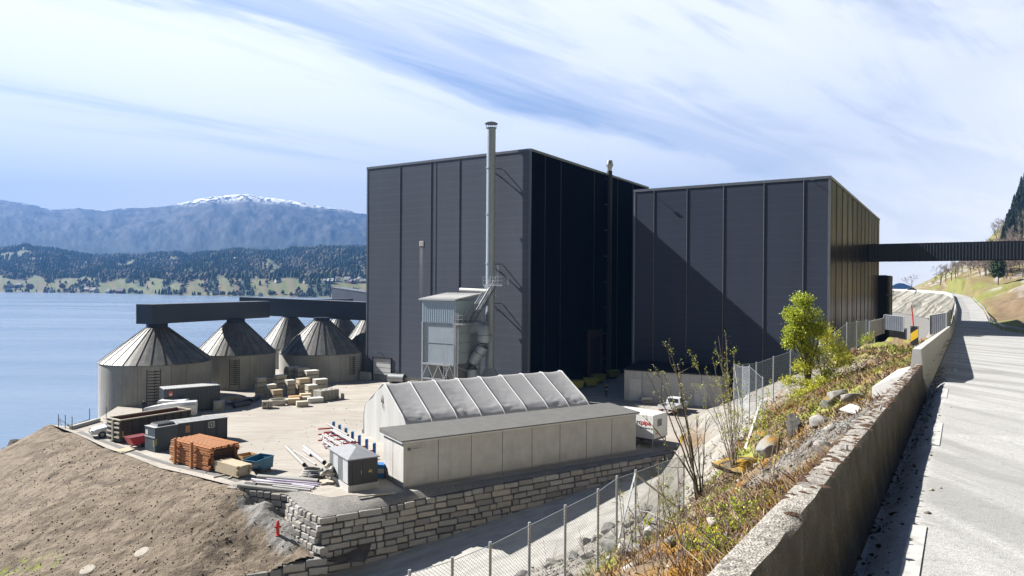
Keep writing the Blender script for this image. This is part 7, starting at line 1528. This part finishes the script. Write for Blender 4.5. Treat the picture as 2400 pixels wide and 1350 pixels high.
corrugated_panel('pale corrugated metal screen at the cliff edge, left one', atd(2073, 772, 76), atd(2119, 778, 73), 1.6, 9)
corrugated_panel('corrugated metal screen with dark side beside the concrete barrier', atd(2180, 784, 76), atd(2219, 779, 74), 2.1, 9)
corrugated_panel('dark corrugated metal screen side next to the barrier', atd(2219, 779, 74), atd(2226, 768, 80), 2.1, 5)
corrugated_panel('corrugated mesh screen between upper fence and pale screen', atd(2036, 795, 64), atd(2070, 782, 72), 1.6, 8)
pc = [sw(s, float(left_off(s)) - 0.55, float(road_z(s)) + 2.5) for s in np.arange(108, 330, 12)]
fence('screen_fence', 'see-through wire screen fence on the retaining wall of the climbing road', pc, 1.7, 0.22, 0.04, 0.008, sink=0.2)
# guard rail right
def guardrail(name, label, ss, off, step_post=4):
    t = thing(name, label, 'guardrail', (0, 0, 0)); b = MB(); prof = [(0, 0.45), (-0.05, 0.50), (-0.05, 0.54), (0, 0.59), (-0.05, 0.64), (-0.05, 0.70), (0, 0.75), (0.03, 0.60)]; n = len(prof)
    for s in ss:
        for x, z in prof: b.v.append(tuple(sw(s, off(s) + x, float(road_z(s)) + z)))
    for i in range(len(ss) - 1):
        for k in range(n): b.f.append((i * n + k, i * n + (k + 1) % n, (i + 1) * n + (k + 1) % n, (i + 1) * n + k))
    b.build('beam', 'galv', t)
    for s in ss[::step_post]: b = MB(); p = sw(s, off(s) + 0.08, float(road_z(s)) - 0.3); b.bar(p, p + Vector((0, 0, 0.98)), 0.09); b.build('post', 'galv_post', t)
    return t
guardrail('guardrail', 'steel guardrail on the right side of the road past the lay-by', np.arange(97, 300, 2.0), lambda s: float(right_off(s)) + 0.15)
# hazard marker at the barrier start
mp = sw(21.0, -0.93, float(road_z(21.0)) + 0.98)
mt = thing('hazard_marker', 'black and yellow striped hazard marker with a red stick on the barrier end', 'sign', atd(2151, 840, 19.6), R(-40))
b = MB(); b.tube((0, 0, -0.25), (-0.07, 0, 0.42), 0.028, n=10); b.build('post', 'galv_post', mt, smooth=True)
b = MB(); b.box(-0.185, 0.015, -0.03, -0.01, 0.36, 0.90); b.build('plate', 'black_paint', mt)
b = MB(); b.add([(-0.18, -0.035, 0.45), (-0.18, -0.035, 0.69), (0.01, -0.035, 0.84), (0.01, -0.035, 0.60)], [(0, 1, 2, 3)]); b.build('stripe', 'yellow_paint', mt, fix=False)
for x, z in ((-0.16, 0.39), (-0.01, 0.39), (-0.16, 0.87), (-0.01, 0.87)): b = MB(); b.tube((x, -0.04, z), (x, -0.03, z), 0.01, n=8); b.build('bolt', 'galv', mt)
b = MB(); b.tube((-0.08, 0.02, 0.5), (-0.17, 0.02, 1.48), 0.018, n=8); b.build('snow_stick', 'red_paint', mt)
# ================================================================== PLANTS
def leaf_cloud(centers, per, spread, size, cols, rg_, flat=0.5):
    """many small bent leaves around given points"""
    n = len(centers) * per; c = np.repeat(centers, per, 0) + rg_.normal(0, 1, (n, 3)) * spread
    d = rg_.normal(0, 1, (n, 3)); d /= np.linalg.norm(d, axis=1, keepdims=True); e = np.cross(d, rg_.normal(0, 1, (n, 3))); e /= np.linalg.norm(e, axis=1, keepdims=True)
    s_ = size * (0.6 + 0.8 * rg_.random((n, 1))); a = c - d * s_ * 0.5; b_ = c + e * s_ * 0.32; t = c + d * s_ * 0.5; f = c - e * s_ * 0.32
    V = np.stack([a, b_, t, f], 1).reshape(-1, 3); Fq = np.arange(n * 4).reshape(n, 4); cc = np.array(cols)[rg_.integers(0, len(cols), n)] * (0.7 + 0.6 * rg_.random((n, 1))); return V, Fq, np.repeat(cc, 4, 0)
YG = [(0.38, 0.43, 0.03), (0.28, 0.35, 0.025), (0.46, 0.48, 0.04), (0.20, 0.27, 0.02)]
def shrub(name, label, base, stems, leaves, seed, size=0.055, spread=0.05, r0=0.018, cat='shrub', twigs=5, cols=YG, depth_j=0.5, group=None, per=5, twig_len=0.45, mat='twig', every=0.25, tipleaf=True):
    """stems: list of tip points; each stem curves up from the base and carries side twigs with bud or leaf clusters"""
    t = thing(name, label, cat, base, 0, group); rg_ = np.random.default_rng(seed); b = MB(); pts_leaf = []
    for tip in stems:
        tip = Vector(tip) - Vector(base); tip = tip + Vector((0, rg_.normal(0, depth_j), 0)); n_ = 8; st = Vector((rg_.normal(0, 0.05), rg_.normal(0, 0.05), -0.1)); mid = st.lerp(tip, 0.5) + Vector((tip.x * -0.12, 0, tip.length * 0.06)); pts = []
        for i in range(n_ + 1):
            k = i / n_; p = st * (1 - k) ** 2 + mid * 2 * k * (1 - k) + tip * k * k; p = p + Vector(rg_.normal(0, 0.012 * tip.length * 0.5, 3)) * (0 < i < n_); pts.append(p)
        rr = r0 * rg_.uniform(0.7, 1.2); b.path(pts, rr, 5, rs=[rr * (1 - 0.8 * i / n_) + 0.002 for i in range(n_ + 1)])
        for j in range(twigs):
            k = rg_.uniform(every, 0.97); i = min(int(k * n_), n_ - 1); p = pts[i].lerp(pts[i + 1], k * n_ - i); dr = (pts[i + 1] - pts[i]).normalized()
            d2 = (dr + Vector(rg_.normal(0, 0.55, 3)) + Vector((0, 0, 0.35))).normalized(); l = twig_len * rg_.uniform(0.4, 1.2) * (1.15 - k * 0.6); q_ = p + d2 * l; m_ = p.lerp(q_, 0.5) + Vector(rg_.normal(0, 0.03, 3)) * l
            b.path([p, m_, q_], 0.004, 4, rs=[rr * 0.35 + 0.001, rr * 0.25 + 0.001, 0.0025]); pts_leaf.append(tuple(q_))
            if rg_.random() < 0.75: pts_leaf.append(tuple(m_))
            q3 = m_ + (d2 + Vector(rg_.normal(0, 0.7, 3))).normalized() * l * 0.5; b.path([m_, q3], 0.003, 3, rs=[0.003, 0.002]); pts_leaf.append(tuple(q3))
        if tipleaf: pts_leaf.append(tuple(pts[-1]))
    b.build('stems', mat, t, smooth=True, fix=False)
    pl_ = np.array(pts_leaf); k = rg_.random(len(pl_)) < leaves; V, Fq, C = leaf_cloud(pl_[k], per, spread, size, cols, rg_); mesh_np('foliage', V, Fq, 'leaves', C, parent=t); return t
def tips(lst, d): return [atd(x, y, d) for x, y in lst]
def on_slope(px, py, d0=8, d1=80):
    """first point of the slope met by the sight line through a pixel"""
    r_ = ray(px, py); d = d0
    while d < d1:
        if EYE + r_[2] * d < float(slope_z(r_[0] * d, d)): break
        d += 0.15
    return Vector((r_[0] * d, d, float(slope_z(r_[0] * d, d))))
def blob_tree(name, label, base, blobs, seed, n_leaf, size, cols, stems, r0, cat='tree', group=None, trunk='bark'):
    """leafy crown made of many small leaves gathered on branch ends; blobs: (centre, radii) where the branches end"""
    t = thing(name, label, cat, base, 0, group); rg_ = np.random.default_rng(seed); b = MB(); base = Vector(base); C = []
    for c, rad in blobs:
        c = Vector(c) - base; m_ = max(8, int(n_leaf * rad ** 2 / sum(x[1] ** 2 for x in blobs) / 7)); v = rg_.normal(0, 1, (m_, 3)); v /= np.linalg.norm(v, axis=1, keepdims=True); rr = rg_.random((m_, 1)) ** 0.45
        P = np.array(c)[None] + v * rr * rad * np.array([[1, 1, 0.85]]); nz = fbm(P[:, 0] * 1.6 / rad + seed, P[:, 2] * 1.6 / rad + P[:, 1], 3); P = P[nz > 0.44]; C.append(P)
        k = stems[0] if stems else Vector((0, 0, 0)); pp = [Vector((0, 0, -0.2)), Vector((c.x * 0.25, c.y * 0.25, c.z * 0.45)), c]; b.path(pp, r0, 6, rs=[r0, r0 * 0.6, r0 * 0.25])
        for i in range(0, len(P), max(1, len(P) // 14)): q_ = Vector(P[i]); b.path([c.lerp(Vector((c.x * 0.25, c.y * 0.25, c.z * 0.45)), rg_.uniform(0, 0.5)), q_], 0.01, 4, rs=[r0 * 0.22, 0.004])
    C = np.concatenate(C); V, Fq, cc = leaf_cloud(C, 7, size * 1.1, size, cols, rg_); b.build('trunk', trunk, t, smooth=True, fix=False); mesh_np('crown', V, Fq, 'leaves', cc, parent=t); return t
gb = on_slope(1895, 915, 25, 60); d = gb.y
def B_(x, y, r, dd=0.0): p = atd(x, y, d + dd); return (p, r)
blob_tree('young_tree', 'young tree with bright yellow green leaves rising above the upper fence', gb, [B_(1882, 705, .50), B_(1862, 740, .55), B_(1900, 735, .50, .4), B_(1880, 775, .6), B_(1853, 800, .38), B_(1912, 770, .5), B_(1855, 775, .4), B_(1930, 760, .35), B_(1890, 812, .42)], 3, 15000, 0.10, YG, None, 0.06)
blob_tree('leafy_bush', 'dense yellow green bush at the foot of the young tree', gb + Vector((0.9, 0.3, 0)), [B_(1940, 785, .65, 1), B_(1955, 820, .75, 1), B_(1985, 845, .5, 1.5), B_(1975, 900, .5), B_(1895, 915, .6, -1), B_(1915, 835, .6), B_(1885, 860, .6), B_(1935, 865, .6), B_(1880, 895, .5), B_(1920, 900, .5, -1), B_(1960, 890, .45), B_(1968, 850, .35, 1), B_(1868, 930, .45, -1), B_(1905, 940, .45, -1.5), B_(1850, 895, .4), B_(1985, 870, .3, 1), B_(1940, 930, .4, -1.5)], 5, 17000, 0.085, [(0.38, 0.40, 0.03), (0.45, 0.44, 0.035), (0.26, 0.31, 0.02), (0.50, 0.47, 0.06)], None, 0.05, 'bush')
blob_tree('leafy_bush', 'small green bush by the upper fence right of the dense bush', on_slope(2035, 815, 30, 75), [(atd(2035, 793, 58), .6), (atd(2025, 800, 57), .45)], 8, 900, 0.09, YG, None, 0.03, 'bush')
for i, (px, py, s_, lab) in enumerate(((1955, 925, .55, 'low olive bush under the dense yellow green bush'), (1990, 905, .5, 'reddish olive low bush on the grass verge'), (1905, 965, .55, 'green bush between the outcrop and the dense bush'), (1840, 1000, .55, 'sprawling green bush left of the dark boulder'), (1870, 950, .5, 'bright bush at the top of the grey outcrop'), (1790, 1010, .45, 'thin green bush on the rock beside the leaning beam'))):
    p = on_slope(px, py, 12, 60); blob_tree('leafy_bush', lab, p, [(p + Vector((0, 0, s_ * 0.7)), s_ * .8), (p + Vector((s_ * .8, 0.1, s_ * 0.45)), s_ * .55), (p + Vector((-s_ * .8, 0, s_ * .5)), s_ * .5)], 20 + i, 550, 0.055, YG + [(0.25, 0.17, 0.08)] * (1 + (i == 1) * 4), None, 0.02, 'bush', 'low bushes on the slope')
# tall sparse saplings in front of the low concrete shed
s1b = on_slope(1640, 1168, 14, 40); dd = s1b.y
shrub('sapling_bush', 'tall bare stemmed bush with few opening buds before the pickup truck', s1b, tips([(1510, 868), (1528, 855), (1558, 805), (1562, 815), (1548, 870), (1600, 905), (1492, 960), (1635, 960), (1650, 985)], dd), 0.62, 31, 0.045, 0.035, 0.034, twigs=9, per=4, twig_len=0.75, depth_j=0.7, mat='bark', cols=[(0.42, 0.45, 0.14), (0.33, 0.38, 0.10), (0.5, 0.48, 0.22)])
s2b = on_slope(1722, 1112, 14, 45); dd = s2b.y
shrub('sapling_bush', 'cluster of upright saplings with fresh yellow green leaves by the wire fence', s2b, tips([(1620, 826), (1668, 800), (1690, 790), (1714, 782), (1705, 815), (1728, 850), (1650, 860), (1690, 880), (1740, 900), (1620, 900), (1676, 840), (1716, 905), (1745, 960), (1665, 930), (1700, 850)], dd), 0.6, 33, 0.048, 0.045, 0.015, twigs=12, per=4, twig_len=0.5, depth_j=0.6)
s3b = on_slope(1770, 1075, 14, 45); dd = s3b.y
shrub('sapling_bush', 'thin saplings with scattered leaves right of the wire fence return', s3b, tips([(1760, 965), (1785, 930), (1800, 960), (1830, 900), (1815, 985), (1850, 960), (1735, 1000)], dd), 0.8, 35, 0.055, 0.045, 0.014, twigs=10, per=5, twig_len=0.4)
s4b = on_slope(1560, 1215, 14, 40); dd = s4b.y
shrub('sapling_bush', 'short yellow green sapling at the chain link fence', s4b, tips([(1580, 1120), (1560, 1140), (1605, 1135), (1585, 1160), (1545, 1165)], dd), 0.95, 37, 0.05, 0.05, 0.01, twigs=9, per=6, twig_len=0.3)
rg_ = np.random.default_rng(50)
gsh = [(1695, 1300, 'lowest'), (1745, 1230, 'upper'), (1650, 1325, 'leftmost low'), (1710, 1255, 'middle'), (1775, 1205, 'rightmost'), (1625, 1290, 'small')]
for i, (px, py, w_) in enumerate(gsh):
    p = on_slope(px, py, 3.0, 30); h_ = 0.20; tl = [p + Vector((rg_.normal(0, 0.16), rg_.normal(0, 0.16), h_ * rg_.uniform(0.6, 1.2))) for _ in range(9)]
    shrub('leafy_shrub', f'{w_} fresh green shoot cluster beside the mossy parapet', p, tl, 0.5, 60 + i, 0.022, 0.016, 0.0035, twigs=6, per=4, twig_len=0.10, depth_j=0.02, group='fresh green shoots beside the parapet', every=0.1)
for i, (px, py) in enumerate(((1600, 1340), (1530, 1350), (1490, 1330), (1560, 1290), (1660, 1180), (1800, 1150), (1860, 1090), (1380, 1350), (1290, 1350), (1455, 1345), (1710, 1180))):
    p = on_slope(px, py, 3.0, 40); k = 0.25 + 0.02 * p.y; tl = [p + Vector((rg_.normal(0, 0.22 * k * 2), rg_.normal(0, 0.2), k * rg_.uniform(0.8, 2.2))) for _ in range(5)]
    shrub('dry_shrub', 'bare reddish twigs of a small dead shrub on the slope', p, tl, 0.12, 80 + i, 0.03, 0.02, 0.004, twigs=5, per=3, twig_len=0.2 * k * 2, depth_j=0.05, group='bare twiggy shrubs on the slope', cols=[(0.3, 0.3, 0.08)], mat='twig')
# ---- ground cover on the slope: dry grass, heather, moss tufts
def ground_cover():
    rg_ = np.random.default_rng(9); n = 210000; u = rg_.random(n); s = 1.5 + 60 * u ** 1.9; w_ = -0.86 - rg_.random(n) ** 1.3 * (3.5 + s * 0.55)
    X = s * NX + w_ * UX; Y = s * NY + w_ * UY; rk = rock_mask(X, Y); cl = fbm(X * 1.1 + 3, Y * 1.1, 4, 0.6)
    gv = (np.abs(w_ + 1.9) < 1.0) & (s > 11) & (s < 18); ok = (rg_.random(n) > rk * 0.96) & (cl > 0.38) & ~(gv & (rg_.random(n) < 0.85)) & (Y > 1.5) & (w_ > -14); X, Y, s, w_, cl = X[ok], Y[ok], s[ok], w_[ok], cl[ok]; n = len(X)
    Z = slope_z(X, Y); dist = np.hypot(X, Y); h = (0.03 + 0.10 * rg_.random(n) ** 2) * (0.7 + 0.03 * dist) * (0.5 + cl); wd = (0.0016 + 0.0011 * dist) * rg_.uniform(0.7, 1.4, n); an = rg_.random(n) * 6.28; le = rg_.normal(0, 1.1, (n, 2)) * h[:, None]
    c, sn = np.cos(an) * wd, np.sin(an) * wd; P0 = np.stack([X - c, Y - sn, Z - 0.02], -1); P1 = np.stack([X + c, Y + sn, Z - 0.02], -1); P2 = np.stack([X + le[:, 0], Y + le[:, 1], Z + h], -1)
    V = np.stack([P0, P1, P2], 1).reshape(-1, 3); Fq = np.arange(3 * n).reshape(-1, 3); a = fbm(X * 0.9, Y * 0.9, 4)[:, None]; g = fbm(X * 0.45 + 20, Y * 0.45, 3)[:, None]; b_ = fbm(X * 2.3 + 9, Y * 2.3, 4, 0.6)[:, None]
    col = np.where(rg_.random((n, 1)) < 0.5, np.array([[0.26, 0.19, 0.11]]), np.array([[0.12, 0.075, 0.05]])); m_ = (b_ > 0.56) & (rg_.random((n, 1)) < 0.7); col = np.where(m_, np.array([[0.22, 0.115, 0.02]]), col)
    far = sstep(16, 24, s)[:, None]; gg = (g * 0.55 + b_ * 0.45 + 0.06 * far > 0.585) & (rg_.random((n, 1)) < 0.75); col = np.where(gg, np.array([[0.17, 0.19, 0.035]]), col); col = col * rg_.uniform(0.6, 1.4, (n, 1))
    tag(mesh_np('ground_cover', V, Fq, 'leafmat', np.repeat(col, 3, 0)), 'dry grass, heather and moss covering the slope below the parapet', 'ground cover', kind='stuff')
ground_cover()
def slope_pts_(rg_, n):
    s = rg_.uniform(5, 40, n * 3); w_ = -1.0 - rg_.random(n * 3) * (4 + s * 0.6); X = s * NX + w_ * UX; Y = s * NY + w_ * UY; k = (Y > 3) & (rock_mask(X, Y) + 0.12 > rg_.random(len(X))); return np.stack([X[k], Y[k]], -1)[:n]
scatter_stones('loose_rubble', 'small loose rocks between the plants on the slope', 2600, slope_pts_, slope_z, 0.02, 0.16, 5, [(0.22, 0.205, 0.185), (0.16, 0.15, 0.135), (0.28, 0.26, 0.235), (0.13, 0.11, 0.09)])
def shoulder(rg_, n): s = rg_.uniform(10, 20.5, n); w_ = -1.0 - rg_.random(n) * 2.2; return np.stack([s * NX + w_ * UX, s * NY + w_ * UY], -1)
scatter_stones('shoulder_gravel', 'grey crushed stone along the back of the parapet', 5200, shoulder, slope_z, 0.015, 0.05, 6, [(0.15, 0.145, 0.14), (0.21, 0.205, 0.195), (0.11, 0.105, 0.10)])
def gutter(rg_, n): s = rg_.uniform(3, 30, n) ; w_ = -0.60 + np.abs(rg_.normal(0, 0.14, n)); return np.stack([s * NX + w_ * UX, s * NY + w_ * UY], -1)
scatter_stones('gutter_debris', 'dark moss crumbs and grit along the foot of the parapet', 1500, gutter, lambda x, y: road_z(x * NX + y * NY) + road_lift(x * NX + y * NY, x * UX + y * UY), 0.006, 0.030, 7, [(0.05, 0.04, 0.03), (0.09, 0.075, 0.06), (0.2, 0.19, 0.17)])
# big individual rocks
RK = [(1862, 1010, 13.5, .22, .25, .52, 'dark split boulder standing upright behind the parapet', (0.15, 0.145, 0.14), None), (1812, 1045, 15.5, .65, .5, .42, 'grey lichened boulder left of the dark upright boulder', (0.40, 0.40, 0.38), (0.22, 0.13, 0.03)), (1735, 1098, 15.0, .95, .7, .45, 'long rock covered with orange brown moss', (0.30, 0.24, 0.15), (0.27, 0.16, 0.02)), (1790, 1015, 17.5, .6, .5, .3, 'moss topped flat rock above the lichened boulder', (0.30, 0.27, 0.2), (0.26, 0.15, 0.03)),
      (1965, 925, 19, .55, .5, .35, 'grey rock at the edge of the gravel shoulder', (0.40, 0.38, 0.35), None), (1945, 945, 17.5, .4, .4, .3, 'rounded grey rock below the gravel shoulder', (0.38, 0.37, 0.34), (0.2, 0.14, 0.05)), (2000, 935, 16.5, .4, .35, .25, 'small rock group by the gravel shoulder', (0.34, 0.33, 0.31), None), (1925, 985, 14.5, .3, .3, .2, 'pale rock by the white tile', (0.46, 0.44, 0.42), None), (1935, 1052, 10.2, .2, .18, .13, 'pale stone against the back of the parapet', (0.45, 0.43, 0.4), None),
      (1530, 1243, 20, .42, .38, .32, 'white quartz like rock at the fence foot', (0.62, 0.60, 0.57), None), (1505, 1252, 19.5, .3, .3, .22, 'smaller pale rock beside the white quartz like rock', (0.5, 0.48, 0.45), None), (1480, 1292, 17, .22, .2, .15, 'small white stone at a fence post foot', (0.6, 0.58, 0.56), None)]
for i, (px, py, d, a, b_, c, lab, col, ms) in enumerate(RK): p = on_slope(px, py + 10, 4, 60); rock('boulder', lab, p + Vector((0, 0, c * 0.25)), a * 1.2, b_ * 1.2, c, 100 + i, col=tuple(x * 0.55 for x in col), moss=ms, rz=i * 1.3, cat='boulder')
for i, (px, py, s_) in enumerate(((1165, 1330, .7), (1205, 1312, .9), (1250, 1300, .8), (1290, 1320, .8), (1318, 1280, .9), (1345, 1300, .7), (1372, 1268, 1.0), (1400, 1258, .8), (1425, 1240, 1.0), (1450, 1255, .9), (1475, 1225, .9), (1500, 1215, .7), (1385, 1300, .6), (1440, 1285, .6), (1225, 1345, .7), (1520, 1190, .8))):
    p = on_slope(px, py + 8, 17, 60); rock('edge_boulder', ['pale', 'grey', 'angular'][i % 3] + f' boulder on the rocky edge between fence and service road, number {i + 1} from the left' if False else 'grey boulder on the rocky edge between the fence and the service road', p + Vector((0, 0, s_ * 0.1)), s_ * 0.8, s_ * 0.65, s_ * 0.5, 140 + i, col=[(0.30, 0.29, 0.27), (0.24, 0.235, 0.22), (0.19, 0.185, 0.18)][i % 3], rz=i * 0.9, group='boulders along the service road edge', cat='boulder')
tl_ = MB(); tl_.box(-0.20, 0.20, -0.24, 0.24, 0, 0.03); o = tl_.build('tile', 'white_matte'); o.location = on_slope(2002, 972, 5, 40) + Vector((0, 0, 0.05)); o.rotation_euler = (0.1, -0.25, 0.5); tag(o, 'white square tile lying behind the parapet', 'tile')
cbm = MB(); cbm.path([atd(1490, 1195, 20.4), atd(1520, 1200, 19), atd(1560, 1220, 17.5), atd(1610, 1238, 16.5)], 0.012, 5); tag(cbm.build('loose_cable', 'pipe_white', fix=False), 'thin pale cable hanging from the fence post onto the slope', 'cable')
# ---- trees on the hill
def hill_point(px, py, d0=120, d1=900):
    r_ = ray(px, py); d = d0
    while d < d1 and EYE + r_[2] * d > float(hill_z(np.array(r_[0] * d), np.array(d))): d += 2
    return Vector((r_[0] * d, d, float(hill_z(np.array(r_[0] * d), np.array(d)))))
def spruce_mesh(seed, h=12.0, r=2.3, cols=((0.022, 0.035, 0.018), (0.035, 0.05, 0.022), (0.05, 0.065, 0.028)), dens=1.0, shape='spruce'):
    rg_ = np.random.default_rng(seed); V = []; n = int(900 * dens); k = rg_.random(n) ** (0.8); z = h * (0.1 + 0.9 * k) if shape == 'spruce' else h * (0.32 + 0.66 * rg_.random(n))
    env = r * (1 - k) ** 0.85 if shape == 'spruce' else r * np.sqrt(np.clip(1 - ((z / h - 0.62) / 0.40) ** 2, 0, 1)) * (0.65 + 0.6 * fbm(z * 0.8, z * 0.3 + seed, 3))
    a = rg_.random(n) * 6.28; rr = env * (0.35 + 0.75 * rg_.random(n)) * (0.75 + 0.35 * np.sin(z * 4.2) * (shape == 'spruce')); c = np.stack([rr * np.cos(a), rr * np.sin(a), z - rr * 0.25 * (shape == 'spruce')], -1); return leaf_cloud(c, 3, 0.12 if shape == 'spruce' else 0.22, 0.62 if shape == 'spruce' else 0.5, cols, rg_)
def tree_thing(name, label, cat, V, Fq, C, h, tr=0.18, lean=0.0, cm='leafmat', trunkmat='bark'):
    t = thing(name, label, cat); b = MB(); b.path([(0, 0, -0.6), (lean * 0.5, 0, h * 0.4), (lean, 0, h * 0.9)], tr, 6, rs=[tr, tr * 0.7, tr * 0.2]); b.build('trunk', trunkmat, t, smooth=True, fix=False); mesh_np('crown', V, Fq, cm, C, parent=t); return t
def bare_tree(seed, h=9.0, spread=0.5, label=None, name='bare_tree', brown=((0.14, 0.105, 0.08), (0.18, 0.14, 0.11))):
    rg_ = np.random.default_rng(seed); t = thing(name, label, 'tree'); b = MB(); tw = MB()
    def grow(p, d, l, r_, lev):
        q_ = p + d * l; (b if lev < 2 else tw).path([p, p.lerp(q_, 0.5) + Vector(rg_.normal(0, 0.04 * l, 3)), q_], r_, 4 if lev < 3 else 3, rs=[r_, r_ * 0.8, r_ * 0.55])
        if lev >= 5: return
        for _ in range(3 if lev < 4 else 2): nd = (d + Vector(rg_.normal(0, spread, 3)) + Vector((0, 0, 0.12))).normalized(); grow(p.lerp(q_, rg_.uniform(0.55, 1.0)), nd, l * rg_.uniform(0.62, 0.82), max(r_ * 0.55, 0.022), lev + 1)
    grow(Vector((0, 0, -0.4)), Vector((0, 0, 1)), h * 0.27, h * 0.016, 0); b.build('trunk', 'bark', t, smooth=True, fix=False); tw.build('crown', 'twig', t, fix=False); return t
pv = spruce_mesh(3, 9.0, 3.2, cols=((0.035, 0.06, 0.025), (0.05, 0.08, 0.03), (0.025, 0.04, 0.02)), shape='pine', dens=1.3)
pn = tree_thing('pine_tree', 'dark green pine standing on the grassy slope right of the road', 'tree', *pv, 9.0, 0.2, 0.3); pp = hill_point(2339, 669, 120); sc = pp.y * 62 / F_PX / 9.0; pn.location = pp; pn.scale = (sc,) * 3
bt1 = bare_tree(5, 9.0, 0.42, 'round bare tree on the crest beside the dark car'); cz = sw(0, 0); cp_ = atd(2137, 676, 425); bt1.location = (cp_.x, cp_.y, cp_.z - 0.5); k = 425 * 38 / F_PX / 6.0; bt1.scale = (k,) * 3
pr_b = [bare_tree(11 + i, 8.0, 0.5) for i in range(3)]; used = [False] * 3
rg_ = np.random.default_rng(77)
bares = [(x, y) for x, y in ((2255, 640), (2268, 632), (2280, 628), (2292, 630), (2303, 622), (2315, 622), (2325, 615), (2262, 622), (2276, 616), (2290, 610), (2300, 605), (2312, 602), (2245, 648), (2358, 640), (2363, 628), (2350, 600), (2362, 592), (2372, 600), (2385, 592), (2395, 604), (2345, 585), (2356, 575), (2366, 570), (2378, 578), (2388, 570), (2396, 560), (2335, 600), (2360, 655), (2206, 664), (2216, 660), (2375, 555), (2386, 545), (2396, 535), (2365, 550), (2352, 562), (2340, 610), (2328, 628), (2380, 620), (2395, 625), (2310, 640), (2230, 655), (2240, 652))]
bares += [(float(x), float(y)) for x, y in zip(rg_.uniform(2270, 2398, 120), rg_.uniform(500, 655, 120)) if y > 470 + (2400 - x) * 1.15]
bares += [(x + float(rg_.normal(0, 9)), y + float(rg_.normal(0, 6)) - 4) for x, y in bares[:40] if x < 2385]
for i, (x, y) in enumerate(bares):
    p = hill_point(x, y, 130); j = i % 3; s_ = float(rg_.uniform(1.2, 2.1)) * (1.0 if p.y > 250 else 0.7); lab = 'leafless brown tree on the hillside right of the road'
    if not used[j]: o = pr_b[j]; used[j] = True; o.location = p; o['label'] = lab; o.scale = (s_,) * 3
    else: o = dup(pr_b[j], p, float(rg_.random() * 6), lab, s_)
    o['group'] = 'leafless trees on the hillside'
sv = [tree_thing('spruce_tree', None, 'tree', *spruce_mesh(30 + i), 12.0) for i in range(3)]; used = [False] * 3; cnt = 0
for i in range(1600):
    if cnt >= 250: break
    y = rg_.uniform(400, 590); xl = np.interp(y, [400, 425, 500, 560, 600], [2412, 2400, 2374, 2352, 2338]); x = xl + abs(rg_.normal(0, 26)) - 1; 
    if x > 2520 or (x > xl + 14 and y > 520 and rg_.random() < 0.8): continue
    p = hill_point(x, y + 4, 200)
    if p.y > 880: continue
    j = i % 3; s_ = float(rg_.uniform(0.6, 1.15)) * (p.y / 560.0) ** 0.5; lab = 'dark spruce on the steep ridge at the right edge'
    if not used[j]: o = sv[j]; used[j] = True; o.location = p; o['label'] = lab; o.scale = (s_,) * 3
    else: o = dup(sv[j], p, float(rg_.random() * 6), lab, s_)
    o['group'] = 'spruces on the ridge'; cnt += 1
# bushes and poles on the crest
for i, (x, y, h_) in enumerate(((2194, 666, 5.5), (2190, 672, 3.5), (2187, 670, 4.0))):
    p = hill_point(x, y, 250); o = dup(pr_b[i], p, 1.0 * i, ['dark bare shrub on the crest, highest of three', 'low bare shrub at the road bend', 'small bare shrub left of the highest one'][i], h_ / 8.0); o['group'] = 'bare shrubs on the crest'
for i, (x, yt, yb_) in enumerate(((2268, 626, 650), (2229, 642, 655))):
    p = hill_point(x, yb_, 200); b = MB(); hh = p.y * (yb_ - yt) / F_PX; b.tube((0, 0, -0.5), (0, 0, hh), 0.12, n=8); b.box(-0.9, 0.9, -0.05, 0.05, hh - 0.6, hh - 0.48); o = b.build('utility_pole', 'grey_wood'); o.location = p; tag(o, ['taller wooden utility pole among the bare trees', 'shorter wooden pole left of the bare trees'][i], 'utility pole')
# dark car on the crest
cz = atd(2137, 680.5, 405); dc_ = thing('parked_car', 'small dark car on the crest of the far road under the bare tree', 'car', cz, R(5)); b = MB(); b.extr([(-2.2, 0.3), (2.2, 0.3), (2.25, 0.9), (1.3, 1.0), (0.7, 1.5), (-1.2, 1.52), (-2.1, 1.0)], -0.9, 0.9); b.build('body', 'car_dark', dc_, bevel=0.06); vehicle_wheels(dc_, (-1.4, 1.4), (-0.85, 0.85), 0.33)
b = MB(); b.add([(0.8, -0.91, 1.0), (-1.3, -0.91, 1.0), (-1.1, -0.91, 1.4), (0.6, -0.91, 1.4)], [(0, 1, 2, 3)]); b.build('side_window', 'car_glass', dc_, fix=False)
# dark block and container by the access road
t = thing('dark_container', 'black container at the foot of the rock cutting behind the lower hall', 'container', atd(2082, 744, 150) , -AZ); t.location.z = 0.05; b = MB(); b.box(0, 3.2, 0, 6, 0, 6.0); b.build('body', 'soot', t); b = MB(); b.box(-0.05, 3.25, -0.05, 6.05, 6.0, 6.1); b.build('roof', 'trim_dark', t)
